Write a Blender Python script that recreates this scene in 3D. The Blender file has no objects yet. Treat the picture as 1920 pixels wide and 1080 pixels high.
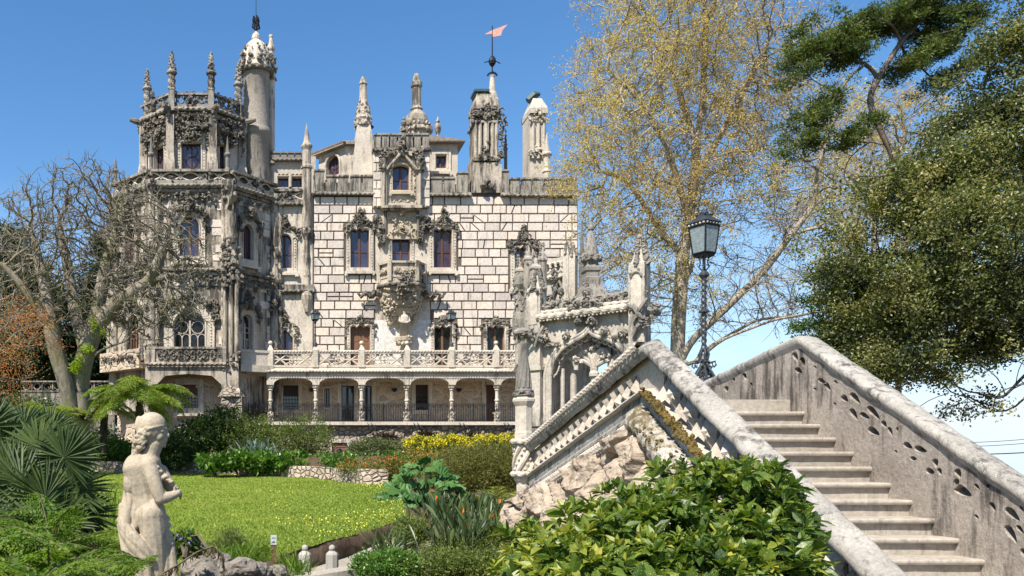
import bpy, math, random
import numpy as np
from mathutils import Vector, Matrix
from mathutils.geometry import tessellate_polygon

# ------------------------------------------------------------ camera, sky, sun, exposure
SC = bpy.context.scene
COL = SC.collection
cam_data = bpy.data.cameras.new("camera")
cam = bpy.data.objects.new("camera", cam_data)
COL.objects.link(cam)
cam.location = (0, 0, 0)
cam.rotation_euler = (math.radians(90), 0, 0)
cam_data.sensor_width = 36.0
cam_data.lens = 30.0
cam_data.shift_x = 440 / 1920
cam_data.shift_y = 320 / 1920
cam_data.clip_start = 0.05
cam_data.clip_end = 20000
SC.camera = cam

SUN_EL, SUN_AZ = 52.0, 38.0      # degrees above the horizon, degrees left of "behind the camera"
world = bpy.data.worlds.new("World")
SC.world = world
world.use_nodes = True
wn = world.node_tree
wn.nodes.clear()
w_out = wn.nodes.new("ShaderNodeOutputWorld")
w_bg = wn.nodes.new("ShaderNodeBackground")
w_sky = wn.nodes.new("ShaderNodeTexSky")
w_sky.sky_type = 'NISHITA'
w_sky.sun_disc = False
w_sky.sun_elevation = math.radians(SUN_EL)
w_sky.sun_rotation = math.radians(180 + SUN_AZ)
w_sky.altitude = 300
w_sky.air_density = 1.0
w_sky.dust_density = 0.35
w_sky.ozone_density = 1.6
w_bg.inputs['Strength'].default_value = 0.10
# thin white cloud low over the horizon
w_tc = wn.nodes.new("ShaderNodeTexCoord")
w_sep = wn.nodes.new("ShaderNodeSeparateXYZ")
w_map = wn.nodes.new("ShaderNodeMapping")
w_map.inputs['Scale'].default_value = (2.0, 2.0, 9.0)
w_noi = wn.nodes.new("ShaderNodeTexNoise")
w_noi.inputs['Scale'].default_value = 2.2
w_noi.inputs['Detail'].default_value = 7
w_noi.inputs['Roughness'].default_value = 0.6
w_el = wn.nodes.new("ShaderNodeMapRange")
w_el.inputs[1].default_value = 0.16
w_el.inputs[2].default_value = 0.02
w_cr = wn.nodes.new("ShaderNodeMapRange")
w_cr.inputs[1].default_value = 0.40
w_cr.inputs[2].default_value = 0.62
w_mul = wn.nodes.new("ShaderNodeMath"); w_mul.operation = 'MULTIPLY'
w_mul2 = wn.nodes.new("ShaderNodeMath"); w_mul2.operation = 'MULTIPLY'; w_mul2.inputs[1].default_value = 0.75
w_mix = wn.nodes.new("ShaderNodeMix"); w_mix.data_type = 'RGBA'
w_mix.inputs[7].default_value = (5.2, 5.4, 5.6, 1)
w_hs = wn.nodes.new("ShaderNodeHueSaturation")
w_hs.inputs['Saturation'].default_value = 1.26
L = wn.links.new
L(w_tc.outputs['Generated'], w_sep.inputs[0]); L(w_tc.outputs['Generated'], w_map.inputs[0])
L(w_map.outputs[0], w_noi.inputs['Vector']); L(w_sep.outputs[2], w_el.inputs[0]); L(w_noi.outputs[0], w_cr.inputs[0])
L(w_el.outputs[0], w_mul.inputs[0]); L(w_cr.outputs[0], w_mul.inputs[1]); L(w_mul.outputs[0], w_mul2.inputs[0])
w_low = wn.nodes.new("ShaderNodeMapRange"); w_low.inputs[1].default_value = 0.30; w_low.inputs[2].default_value = 0.0; w_low.inputs[4].default_value = 0.85
w_lm = wn.nodes.new("ShaderNodeMix"); w_lm.data_type = 'RGBA'; w_lm.inputs[7].default_value = (3.4, 4.6, 6.0, 1)
L(w_sep.outputs[2], w_low.inputs[0]); L(w_low.outputs[0], w_lm.inputs[0])
L(w_sky.outputs[0], w_hs.inputs['Color']); L(w_hs.outputs[0], w_lm.inputs[6]); L(w_lm.outputs[2], w_mix.inputs[6]); L(w_mul2.outputs[0], w_mix.inputs[0])
L(w_mix.outputs[2], w_bg.inputs['Color']); L(w_bg.outputs[0], w_out.inputs[0])

sun_data = bpy.data.lights.new("sun", 'SUN')
sun_data.energy = 4.6
sun_data.angle = math.radians(0.5)
sun_data.color = (1.0, 0.945, 0.86)
sun = bpy.data.objects.new("sun", sun_data)
COL.objects.link(sun)
_e, _a = math.radians(SUN_EL), math.radians(SUN_AZ)
SUN_DIR = Vector((-math.sin(_a) * math.cos(_e), -math.cos(_a) * math.cos(_e), math.sin(_e)))
sun.rotation_euler = SUN_DIR.to_track_quat('Z', 'Y').to_euler()
sun.location = SUN_DIR * 60

SC.view_settings.view_transform = 'Standard'
SC.view_settings.look = 'None'
SC.view_settings.exposure = 0.95
SC.view_settings.gamma = 1.0

# ------------------------------------------------------------ helpers
RNG = np.random.default_rng(11)
random.seed(11)
FPX, VX, HY = 1600.0, 520.0, 860.0
BASE = {}

def W(px, py, Y):
    """point of the place seen at photo pixel (px, py) and standing Y metres away"""
    return np.array(((px - VX) * Y / FPX, Y, (HY - py) * Y / FPX))

class Face:
    """a vertical wall plane from a to b (plan points); local x along it, local y INTO the wall, local z up"""
    def __init__(s, a, b):
        s.a = np.array(a, float); s.b = np.array(b, float)
        d = s.b - s.a; s.len = float(np.hypot(*d)); s.u = d / s.len
        s.v = np.array((-s.u[1], s.u[0]))
    def map(s, P):
        P = np.asarray(P, float)
        o = np.empty_like(P)
        o[:, 0] = s.a[0] + P[:, 0] * s.u[0] + P[:, 1] * s.v[0]
        o[:, 1] = s.a[1] + P[:, 0] * s.u[1] + P[:, 1] * s.v[1]
        o[:, 2] = P[:, 2]
        return o
    def at(s, px, py, d=0.0):
        ax, ay = s.a - d * s.v
        t = ((px - VX) * ay - FPX * ax) / (FPX * s.u[0] - (px - VX) * s.u[1])
        return t, (HY - py) * (ay + t * s.u[1]) / FPX
    def rect(s, x0, x1, y0, y1, d=0.0):
        """pixel rectangle (top y0) -> s0, s1, z0, z1"""
        xm = (x0 + x1) / 2
        return s.at(x0, y0, d)[0], s.at(x1, y0, d)[0], s.at(xm, y1, d)[1], s.at(xm, y0, d)[1]

def frontal(Y): return Face((0, Y), (1, Y))

SPLIT = {'carving', 'masonry', 'gargoyle', 'corner_shaft', 'cornice', 'tracery', 'band', 'rope_moulding', 'string_course', 'attic_wall', 'dormer_wall', 'basement_wall', 'tower_wall', 'parapet', 'battlement', 'balcony', 'buttress'}
class MB:
    """collects shapes and links them as ONE mesh object"""
    def __init__(s): s.V = []; s.F = []; s.n = 0
    def add(s, V, F, face=None, mat=0, tint=0.5):
        V = np.asarray(V, float).reshape(-1, 3)
        if face is not None: V = face.map(V)
        if isinstance(F, np.ndarray):
            groups = [F]
        else:
            by = {}
            for f in F: by.setdefault(len(f), []).append(f)
            groups = [np.array(g, int) for g in by.values()]
        for g in groups:
            t = np.full(len(g), tint, float) if np.isscalar(tint) else np.asarray(tint, float)
            if len(t) != len(g): t = np.resize(t, len(g))
            s.F.append((g + s.n, mat, t))
        s.V.append(V); s.n += len(V)
        return s
    def build(s, name, mats, parent=None, smooth=False, base=None):
        if s.n == 0: return None
        if name in SPLIT and parent is not None and not getattr(s, 'whole', False):
            gs = s.groups(0.30)
            if 1 < len(gs) <= 60:
                out = [g.build(name, mats, parent, smooth, base) for g in gs]
                return out[0]
        if not isinstance(mats, (list, tuple)): mats = [mats]
        V = np.concatenate(s.V)
        if base is None: base = BASE.get(parent.name, (0, 0, 0)) if parent is not None else (0, 0, 0)
        base = np.array(base, float)
        me = bpy.data.meshes.new(name)
        V = V - base
        me.vertices.add(len(V)); me.vertices.foreach_set('co', V.astype(np.float32).ravel())
        loops = np.concatenate([g.ravel() for g, _, _ in s.F]).astype(np.int32)
        tot = np.concatenate([np.full(len(g), g.shape[1]) for g, _, _ in s.F])
        me.loops.add(len(loops)); me.loops.foreach_set('vertex_index', loops)
        me.polygons.add(len(tot))
        me.polygons.foreach_set('loop_start', np.concatenate(([0], np.cumsum(tot)[:-1])).astype(np.int32))
        me.polygons.foreach_set('material_index', np.concatenate([np.full(len(g), m) for g, m, _ in s.F]).astype(np.int32))
        me.polygons.foreach_set('use_smooth', np.full(len(tot), bool(smooth)))
        at = me.attributes.new('tint', 'FLOAT', 'FACE')
        at.data.foreach_set('value', np.concatenate([t for _, _, t in s.F]).astype(np.float32))
        me.update(calc_edges=True)
        me.validate()
        for m in mats: me.materials.append(m)
        o = bpy.data.objects.new(name, me)
        COL.objects.link(o)
        if parent is not None:
            o.parent = parent
        else:
            o.location = base
        BASE[o.name] = tuple(base)
        return o
    def groups(s, gap):
        """separate pieces: shapes whose bounds lie further than gap apart"""
        offs = np.cumsum([0] + [len(v) for v in s.V]); n = len(s.V)
        lo = np.array([v.min(0) for v in s.V]) - gap / 2; hi = np.array([v.max(0) for v in s.V]) + gap / 2
        lab = -np.ones(n, int); k = 0
        for i in range(n):
            if lab[i] >= 0: continue
            st = [i]; lab[i] = k
            while st:
                j = st.pop()
                hit = np.where((lab < 0) & np.all(lo <= hi[j], 1) & np.all(hi >= lo[j], 1))[0]
                lab[hit] = k; st += list(hit)
            k += 1
        if k == 1: return [s]
        vl = np.repeat(lab, np.diff(offs)); out = []
        for g in range(k):
            m = MB(); m.whole = True; sel = vl == g; mp = np.cumsum(sel) - 1
            m.V = [np.concatenate(s.V)[sel]]; m.n = int(sel.sum())
            for f, mt, t in s.F:
                q = sel[f[:, 0]]
                if q.any(): m.F.append((mp[f[q]], mt, t[q]))
            out.append(m)
        return out
    # ---- shapes
    def box(s, x0, x1, y0, y1, z0, z1, face=None, mat=0, tint=0.5):
        V = [(x, y, z) for z in (z0, z1) for y in (y0, y1) for x in (x0, x1)]
        F = [(0, 2, 3, 1), (4, 5, 7, 6), (0, 1, 5, 4), (2, 6, 7, 3), (0, 4, 6, 2), (1, 3, 7, 5)]
        return s.add(V, F, face, mat, tint)
    def cbox(s, x0, x1, y0, y1, z0, z1, c, face=None, mat=0, tint=0.5):
        """box whose outer (low y) face is chamfered by c"""
        V = [(x0, y1, z0), (x1, y1, z0), (x1, y1, z1), (x0, y1, z1),
             (x0, y0 + c, z0), (x1, y0 + c, z0), (x1, y0 + c, z1), (x0, y0 + c, z1),
             (x0 + c, y0, z0 + c), (x1 - c, y0, z0 + c), (x1 - c, y0, z1 - c), (x0 + c, y0, z1 - c)]
        F = [(8, 9, 10, 11)]
        for i in range(4):
            j = (i + 1) % 4
            F.append((4 + i, 4 + j, 8 + j, 8 + i)); F.append((i, j, 4 + j, 4 + i))
        return s.add(V, F, face, mat, tint)
    def prism(s, outer, holes, y0, y1, face=None, mat=0, tint=0.5, back=True):
        """outline with holes in the (x, z) plane, from y0 (outer) to y1 (inner)"""
        loops = [outer] + list(holes)
        vl = [[Vector((a, b, 0)) for a, b in l] for l in loops]
        tris = tessellate_polygon(vl)
        pts = [p for l in loops for p in l]
        n = len(pts)
        V = [(a, y0, b) for a, b in pts] + [(a, y1, b) for a, b in pts]
        F = []
        for t in tris:
            F.append(tuple(t))
            if back: F.append(tuple(n + k for k in reversed(t)))
        o = 0
        for l in loops:
            m = len(l)
            for i in range(m):
                j = (i + 1) % m
                F.append((o + i, o + j, n + o + j, n + o + i))
            o += m
        return s.add(V, F, face, mat, tint)
    def tube(s, path, rad, n=6, face=None, mat=0, tint=0.5, cap=True):
        P = np.asarray(path, float)
        m = len(P)
        r = np.full(m, rad, float) if np.isscalar(rad) else np.asarray(rad, float)
        T = np.gradient(P, axis=0); T /= (np.linalg.norm(T, axis=1, keepdims=True) + 1e-9)
        ref = np.array((0, 0, 1.0)) if abs(T[:, 2]).mean() < 0.8 else np.array((0, 1.0, 0.1))
        A = np.cross(T, ref); A /= (np.linalg.norm(A, axis=1, keepdims=True) + 1e-9)
        B = np.cross(T, A)
        th = np.arange(n) * 2 * math.pi / n
        V = P[:, None, :] + r[:, None, None] * (A[:, None, :] * np.cos(th)[None, :, None] + B[:, None, :] * np.sin(th)[None, :, None])
        V = V.reshape(-1, 3)
        i = np.arange(m - 1)[:, None] * n; j = np.arange(n)[None, :]; k = (j + 1) % n
        F = np.stack([i + j, i + k, i + n + k, i + n + j], -1).reshape(-1, 4)
        s.add(V, F, face, mat, tint)
        if cap:
            s.F.append((np.array([list(range(n))]) + s.n - len(V), mat, np.array([tint if np.isscalar(tint) else 0.5])))
            s.F.append((np.array([list(range(n))]) + s.n - n, mat, np.array([tint if np.isscalar(tint) else 0.5])))
        return s
    def rope(s, path, r, pitch=0.3, lobes=2, n=10, face=None, mat=0, depth=0.28, step=None):
        """twisted rope moulding along a path"""
        P = np.asarray(path, float)
        seg = np.linalg.norm(np.diff(P, axis=0), axis=1); cum = np.concatenate(([0], np.cumsum(seg)))
        step = step or pitch / 6
        m = max(3, int(cum[-1] / step))
        t = np.linspace(0, cum[-1], m)
        Q = np.stack([np.interp(t, cum, P[:, k]) for k in range(3)], 1)
        T = np.gradient(Q, axis=0); T /= (np.linalg.norm(T, axis=1, keepdims=True) + 1e-9)
        ref = np.array((0, 0, 1.0)) if abs(T[:, 2]).mean() < 0.8 else np.array((0, 1.0, 0.1))
        A = np.cross(T, ref); A /= (np.linalg.norm(A, axis=1, keepdims=True) + 1e-9)
        B = np.cross(T, A)
        th = np.arange(n) * 2 * math.pi / n
        rr = r * (1 - depth + depth * np.abs(np.cos(lobes / 2 * th[None, :] + math.pi * t[:, None] / pitch)) * 1.6)
        V = Q[:, None, :] + rr[:, :, None] * (A[:, None, :] * np.cos(th)[None, :, None] + B[:, None, :] * np.sin(th)[None, :, None])
        i = np.arange(m - 1)[:, None] * n; j = np.arange(n)[None, :]; k = (j + 1) % n
        F = np.stack([i + j, i + k, i + n + k, i + n + j], -1).reshape(-1, 4)
        return s.add(V.reshape(-1, 3), F, face, mat)
    def lathe(s, c, prof, n=12, face=None, mat=0, tint=0.5, rot=0.0, sx=1.0, sy=1.0):
        """profile [(r, z)...] turned about the vertical through c (x, y)"""
        th = np.arange(n) * 2 * math.pi / n + rot
        m = len(prof)
        V = np.array([(c[0] + r * math.cos(a) * sx, c[1] + r * math.sin(a) * sy, z) for r, z in prof for a in th])
        i = np.arange(m - 1)[:, None] * n; j = np.arange(n)[None, :]; k = (j + 1) % n
        F = np.stack([i + j, i + k, i + n + k, i + n + j], -1).reshape(-1, 4)
        s.add(V, F, face, mat, tint)
        if prof[-1][0] > 0.01: s.F.append((np.array([list(range(n))]) + s.n - n, mat, np.array([0.5])))
        return s
    def blob(s, c, r, face=None, mat=0, sub=1, jit=0.28, sc=None, tint=0.5, rng=None):
        rg = rng or RNG
        V0, F0 = ICO[sub]
        d = 1 + jit * rg.standard_normal(len(V0)) * 0.8
        S = (0.7 + 0.6 * rg.random(3)) if sc is None else np.asarray(sc, float)
        return s.add(np.asarray(c, float) + V0 * (r * d)[:, None] * S, F0, face, mat, tint)

def _ico(sub):
    import bmesh
    bm = bmesh.new(); bmesh.ops.create_icosphere(bm, subdivisions=sub, radius=1)
    bm.verts.ensure_lookup_table()
    V = np.array([v.co[:] for v in bm.verts]); F = np.array([[v.index for v in f.verts] for f in bm.faces]); bm.free()
    return V, F
ICO = {0: _ico(1), 1: _ico(2), 2: _ico(3), 3: _ico(4)}

def thing(name, label, cat, loc=(0, 0, 0), group=None):
    o = bpy.data.objects.new(name, None); COL.objects.link(o)
    o.empty_display_size = 0.3
    o.location = loc; o['label'] = label; o['category'] = cat
    if group: o['group'] = group
    BASE[o.name] = tuple(loc)
    return o
def tag(o, label, cat, group=None):
    o['label'] = label; o['category'] = cat
    if group: o['group'] = group
    return o
def struct(o): o['kind'] = 'structure'; return o
def stuff(o): o['kind'] = 'stuff'; return o
def copy_tree(o, loc, label=None):
    c = o.copy(); COL.objects.link(c); c.location = loc
    if label: c['label'] = label
    for ch in o.children:
        d = ch.copy(); COL.objects.link(d); d.parent = c
        for g in ch.children:
            e = g.copy(); COL.objects.link(e); e.parent = d
    return c

def arc(cx, cz, rx, rz, a0, a1, n=10):
    return [(cx + rx * math.cos(math.radians(a0 + (a1 - a0) * i / n)), cz + rz * math.sin(math.radians(a0 + (a1 - a0) * i / n))) for i in range(n + 1)]

def opening(s0, s1, z0, z1, top='flat', grow=0.0, n=10):
    """outline of a window opening, grown outwards by grow"""
    g = grow
    s0 -= g; s1 += g; z0 -= g; z1 += g
    w = (s1 - s0); c = (s0 + s1) / 2
    if top == 'flat': return [(s0, z0), (s1, z0), (s1, z1), (s0, z1)]
    if top == 'round': h = w / 2; pts = arc(c, z1 - h, w / 2, h, 0, 180, 14)
    elif top == 'low': h = w * 0.22; pts = arc(c, z1 - h, w / 2, h, 0, 180, 12)
    elif top == 'wavy':
        pts = []
        for i in range(19):
            t = i / 18.0
            pts.append((s1 - w * t, z1 - 0.10 * w + 0.10 * w * abs(math.sin(t * math.pi * 3)) * (1.3 if 0.33 < t < 0.67 else 0.8)))
    elif top == 'ogee':
        h = w * 0.62; pts = []
        for i in range(13):
            t = i / 12.0
            x = s1 - w / 2 * t
            pts.append((x, z1 - h + h * (0.62 * math.sin(min(1, t * 1.15) * math.pi / 2) + 0.38 * t ** 3.5)))
        pts += [(2 * c - x, z) for x, z in reversed(pts[:-1])]
    return [(s0, z0), (s1, z0)] + [(x, z) for x, z in pts]

def carve(mb, F, path, w, n, r0=0.05, r1=0.13, d=0.12, mat=0, rng=None, sub=0):
    """carved leafwork scattered along a polyline of (s, z) on a wall"""
    rg = rng or RNG
    P = np.asarray(path, float)
    seg = np.linalg.norm(np.diff(P, axis=0), axis=1); cum = np.concatenate(([0], np.cumsum(seg)))
    for i in range(n):
        t = cum[-1] * (i + rg.random()) / n
        x = np.interp(t, cum, P[:, 0]); z = np.interp(t, cum, P[:, 1])
        r = r0 + (r1 - r0) * rg.random() ** 1.6
        cx, cy, cz = x + rg.normal() * w * 0.5, -d * rg.random(), z + rg.normal() * w * 0.5
        if rg.random() < 0.45:          # curled leaf
            a = rg.random() * 6.28; q = r * 1.5; k = 1 if rg.random() < 0.5 else -1
            tt = np.linspace(0, 1, 6)
            mb.tube([(cx + q * (1 - 0.75 * t) * math.cos(a + k * t * 4.2), cy - r * 0.8 * t, cz + q * (1 - 0.75 * t) * math.sin(a + k * t * 4.2)) for t in tt], r * np.array((0.30, 0.42, 0.45, 0.42, 0.36, 0.30)), 5, F, mat)
        else:
            mb.blob((cx, cy, cz), r * 0.82, F, mat, sub=sub, rng=rg)
    return mb
# ------------------------------------------------------------ materials
class NT:
    def __init__(s, name):
        s.m = bpy.data.materials.new(name); s.m.use_nodes = True
        s.t = s.m.node_tree; s.t.nodes.clear()
        s.out = s.t.nodes.new('ShaderNodeOutputMaterial')
    def n(s, typ, **kw):
        nd = s.t.nodes.new('ShaderNode' + typ)
        for k, v in kw.items():
            if k.startswith('i_'):
                key = k[2:]
                nd.inputs[int(key) if key.isdigit() else key.replace('_', ' ')].default_value = v
            else: setattr(nd, k, v)
        return nd
    def l(s, a, b): s.t.links.new(a, b)
    def pos(s): return s.n('NewGeometry').outputs['Position']
    def noise(s, vec, scale, detail=6, rough=0.6, stretch=None):
        if stretch:
            mp = s.n('Mapping'); mp.inputs['Scale'].default_value = stretch
            s.l(vec, mp.inputs[0]); vec = mp.outputs[0]
        nd = s.n('TexNoise'); nd.inputs['Scale'].default_value = scale
        nd.inputs['Detail'].default_value = detail; nd.inputs['Roughness'].default_value = rough
        s.l(vec, nd.inputs['Vector']); return nd.outputs[0]
    def ramp(s, fac, stops):
        nd = s.n('ValToRGB'); el = nd.color_ramp.elements
        while len(el) < len(stops): el.new(0.5)
        for e, (p, c) in zip(el, stops):
            e.position = p; e.color = (c[0], c[1], c[2], 1) if not np.isscalar(c) else (c, c, c, 1)
        s.l(fac, nd.inputs[0]); return nd.outputs[0]
    def mix(s, fac, a, b, mode='MIX'):
        nd = s.n('Mix'); nd.data_type = 'RGBA'; nd.blend_type = mode
        for v, k in ((fac, 0), (a, 6), (b, 7)):
            if isinstance(v, (int, float)): nd.inputs[k].default_value = v
            elif isinstance(v, tuple): nd.inputs[k].default_value = (v[0], v[1], v[2], 1)
            else: s.l(v, nd.inputs[k])
        return nd.outputs[2]
    def math(s, op, a, b=0.0):
        nd = s.n('Math'); nd.operation = op
        for v, k in ((a, 0), (b, 1)):
            if isinstance(v, (int, float)): nd.inputs[k].default_value = v
            else: s.l(v, nd.inputs[k])
        return nd.outputs[0]
    def rng(s, v, a, b, c=0.0, d=1.0):
        nd = s.n('MapRange'); s.l(v, nd.inputs[0])
        for k, x in zip((1, 2, 3, 4), (a, b, c, d)): nd.inputs[k].default_value = x
        return nd.outputs[0]
    def bump(s, h, strength=0.4, dist=0.02, nrm=None):
        nd = s.n('Bump'); nd.inputs['Strength'].default_value = strength; nd.inputs['Distance'].default_value = dist
        s.l(h, nd.inputs['Height'])
        if nrm is not None: s.l(nrm, nd.inputs['Normal'])
        return nd.outputs[0]
    def tint(s): return s.n('Attribute', attribute_name='tint').outputs['Fac']
    def bsdf(s, col, rough=0.8, nrm=None, spec=0.3, metal=0.0, link=True):
        b = s.n('BsdfPrincipled')
        for v, k in ((col, 'Base Color'), (rough, 'Roughness')):
            if isinstance(v, tuple): b.inputs[k].default_value = (v[0], v[1], v[2], 1)
            elif isinstance(v, (int, float)): b.inputs[k].default_value = v
            else: s.l(v, b.inputs[k])
        b.inputs['Specular IOR Level'].default_value = spec
        b.inputs['Metallic'].default_value = metal
        if nrm is not None: s.l(nrm, b.inputs['Normal'])
        if link: s.l(b.outputs[0], s.out.inputs[0])
        return b

def stone(name, light, mid, dark, stain=0.5, k=1.0, bump=0.5, lich=0.0, lich_c=(0.3, 0.26, 0.12), cracks=0.0):
    """weathered limestone: mottled tone, black vertical runs, lichen specks, pitted surface"""
    t = NT(name); p = t.pos()
    big = t.noise(p, 0.55 * k, 7, 0.62)
    c = t.ramp(big, [(0.30, mid), (0.62, light)])
    fine = t.noise(p, 9 * k, 6, 0.7)
    c = t.mix(1.0, c, t.ramp(fine, [(0.25, 0.62), (0.75, 1.16)]), 'MULTIPLY')
    tv = t.ramp(t.tint(), [(0.0, (0.74, 0.74, 0.76)), (0.5, (1, 1, 1)), (1.0, (1.14, 1.08, 1.0))])
    c = t.mix(1.0, c, tv, 'MULTIPLY')
    run = t.noise(p, 1.3 * k, 6, 0.68, stretch=(2.6, 2.6, 0.38))
    patch = t.noise(p, 0.33 * k, 5, 0.6)
    st = t.math('ADD', t.math('MULTIPLY', run, 0.62), t.math('MULTIPLY', patch, 0.38))
    st = t.rng(st, 0.665 - 0.26 * stain, 0.765 - 0.26 * stain, 0, 0.92)
    c = t.mix(st, c, dark)
    if lich > 0:
        sp = t.noise(p, 26 * k, 5, 0.75)
        sp2 = t.noise(p, 1.7 * k, 4, 0.6)
        s = t.math('MULTIPLY', t.rng(sp, 0.52, 0.60), t.rng(sp2, 0.50, 0.62))
        c = t.mix(t.math('MULTIPLY', s, lich), c, lich_c)
    h = t.math('ADD', t.math('MULTIPLY', t.noise(p, 5 * k, 8, 0.72), 1.0), t.math('MULTIPLY', t.noise(p, 34 * k, 5, 0.7), 0.25))
    t.bsdf(c, 0.9, t.bump(h, bump, 0.06 / k), 0.2)
    return t.m

def rubble(name, cols, joint, scale=1.4, bump=0.8, stretch=(1, 1, 1.35)):
    """random rubble masonry"""
    t = NT(name); p0 = t.pos()
    wob = t.n('TexNoise'); wob.inputs['Scale'].default_value = 1.7; t.l(p0, wob.inputs['Vector'])
    pv = t.mix(0.16, p0, wob.outputs['Color'], 'ADD')
    mp = t.n('Mapping'); mp.inputs['Scale'].default_value = stretch; t.l(pv, mp.inputs[0])
    v1 = t.n('TexVoronoi', feature='DISTANCE_TO_EDGE'); v1.inputs['Scale'].default_value = scale; t.l(mp.outputs[0], v1.inputs['Vector'])
    v2 = t.n('TexVoronoi'); v2.inputs['Scale'].default_value = scale; t.l(mp.outputs[0], v2.inputs['Vector'])
    sep = t.n('SeparateColor'); t.l(v2.outputs['Color'], sep.inputs[0])
    c = t.ramp(sep.outputs[0], [(0.0, cols[0]), (0.5, cols[1]), (1.0, cols[2])])
    c = t.mix(1.0, c, t.ramp(t.noise(p0, 7, 6, 0.7), [(0.25, 0.6), (0.75, 1.2)]), 'MULTIPLY')
    e = t.rng(v1.outputs['Distance'], 0.02, 0.07)
    c = t.mix(e, joint, c)
    h = t.math('ADD', t.math('MULTIPLY', t.rng(v1.outputs['Distance'], 0.0, 0.16), 1.0), t.math('MULTIPLY', t.noise(p0, 9, 6, 0.7), 0.4))
    t.bsdf(c, 0.92, t.bump(h, bump, 0.10), 0.15)
    return t.m

def leaf(name, cols, transl=0.35, rough=0.5, spec=0.35, spots=None, tcol=None):
    """foliage: tone per leaf, light passing through"""
    t = NT(name)
    k = len(cols) - 1
    c = t.ramp(t.tint(), [(i / k, cc) for i, cc in enumerate(cols)])
    if spots:
        v = t.n('TexVoronoi'); v.inputs['Scale'].default_value = spots[0]; t.l(t.pos(), v.inputs['Vector'])
        n2 = t.noise(t.pos(), spots[0] * 0.12, 3, 0.6)
        f = t.math('MULTIPLY', t.rng(v.outputs['Distance'], 0.34, 0.22), t.rng(n2, 0.38, 0.6))
        c = t.mix(t.math('MULTIPLY', f, 0.8), c, spots[1])
    b = t.bsdf(c, rough, None, spec, link=False)
    tr = t.n('BsdfTranslucent')
    cc = t.mix(1.0, c, tcol or (1.5, 1.6, 0.6), 'MULTIPLY')
    t.l(cc, tr.inputs[0])
    mx = t.n('MixShader'); mx.inputs[0].default_value = transl
    t.l(b.outputs[0], mx.inputs[1]); t.l(tr.outputs[0], mx.inputs[2]); t.l(mx.outputs[0], t.out.inputs[0])
    return t.m

def plain(name, col, rough=0.6, spec=0.4, metal=0.0, var=0.25, k=6.0, bump=0.15):
    t = NT(name); p = t.pos()
    c = t.mix(1.0, col, t.ramp(t.noise(p, k, 6, 0.65), [(0.25, 1 - var), (0.75, 1 + var)]), 'MULTIPLY')
    t.bsdf(c, rough, t.bump(t.noise(p, k * 4, 5, 0.6), bump, 0.02), spec, metal)
    return t.m

def bark(name, a, b, k=1.0, stretch=(3, 3, 0.7), moss=None):
    t = NT(name); p = t.pos()
    n1 = t.noise(p, 2.6 * k, 8, 0.7, stretch=stretch)
    c = t.ramp(n1, [(0.32, a), (0.66, b)])
    if moss: c = t.mix(t.math('MULTIPLY', t.rng(t.noise(p, 1.1 * k, 5, 0.6), 0.5, 0.62), 0.7), c, moss)
    t.bsdf(c, 0.9, t.bump(n1, 0.8, 0.05 / k), 0.2)
    return t.m

M = {}
M['block'] = stone('pale_ashlar', (0.70, 0.61, 0.52), (0.60, 0.525, 0.45), (0.25, 0.228, 0.205), 0.44, 1.0, 0.3)
M['joint'] = stone('dark_joint', (0.145, 0.115, 0.09), (0.10, 0.08, 0.062), (0.05, 0.042, 0.035), 0.3, 1.0, 0.3)
M['pale'] = stone('pale_stone', (0.620, 0.545, 0.442), (0.450, 0.391, 0.313), (0.110, 0.097, 0.085), 0.50, 1.0, 0.45)
M['trim'] = stone('weathered_trim', (0.360, 0.318, 0.258), (0.200, 0.179, 0.147), (0.040, 0.036, 0.031), 0.70, 1.2, 0.6)
M['tower'] = stone('tower_stone', (0.520, 0.444, 0.350), (0.320, 0.275, 0.216), (0.050, 0.044, 0.038), 0.74, 1.0, 0.6)
M['carv'] = stone('blackened_carving', (0.250, 0.220, 0.175), (0.115, 0.101, 0.083), (0.025, 0.022, 0.019), 0.62, 2.0, 0.8)
M['carvl'] = stone('cream_carving', (0.560, 0.473, 0.354), (0.400, 0.333, 0.244), (0.120, 0.106, 0.092), 0.38, 2.0, 0.7)
M['dark'] = stone('black_crust_stone', (0.250, 0.227, 0.193), (0.140, 0.127, 0.110), (0.045, 0.041, 0.037), 0.5, 1.2, 0.5)
M['white'] = stone('whitened_stone', (0.560, 0.492, 0.400), (0.420, 0.367, 0.294), (0.130, 0.116, 0.097), 0.50, 1.0, 0.4)
M['turret'] = stone('grey_turret_stone', (0.330, 0.289, 0.239), (0.240, 0.212, 0.175), (0.060, 0.054, 0.046), 0.56, 0.8, 0.4)
M['plaster'] = stone('smooth_plaster', (0.66, 0.63, 0.575), (0.58, 0.55, 0.50), (0.36, 0.33, 0.30), 0.18, 0.7, 0.1)
M['rub_warm'] = rubble('warm_rubble', [(0.43, 0.31, 0.205), (0.52, 0.40, 0.28), (0.38, 0.31, 0.235)], (0.50, 0.43, 0.33), 1.7, 0.6)
M['rub_grey'] = rubble('grey_rubble', [(0.27, 0.225, 0.18), (0.38, 0.32, 0.255), (0.31, 0.24, 0.185)], (0.16, 0.13, 0.10), 2.6, 1.0)
M['rub_pink'] = rubble('pinkish_rubble', [(0.46, 0.36, 0.28), (0.52, 0.43, 0.34), (0.38, 0.30, 0.23)], (0.29, 0.225, 0.165), 3.6, 1.0)
M['iron'] = plain('black_iron', (0.022, 0.022, 0.024), 0.5, 0.5, 0.6)
M['copper'] = plain('dark_green_copper', (0.035, 0.07, 0.062), 0.6)
M['wood'] = plain('red_brown_wood', (0.10, 0.042, 0.024), 0.55, 0.35, 0, 0.35, 8)
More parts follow.
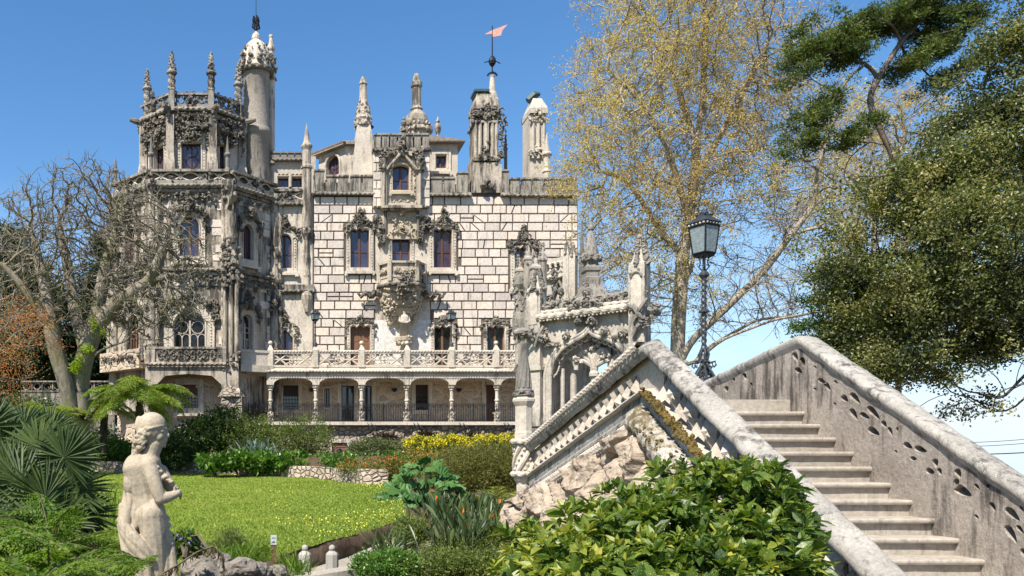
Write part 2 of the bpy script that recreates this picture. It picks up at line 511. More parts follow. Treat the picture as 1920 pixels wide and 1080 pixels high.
M['wood2'] = plain('warm_brown_wood', (0.17, 0.085, 0.045), 0.55, 0.35, 0, 0.35, 8)
M['woodd'] = plain('dark_wood', (0.035, 0.018, 0.012), 0.55, 0.35, 0, 0.35, 8)
M['tile'] = plain('roof_tile', (0.23, 0.19, 0.155), 0.85, 0.2, 0, 0.4, 5)
def glass(name, a, b, rough=0.06):
    t = NT(name); p = t.pos()
    c = t.ramp(t.noise(p, 1.4, 3, 0.6), [(0.35, a), (0.7, b)])
    t.bsdf(c, rough, t.bump(t.noise(p, 1.1, 2, 0.5), 0.05, 0.05), 0.8)
    return t.m
M['glass'] = glass('violet_window_glass', (0.030, 0.026, 0.055), (0.065, 0.05, 0.075))
M['glassd'] = glass('dark_window_glass', (0.010, 0.012, 0.012), (0.022, 0.022, 0.022))
M['glassl'] = glass('lead_glass', (0.045, 0.03, 0.045), (0.09, 0.06, 0.06))
# ------------------------------------------------------------ the palace
YW, YG = 59.0, 57.0
PAL = thing('palace', 'ornate pale stone palace with octagonal tower, turrets and carved windows above an arcaded terrace', 'palace', (4, 60, -0.6))
FW = frontal(YW)
FG = frontal(YG)
KW = YW / FPX
KG = YG / FPX
HOLES = {}          # face id -> list of hole outlines
EXCL = []           # rectangles (s0, s1, z0, z1) on the main wall kept free of blocks

def surround_rect(s0, s1, z0, z1, g): return (s0 - g, s1 + g, z0 - g, z1 + g)

def hood(mb, F, s0, s1, z, rise, n, d=0.3, r1=0.17, drop=0.5, sub=1, rng=None):
    """carved hood over a window: a swag with a tall middle finial and hanging ends"""
    c = (s0 + s1) / 2; w = s1 - s0
    carve(mb, F, [(s0, z - drop), (s0 - 0.02, z - 0.05), (s0 + w * 0.15, z + 0.12), (c - w * 0.22, z + 0.14), (c, z + rise * 0.5)], 0.17, n, 0.07, r1, d, sub=sub, rng=rng)
    carve(mb, F, [(s1, z - drop), (s1 + 0.02, z - 0.05), (s1 - w * 0.15, z + 0.12), (c + w * 0.22, z + 0.14), (c, z + rise * 0.5)], 0.17, n, 0.07, r1, d, sub=sub, rng=rng)
    carve(mb, F, [(c, z), (c, z + rise)], 0.20, int(n * 0.9), 0.07, r1 * 1.15, d * 1.25, sub=sub, rng=rng)
    mb.blob((c, -d * 0.6, z + rise), 0.16, F, sub=1)

def window(F, px, top='flat', g=0.22, style='double', mat='pale', wood='wood', gl='glass', hd=None, sill=True,
           depth=0.42, key=None, grow_hole=0.10, beads=True, label=None, outer_top=None, shut=False, excl=0.12):
    s0, s1, z0, z1 = F.rect(*px)
    inner = opening(s0, s1, z0, z1, top)
    ot = outer_top or ('flat' if top in ('wavy', 'flat', 'low') else top)
    outer = opening(s0, s1, z0, z1, ot, g)
    m = MB()
    m.prism(outer, [inner], -0.10, depth, F)
    # stepped inner moulding
    mid = opening(s0, s1, z0, z1, top, 0.07)
    if top in ('round', 'low', 'ogee', 'wavy'):
        m.tube([(a, -0.11, b) for a, b in mid[1:] + [mid[0]]], 0.045, 6, F, cap=False)
        m.tube([(a, -0.10, b) for a, b in opening(s0, s1, z0, z1, ot, g - 0.03)[1:]], 0.05, 6, F, cap=False)
    else:
        for x in (s0 - 0.07, s1 + 0.07): m.tube([(x, -0.11, z0), (x, -0.11, z1 + 0.07)], 0.04, 6, F)
        m.tube([(s0 - 0.07, -0.11, z1 + 0.07), (s1 + 0.07, -0.11, z1 + 0.07)], 0.04, 6, F)
    if sill:
        m.box(s0 - g - 0.10, s1 + g + 0.10, -0.30, 0.1, z0 - g - 0.16, z0 - g + 0.02, F)
        for x in (s0 - g, s1 + g): m.blob((x, -0.2, z0 - g - 0.22), 0.13, F, sub=1, jit=0.1)
    if beads:
        k = int((z1 - z0) / 0.20)
        for x in (s1 + g * 0.62, s0 - g * 0.62):
            for i in range(k): m.blob((x, -0.11, z0 + 0.1 + i * 0.20), 0.05, F, sub=0, jit=0.2)
    w = m.build('window', M[mat], PAL)
    if label: w['label'] = label
    if hd:
        c = MB(); hood(c, F, s0 - g, s1 + g, z1 + g * 0.7, hd[0], hd[1], *(hd[2:] if len(hd) > 2 else ()))
        c.build('carving', M['carv'], w)
    # joinery
    c = (s0 + s1) / 2
    wd = MB(); fr = 0.055
    ins = opening(s0, s1, z0, z1, top, -fr)
    if style == 'double':
        zz = z0 + (z1 - z0) * 0.42
        wd.prism(inner, [ins], 0.24, 0.34, F)
        wd.box(c - 0.05, c + 0.05, 0.22, 0.33, z0 + fr, z1 - 0.10, F)
        for a, b in ((s0 + fr, c - 0.05), (c + 0.05, s1 - fr)):
            wd.box(a, b, 0.245, 0.33, zz - 0.025, zz + 0.025, F)
            wd.box(a, a + 0.03, 0.25, 0.33, z0 + fr, z1 - 0.12, F); wd.box(b - 0.03, b, 0.25, 0.33, z0 + fr, z1 - 0.12, F)
    elif style == 'lead':
        wd.prism(inner, [ins], 0.24, 0.34, F)
        r = (s1 - s0) * 0.30
        for zc in (z1 - r * 1.25, z1 - r * 3.1):
            wd.tube([(a, 0.27, b) for a, b in arc(c, zc, r, r, 0, 360, 18)], 0.022, 5, F, cap=False)
        for k in (-1, 1):
            wd.tube([(c, 0.27, z0), (c + k * r * 0.8, 0.27, z0 + r * 1.5), (c + k * r * 1.3, 0.27, z0 + r * 2.2)], 0.022, 5, F)
        wd.tube([(c, 0.27, z0), (c, 0.27, z1)], 0.025, 5, F)
    elif style == 'grid':
        zz = z0 + (z1 - z0) * 0.55
        wd.prism(inner, [ins], 0.24, 0.34, F)
        wd.box(s0 + fr, s1 - fr, 0.245, 0.33, zz, z1 - fr, F)
        for i in range(1, 5):
            x = s0 + (s1 - s0) * i / 5; wd.box(x - 0.02, x + 0.02, 0.25, 0.3, z0 + fr, zz, F)
        for i in range(1, 4):
            z = z0 + (zz - z0) * i / 4; wd.box(s0 + fr, s1 - fr, 0.255, 0.29, z - 0.02, z + 0.02, F)
    elif style == 'tracery':
        wd.prism(inner, [ins], 0.20, 0.36, F)
        wd.box(c - 0.06, c + 0.06, 0.18, 0.34, z0, z0 + (z1 - z0) * 0.78, F)
        wq = (s1 - s0) / 4
        for k in (-1, 1):
            cc = c + k * wq
            wd.box(cc - 0.025, cc + 0.025, 0.21, 0.30, z0, z0 + (z1 - z0) * 0.42, F)
            for q in (-1, 1):
                wd.tube([(a, 0.24, b) for a, b in arc(cc + q * wq * 0.5, z0 + (z1 - z0) * 0.36, wq * 0.46, wq * 0.55, 0, 180, 8)], 0.03, 5, F, cap=False)
            wd.tube([(a, 0.24, b) for a, b in arc(cc, z0 + (z1 - z0) * 0.62, wq * 0.8, wq * 0.8, 0, 360, 16)], 0.035, 5, F, cap=False)
    elif style == 'single':
        wd.prism(inner, [ins], 0.24, 0.34, F)
        wd.box(c - 0.035, c + 0.035, 0.23, 0.33, z0 + fr, z1 - 0.08, F)
    if shut:
        for a, b in ((s0 + fr, c - 0.02), (c + 0.02, s1 - fr)):
            wd.box(a, b, 0.28, 0.36, z0, z1 - 0.03, F)
            for i in range(3):
                z = z0 + (z1 - z0) * (0.06 + 0.31 * i); wd.box(a + 0.08, b - 0.08, 0.262, 0.29, z, z + (z1 - z0) * 0.25, F)
    wd.build('casement', M[wood], w)
    pn = MB(); pn.prism(opening(s0, s1, z0, z1, top, -0.02), [], 0.30, 0.32, F)
    pn.build('pane', M[gl], w)
    HOLES.setdefault(id(F), []).append(opening(s0, s1, z0, z1, ot, grow_hole))
    if F is FW: EXCL.append((s0 - g - excl, s1 + g + excl, z0 - g - 0.25, z1 + g + excl))
    return w, (s0, s1, z0, z1)

def wall(F, name, outline, mat, thick=0.5, extra=()):
    m = MB(); m.prism(outline, HOLES.get(id(F), []) + list(extra), 0.0, thick, F)
    return m.build(name, M[mat], PAL)

def merlons(F, x0, x1, yt, yb, n, mat='trim', d=0.22, name='battlement', high=()):
    m = MB()
    s0, s1, z0, z1 = F.rect(x0, x1, yt, yb, d)
    zm = z0 + (z1 - z0) * 0.58
    m.box(s0, s1, -d * 0.55, 0.22, z0 + 0.02, zm, F)
    w = (s1 - s0) / n
    for i in range(n):
        a = s0 + w * (i + 0.11); b = s0 + w * (i + 0.89)
        t = z1 + ((z1 - z0) * 0.32 if i in high else 0)
        m.box(a, b, -d, 0.25, z0 + 0.06, t - 0.16, F)
        m.box(a - 0.035, b + 0.035, -d - 0.07, 0.29, t - 0.16, t - 0.05, F)
        m.box(a + 0.05, b - 0.05, -d + 0.03, 0.2, t - 0.05, t, F)
    m.box(s0 - 0.05, s1 + 0.05, -d - 0.12, 0.2, z0 - 0.16, z0 + 0.06, F)
    m.rope([(s0 - 0.05, -d - 0.12, z0 - 0.12), (s1 + 0.05, -d - 0.12, z0 - 0.12)], 0.09, 0.32, face=F)
    return m.build(name, M[mat], PAL)

def pinnacle(px, yt, yb, Y, wpx, style='plain', mat='dark', name='pinnacle'):
    c = W(px, yb, Y); k = Y / FPX; zb = c[2]; zt = (HY - yt) * k; H = zt - zb; r = wpx * k / 2
    m = MB(); ct = (c[0], c[1])
    R = lambda *q: [(a * r, zb + b * H) for a, b in q]
    if style == 'plain':
        m.lathe(ct, R((0.95, 0), (0.95, 0.12), (1.2, 0.14), (1.2, 0.17), (0.85, 0.20), (0.85, 0.46), (1.15, 0.49), (1.45, 0.52), (1.45, 0.55), (1.1, 0.57), (0.8, 0.60)), 8)
        m.lathe(ct, R((0.85, 0.6), (0.55, 0.75), (0.25, 0.92), (0.06, 1.0)), 8)
    elif style == 'twist':
        m.lathe(ct, R((1.15, 0), (1.15, 0.33), (1.3, 0.34), (1.3, 0.36), (0.9, 0.38)), 4, rot=math.pi / 4)
        m.rope([(ct[0], ct[1], zb + 0.37 * H), (ct[0], ct[1], zb + 0.60 * H)], r * 1.0, 0.5, n=12)
        m.lathe(ct, R((0.9, 0.58), (1.5, 0.61), (1.6, 0.63), (1.3, 0.65), (0.8, 0.67)), 10)
        m.lathe(ct, R((1.0, 0.66), (0.62, 0.72), (0.6, 0.9), (0.2, 0.99), (0.04, 1.0)), 8)
        for i in range(26):
            t = i / 26; a = i * 2.4
            rr = (0.95 - 0.55 * t) * r
            m.blob((ct[0] + rr * math.cos(a), ct[1] + rr * math.sin(a), zb + (0.68 + 0.30 * t) * H), r * (0.42 - 0.2 * t), sub=0)
    elif style == 'crocket':
        m.lathe(ct, R((1, 0), (1, 0.45), (1.3, 0.47), (1.3, 0.5), (0.8, 0.52)), 4, rot=math.pi / 4)
        m.lathe(ct, R((0.9, 0.5), (0.5, 0.72), (0.12, 0.98), (0.0, 1.0)), 8)
        for i in range(18):
            t = i / 18; a = (i % 4) * math.pi / 2 + math.pi / 4; rr = (0.95 - 0.8 * t) * r
            m.blob((ct[0] + rr * math.cos(a), ct[1] + rr * math.sin(a), zb + (0.52 + 0.46 * t) * H), r * 0.34, sub=0)
    elif style == 'urn':
        m.lathe(ct, R((0.95, 0), (0.95, 0.1), (0.35, 0.2), (0.35, 0.3), (0.8, 0.42), (1.0, 0.55), (0.8, 0.68), (0.4, 0.74), (0.6, 0.8), (0.25, 0.92), (0.05, 1.0)), 10)
    return m.build(name, M[mat], PAL)

# ---- windows of the main front
tall = dict(top='wavy', g=0.30, style='double', hd=(1.05, 34), depth=0.45)
window(FW, (657, 692, 429, 502), **tall)
window(FW, (813, 847, 429, 502), **tall)
window(FW, (965, 997, 464, 535), **dict(tall, hd=(1.2, 40)), wood='wood2')
window(FW, (735, 769, 444, 492), 'low', 0.26, 'double', hd=None, sill=False)
low = dict(top='wavy', g=0.24, style='double', hd=(0.42, 26, 0.2, 0.13, 0.9), sill=False, depth=0.45)
window(FW, (657, 694, 611, 699), **low, wood='wood2', shut=True, label='door window closed with warm brown wooden shutters')
window(FW, (814, 847, 612, 699), **low, gl='glassd', wood='wood2')
window(FW, (913, 946, 612, 699), **low, gl='glassd', wood='wood2')
window(FW, (520, 547, 440, 503), 'round', 0.36, 'double', hd=(0.95, 34, 0.25, 0.15, 0.6), sill=True, mat='pale')
window(FW, (520, 549, 617, 699), 'ogee', 0.26, 'double', hd=(0.75, 32, 0.25, 0.14, 1.0), sill=False)

# ---- main wall: dark backing with proud pale blocks
sL = FW.at(515, 0)[0]; sR = FW.at(1083, 0)[0]
zF = 6.06                        # terrace floor
zC = FW.at(800, 362)[1]          # main cornice
wall(FW, 'wall', [(sL, zF - 0.2), (sR, zF - 0.2), (sR, zC), (sL, zC)], 'joint', 0.55)
m = MB(); m.box(sL + 0.6, sR, YW + 1.3, YW + 15, -2.5, zC - 0.7); m.build('body', M['block'], PAL)
m = MB(); m.box(FW.at(985, 0)[0], sR, YW, YW + 1.29, -2.5, zF - 0.21); m.build('wall', M['block'], PAL)
sB0, sB1 = FW.at(706, 0)[0], FW.at(806, 0)[0]     # plain middle strip under the balcony
for x0, x1, y0, y1 in ((702, 808, 595, 700), (708, 800, 360, 596), (585, 1083, 355, 366)):
    EXCL.append(FW.rect(x0, x1, y0, y1))
rg = np.random.default_rng(5)
bl = MB()
row = 16.35 * KW; z = zF; xl = FW.at(588, 0)[0]
gap = 0.085
nrow = int((zC - zF) / row) + 1
for r in range(nrow):
    za, zb = z + r * row + gap / 2, min(z + (r + 1) * row - gap / 2, zC - 0.1)
    if zb - za < 0.12: continue
    ex = sorted([(e[0], e[1]) for e in EXCL if e[2] < zb - 0.03 and e[3] > za + 0.03])
    x = xl + (0.45 if r % 2 else 0.0) * rg.uniform(0.7, 1.2); first = True
    cuts = [xl]
    while x < sR - 0.3:
        if x > xl + 0.3: cuts.append(x)
        x += rg.uniform(0.80, 1.18)
    cuts.append(sR)
    for a, b in zip(cuts[:-1], cuts[1:]):
        segs = [(a, b)]
        for e0, e1 in ex:
            ns = []
            for p, q in segs:
                if e1 <= p or e0 >= q: ns.append((p, q)); continue
                if e0 > p: ns.append((p, e0))
                if e1 < q: ns.append((e1, q))
            segs = ns
        for p, q in segs:
            if q - p < 0.22: continue
            pj = rg.uniform(0.05, 0.085); tn = float(np.clip(rg.normal(0.5, 0.19), 0, 1))
            p1, q1 = p + gap / 2, q - gap / 2
            if q - p > 0.8 and rg.random() < 0.085 and za > zF + 2:
                t = rg.uniform(0.3, 0.7); sl = rg.uniform(-0.35, 0.35); xm = p1 + (q1 - p1) * t; hg = gap * 0.6
                for poly in ([(p1, za), (xm - sl - hg, za), (xm + sl - hg, zb), (p1, zb)], [(xm - sl + hg, za), (q1, za), (q1, zb), (xm + sl + hg, zb)]):
                    bl.prism(poly, [], -pj, 0.02, FW, tint=tn, back=False)
            elif rg.random() < 0.035 and q - p > 0.6:
                zm = (za + zb) / 2
                bl.cbox(p1, q1, -pj, 0.02, za, zm - gap / 2, 0.018, FW, tint=tn); bl.cbox(p1, q1, -pj, 0.02, zm + gap / 2, zb, 0.018, FW, tint=tn * 0.9)
            else:
                bl.cbox(p1, q1, -pj, 0.02, za, zb, 0.018, FW, tint=tn)
bl.build('masonry', M['block'], PAL)
# link wall to the left of the corner colonnette: flat ashlar
m = MB()
s0, s1 = sL, FW.at(586, 0)[0]
holes = [h for h in HOLES[id(FW)] if h[0][0] < s1]
m.prism([(s0, zF - 0.1), (s1, zF - 0.1), (s1, zC), (s0, zC)], holes, -0.05, -0.005, FW)
m.build('link_wall', M['pale'], PAL)
m = MB(); z0, z1 = FW.at(560, 547)[1], FW.at(560, 535)[1]
m.box(s0 - 0.05, s1 + 0.1, -0.30, 0, z0, z1, FW); m.rope([(s0, -0.3, z0), (s1 + 0.1, -0.3, z0)], 0.10, 0.35, face=FW)
for i in range(14): m.box(s0 + 0.05 + i * 0.19, s0 + 0.15 + i * 0.19, -0.26, 0, z0 - 0.22, z0, FW)
m.build('string_course', M['trim'], PAL)

# ---- battlements of the main roofline
merlons(FW, 588, 701, 327, 361, 5, high=(0,))
merlons(FW, 806, 881, 331, 363, 3, high=(2,))
merlons(FW, 940, 956, 317, 363, 1)
merlons(FW, 956, 1084, 332, 364, 6)
m = MB()
for k in range(3): m.blob((FW.at(911 + (k - 1) * 7, 0)[0], -0.35, FW.at(0, 352 - (k == 1) * 9)[1]), 0.24, FW, sub=1, jit=0.15)
m.build('carving', M['carv'], PAL)
merlons(FW, 700, 806, 249, 279, 7, d=0.45)

# ---- middle bay: attic storey with arched window, carved panel, balcony on a corbel
FB = frontal(YW - 0.35)
window(FB, (736, 767, 310, 357), 'low', 0.16, 'double', sill=True, hd=None, mat='carvl')
s0, s1, z0, z1 = FB.rect(700, 806, 279, 388)
nA = FB.rect(724, 780, 292, 388)
niche = opening(nA[0], nA[1], nA[2], nA[3], 'low', 0)
m = MB()
m.prism([(s0, z0), (s1, z0), (s1, z1), (s0, z1)], HOLES[id(FB)], 0.0, 0.34, FB)
m.build('bay_wall', M['pale'], PAL)
bb = MB()                                     # blocks on both flanks of the bay
rr = 16.35 * KW
for (xa, xb) in ((s0, nA[0] - 0.35), (nA[1] + 0.35, s1)):
    zz = z0; i = 0
    while zz < z1 - 0.2:
        if i % 2: bb.cbox(xa + 0.02, xb - 0.02, -0.06, 0.02, zz + 0.04, zz + rr - 0.04, 0.018, FB, tint=rg.random())
        else:
            mm = xa + (xb - xa) * 0.45
            bb.cbox(xa + 0.02, mm - 0.04, -0.06, 0.02, zz + 0.04, zz + rr - 0.04, 0.018, FB, tint=rg.random()); bb.cbox(mm + 0.04, xb - 0.02, -0.06, 0.02, zz + 0.04, zz + rr - 0.04, 0.018, FB, tint=rg.random())
        zz += rr; i += 1
bb.build('masonry', M['block'], PAL)
m = MB()                                       # framed arch of the attic window
c = (nA[0] + nA[1]) / 2
m.prism(opening(nA[0], nA[1], nA[2], nA[3], 'low', 0.28), [niche], -0.32, 0.0, FB)
for x in (nA[0] - 0.2, nA[1] + 0.2): m.tube([(x, -0.36, nA[2]), (x, -0.36, nA[3] - 0.3)], 0.11, 8, FB)
m.tube([(a, -0.34, b) for a, b in opening(nA[0], nA[1], nA[2], nA[3], 'ogee', 0.16)[2:]], 0.10, 7, FB, cap=False)
m.box(nA[0] - 0.35, nA[1] + 0.35, -0.45, 0, nA[2] - 0.18, nA[2], FB)
m.build('window_arch', M['tower'], PAL)
m = MB()
carve(m, FB, [(nA[0] - 0.35, nA[3] - 1.0), (nA[0] - 0.25, nA[3] - 0.1), (c, nA[3] + 0.35), (nA[1] + 0.25, nA[3] - 0.1), (nA[1] + 0.35, nA[3] - 1.0)], 0.24, 90, 0.08, 0.2, 0.5)
for k in (-1, 1): carve(m, FB, [(c + k * (nA[1] - c + 0.3), nA[3] - 0.1), (c + k * (nA[1] - c + 0.2), nA[3] - 0.9)], 0.15, 16, 0.08, 0.2, 0.45)
carve(m, FB, [(c, nA[3] + 0.2), (c, nA[3] + 1.1)], 0.2, 20, 0.1, 0.22, 0.65)
m.build('carving', M['carv'], PAL)
m = MB(); carve(m, FB, [(nA[1] - 0.1, nA[2] + 0.2), (nA[1] - 0.1, nA[3] - 0.6)], 0.08, 18, 0.07, 0.13, 0.1)
carve(m, FB, [(nA[0] + 0.25, nA[3] - 0.6), (c, nA[3] - 0.22), (nA[1] - 0.25, nA[3] - 0.6)], 0.1, 26, 0.06, 0.13, 0.12)
carve(m, FB, [(nA[0] + 0.35, nA[2] + 0.32), (nA[1] - 0.35, nA[2] + 0.32)], 0.1, 22, 0.06, 0.12, 0.1)
m.build('carving', M['carvl'], PAL)
# flank of the bay and of the whole attic storey behind
m = MB(); m.box(s0, s1, YW, YW + 6, zC - 0.4, z1 - 0.02); m.build('attic_wall', M['pale'], PAL)
m = MB(); q0, q1, qz0, qz1 = FW.rect(806, 858, 270, 345)
FA = frontal(YW + 1.6)
window(FA, (817, 837, 291, 316), 'flat', 0.30, 'double', sill=True, beads=False)
r0 = FA.rect(799, 858, 270, 350)
m.prism([(r0[0], r0[2]), (r0[1], r0[2]), (r0[1], r0[3]), (r0[0], r0[3])], HOLES[id(FA)], 0, 0.4, FA)
m.box(r0[0], r0[1], YW + 2.05, YW + 8, r0[2], r0[3])
m.build('attic_wall', M['white'], PAL)
m = MB(); m.prism([(r0[0], r0[3]), (r0[1] + 0.45, r0[3]), (r0[1] + 0.25, r0[3] + 0.16), (r0[0], r0[3] + 0.5)], [], -0.45, 6.5, FA)
for i in range(22): m.tube([(r0[0] + i * 0.125, -0.5, r0[3] + 0.06), (r0[0] + i * 0.125, -0.3, r0[3] + 0.1)], 0.05, 5, FA)
m.build('eaves_roof', M['tile'], PAL)
# left dormer pavilion with hipped tile roof
FD = Face((W(598, 0, YW + 3.2)[0], YW + 3.2), (W(648, 0, YW + 1.4)[0], YW + 1.4))
window(FD, (613, 637, 293, 330), 'round', 0.16, 'lead', sill=False, beads=False, mat='white', gl='glass')
d0 = FD.rect(599, 648, 290, 350); 
m = MB()
zt0 = FD.at(600, 292)[1]; zt1 = FD.at(648, 273)[1]
m.prism([(0, d0[2]), (FD.len, d0[2]), (FD.len, zt1), (0, zt0)], HOLES[id(FD)], 0, 0.4, FD)
e = W(690, 0, YW + 1.4)
m.box(FD.b[0], e[0], YW + 1.4, YW + 5, d0[2], (zt1 + zt0) / 2 + 0.4)
m.build('dormer_wall', M['white'], PAL)
m = MB()
m.prism([(-0.4, zt0 - 0.05), (FD.len + 0.15, zt1 - 0.05), (FD.len + 0.15, zt1 + 0.18), (-0.4, zt0 + 0.18)], [], -0.45, 3.0, FD)
m.prism([(0, zt1 - 0.02), (e[0] - FD.b[0] + 0.3, zt1 - 0.02), (e[0] - FD.b[0] + 0.3, zt1 + 0.2), (0, zt1 + 0.18)], [], -0.40, 3.0, Face(tuple(FD.b), (e[0] + 0.3, YW + 1.4)))
for i in range(20): 
    t = i / 19; m.tube([(-0.4 + t * (FD.len + 0.55), -0.5, zt0 + (zt1 - zt0) * t + 0.13), (-0.4 + t * (FD.len + 0.55), -0.25, zt0 + (zt1 - zt0) * t + 0.2)], 0.07, 5, FD)
m.build('dormer_roof', M['tile'], PAL)

# carved panel between the two middle windows
p0 = FW.rect(712, 792, 390, 444)
m = MB(); m.box(p0[0] + 0.2, p0[1] - 0.2, -0.22, 0, p0[2] - 0.2, p0[3] + 0.1, FW)
pp = FW.rect(722, 782, 386, 392); m.box(pp[0] - 0.1, pp[1] + 0.1, -0.5, 0, pp[2], pp[3] + 0.05, FW); m.build('carved_panel', M['carvl'], PAL)
m = MB()
cx = (p0[0] + p0[1]) / 2
carve(m, FW, [(p0[0] + 0.5, p0[3] - 0.4), (cx, p0[2] + 0.25), (p0[1] - 0.5, p0[3] - 0.4)], 0.3, 60, 0.07, 0.17, 0.42)
carve(m, FW, [(cx, p0[2] + 0.1), (cx, p0[3] - 0.1)], 0.22, 34, 0.08, 0.2, 0.45)
carve(m, FW, [(p0[0] + 0.5, p0[2] + 0.15), (cx, p0[2] + 0.5), (p0[1] - 0.5, p0[2] + 0.15)], 0.2, 40, 0.07, 0.16, 0.4)
m.build('carving', M['carvl'], PAL)
m = MB()
for k, xx in ((-1, p0[0]), (1, p0[1])):
    carve(m, FW, [(xx + k * 0.1, p0[3] - 0.7), (xx, p0[2] + 0.4), (xx - k * 0.25, p0[2] - 0.55)], 0.2, 48, 0.08, 0.19, 0.45)
    m.tube([(xx - k * 0.35, -0.3, p0[2] - 0.2), (xx - k * 0.35, -0.3, p0[3])], 0.10, 8, FW)
    m.blob((xx + k * 0.3, -0.2, p0[3] - 0.8), 0.25, FW, sub=1)
m.build('carving', M['carv'], PAL)

# ---- balcony: half-octagon on a carved funnel corbel with a small figure
bx0, bx1, bz0, bz1 = FW.rect(713, 799, 490, 528, 1.3)
bc = (bx0 + bx1) / 2; bw = (bx1 - bx0) / 2; by = YW
octp = [(-bw, 0), (-bw, 0.55), (-bw * 0.60, 1.5), (bw * 0.60, 1.5), (bw, 0.55), (bw, 0)]
def ring(m, sc, za, zb, pr=1.0, close=True):
    P = [(bc + x * sc, by - y * pr) for x, y in octp]
    n = len(P); V = [(x, y, za) for x, y in P] + [(x, y, zb) for x, y in P]
    F = [(i, (i + 1) % n, n + (i + 1) % n, n + i) for i in range(n)] + [tuple(range(n)), tuple(range(n, 2 * n))]
    m.add(V, F)
m = MB()
ring(m, 1.06, bz1 - 0.14, bz1, 1.04); ring(m, 1.0, bz0 + 0.28, bz0 + 0.42); ring(m, 0.97, bz0 - 0.05, bz0 + 0.28, 0.97); ring(m, 1.06, bz0 - 0.25, bz0 - 0.05, 1.05)
P = [(bc + x, by - y) for x, y in octp]
for i in range(1, 5): m.lathe(P[i], [(0.16, bz0), (0.16, bz1)], 6)
m.box(bc - bw * 0.62, bc + bw * 0.62, by - 1.42, by - 1.34, bz0 + 0.3, bz1 - 0.1)
for a, b in ((1, 2), (3, 4)): 
    f = Face(P[a], P[b]); m.box(0, f.len, 0.06, 0.14, bz0 + 0.3, bz1 - 0.1, f)
balc = m.build('balcony', M['tower'], PAL)
m = MB()
for a, b, n in ((1, 2, 16), (2, 3, 44), (3, 4, 16)):
    f = Face(P[a], P[b]); carve(m, f, [(0.2, bz0 + 0.7), (f.len - 0.2, bz0 + 0.7)], 0.2, n, 0.06, 0.13, 0.14)
m.build('carving', M['carvl'], balc)
m = MB()
ff = Face(P[2], P[3]); carve(m, ff, [(ff.len * 0.5, bz0 - 0.75), (ff.len * 0.5, bz0 + 0.25)], 0.32, 46, 0.09, 0.2, 0.5)
for k in (-1, 1):
    for t in range(14): m.blob((bc + k * (bw + 0.1 + t * 0.10), by - 0.5, bz0 - 0.72 + 0.12 * math.sin(t)), 0.26 - 0.012 * t, sub=0)
ring2 = [(P[i][0], P[i][1] - 0.05, bz0 - 0.2) for i in range(6)]
m.rope(ring2, 0.12, 0.4)
m.build('carving', M['carv'], balc)
m = MB()                                        # funnel
cz = [(bz0 - 0.25, 1.0), (bz0 - 0.75, 0.88), (bz0 - 1.25, 0.84), (bz0 - 1.75, 0.72), (bz0 - 2.3, 0.42), (bz0 - 2.9, 0.2)]
for (za, sa), (zb, sb) in zip(cz[:-1], cz[1:]):
    n = 6
    A = [(bc + x * sa, by - y * sa * 0.95, za) for x, y in octp]; B = [(bc + x * sb, by - y * sb * 0.8, zb) for x, y in octp]
    m.add(A + B, [(i, i + 1, n + i + 1, n + i) for i in range(n - 1)])
rg2 = np.random.default_rng(8)
for i in range(420):
    t = rg2.random(); z = bz0 - 0.35 - 2.3 * t; s = np.interp(-z, [-q[0] for q in cz], [q[1] for q in cz])
    q = rg2.random() * 5; k = int(q); f = q - k
    x = octp[k][0] * (1 - f) + octp[k + 1][0] * f; y = octp[k][1] * (1 - f) + octp[k + 1][1] * f
    if z < bz0 - 1.7 and abs(x * s) < 0.35: continue
    m.blob((bc + x * s * 1.02, by - y * s * 0.98, z), rg2.uniform(0.06, 0.15), sub=0, rng=rg2)
for k in (-1, 1):
    for t in range(16): m.blob((bc + k * (bw * 0.95 - t * 0.045), by - 0.35, bz0 - 0.9 - 0.12 * t), rg2.uniform(0.09, 0.17), sub=0, rng=rg2)
m.build('corbel', M['carvl'], balc)
m = MB()                                        # draped figure on a small bracket
fz = FW.at(0, 640)[1]; fx = FW.at(755, 0)[0]; fy = by - 0.85
m.lathe((fx, fy), [(0.1, fz - 0.7), (0.3, fz - 0.35), (0.62, fz - 0.1), (0.66, fz + 0.12), (0.4, fz + 0.18)], 12)
for i in range(40): 
    a = rg2.random() * 6.28; m.blob((fx + 0.55 * math.cos(a), fy + 0.5 * math.sin(a), fz + rg2.uniform(-0.35, 0.15)), rg2.uniform(0.07, 0.15), sub=0, rng=rg2)
m.build('bracket', M['carvl'], balc)
m = MB()
m.lathe((fx, fy), [(0.36, fz + 0.15), (0.33, fz + 0.6), (0.28, fz + 1.1), (0.31, fz + 1.5), (0.24, fz + 1.65), (0.09, fz + 1.74), (0.1, fz + 1.8), (0.135, fz + 1.92), (0.12, fz + 2.05), (0.03, fz + 2.12)], 12, sy=0.75)
for k in (-1, 1):
    m.tube([(fx + k * 0.28, fy, fz + 1.58), (fx + k * 0.36, fy - 0.05, fz + 1.25), (fx + k * 0.12, fy - 0.28, fz + 1.1)], [0.1, 0.09, 0.07], 8)
for i in range(9): m.tube([(fx - 0.3 + 0.07 * i, fy - 0.24, fz + 1.1), (fx - 0.33 + 0.08 * i, fy - 0.3, fz + 0.2)], 0.045, 5)
m.build('figure', M['white'], balc, smooth=True)
m = MB(); g = FW.rect(704, 806, 392, 600)
m.prism([(g[0], g[2]), (g[1], g[2]), (g[1], g[3]), (g[0], g[3])], [h for h in HOLES[id(FW)] if g[0] < h[0][0] < g[1] and h[0][1] > g[2]], -0.04, -0.005, FW)
m.build('ashlar_panel', M['pale'], PAL)
m = MB(); g = FW.rect(702, 808, 600, 700); m.box(g[0], g[1], -0.035, 0.0, g[2], g[3], FW)
m.build('plaster_panel', M['plaster'], PAL)

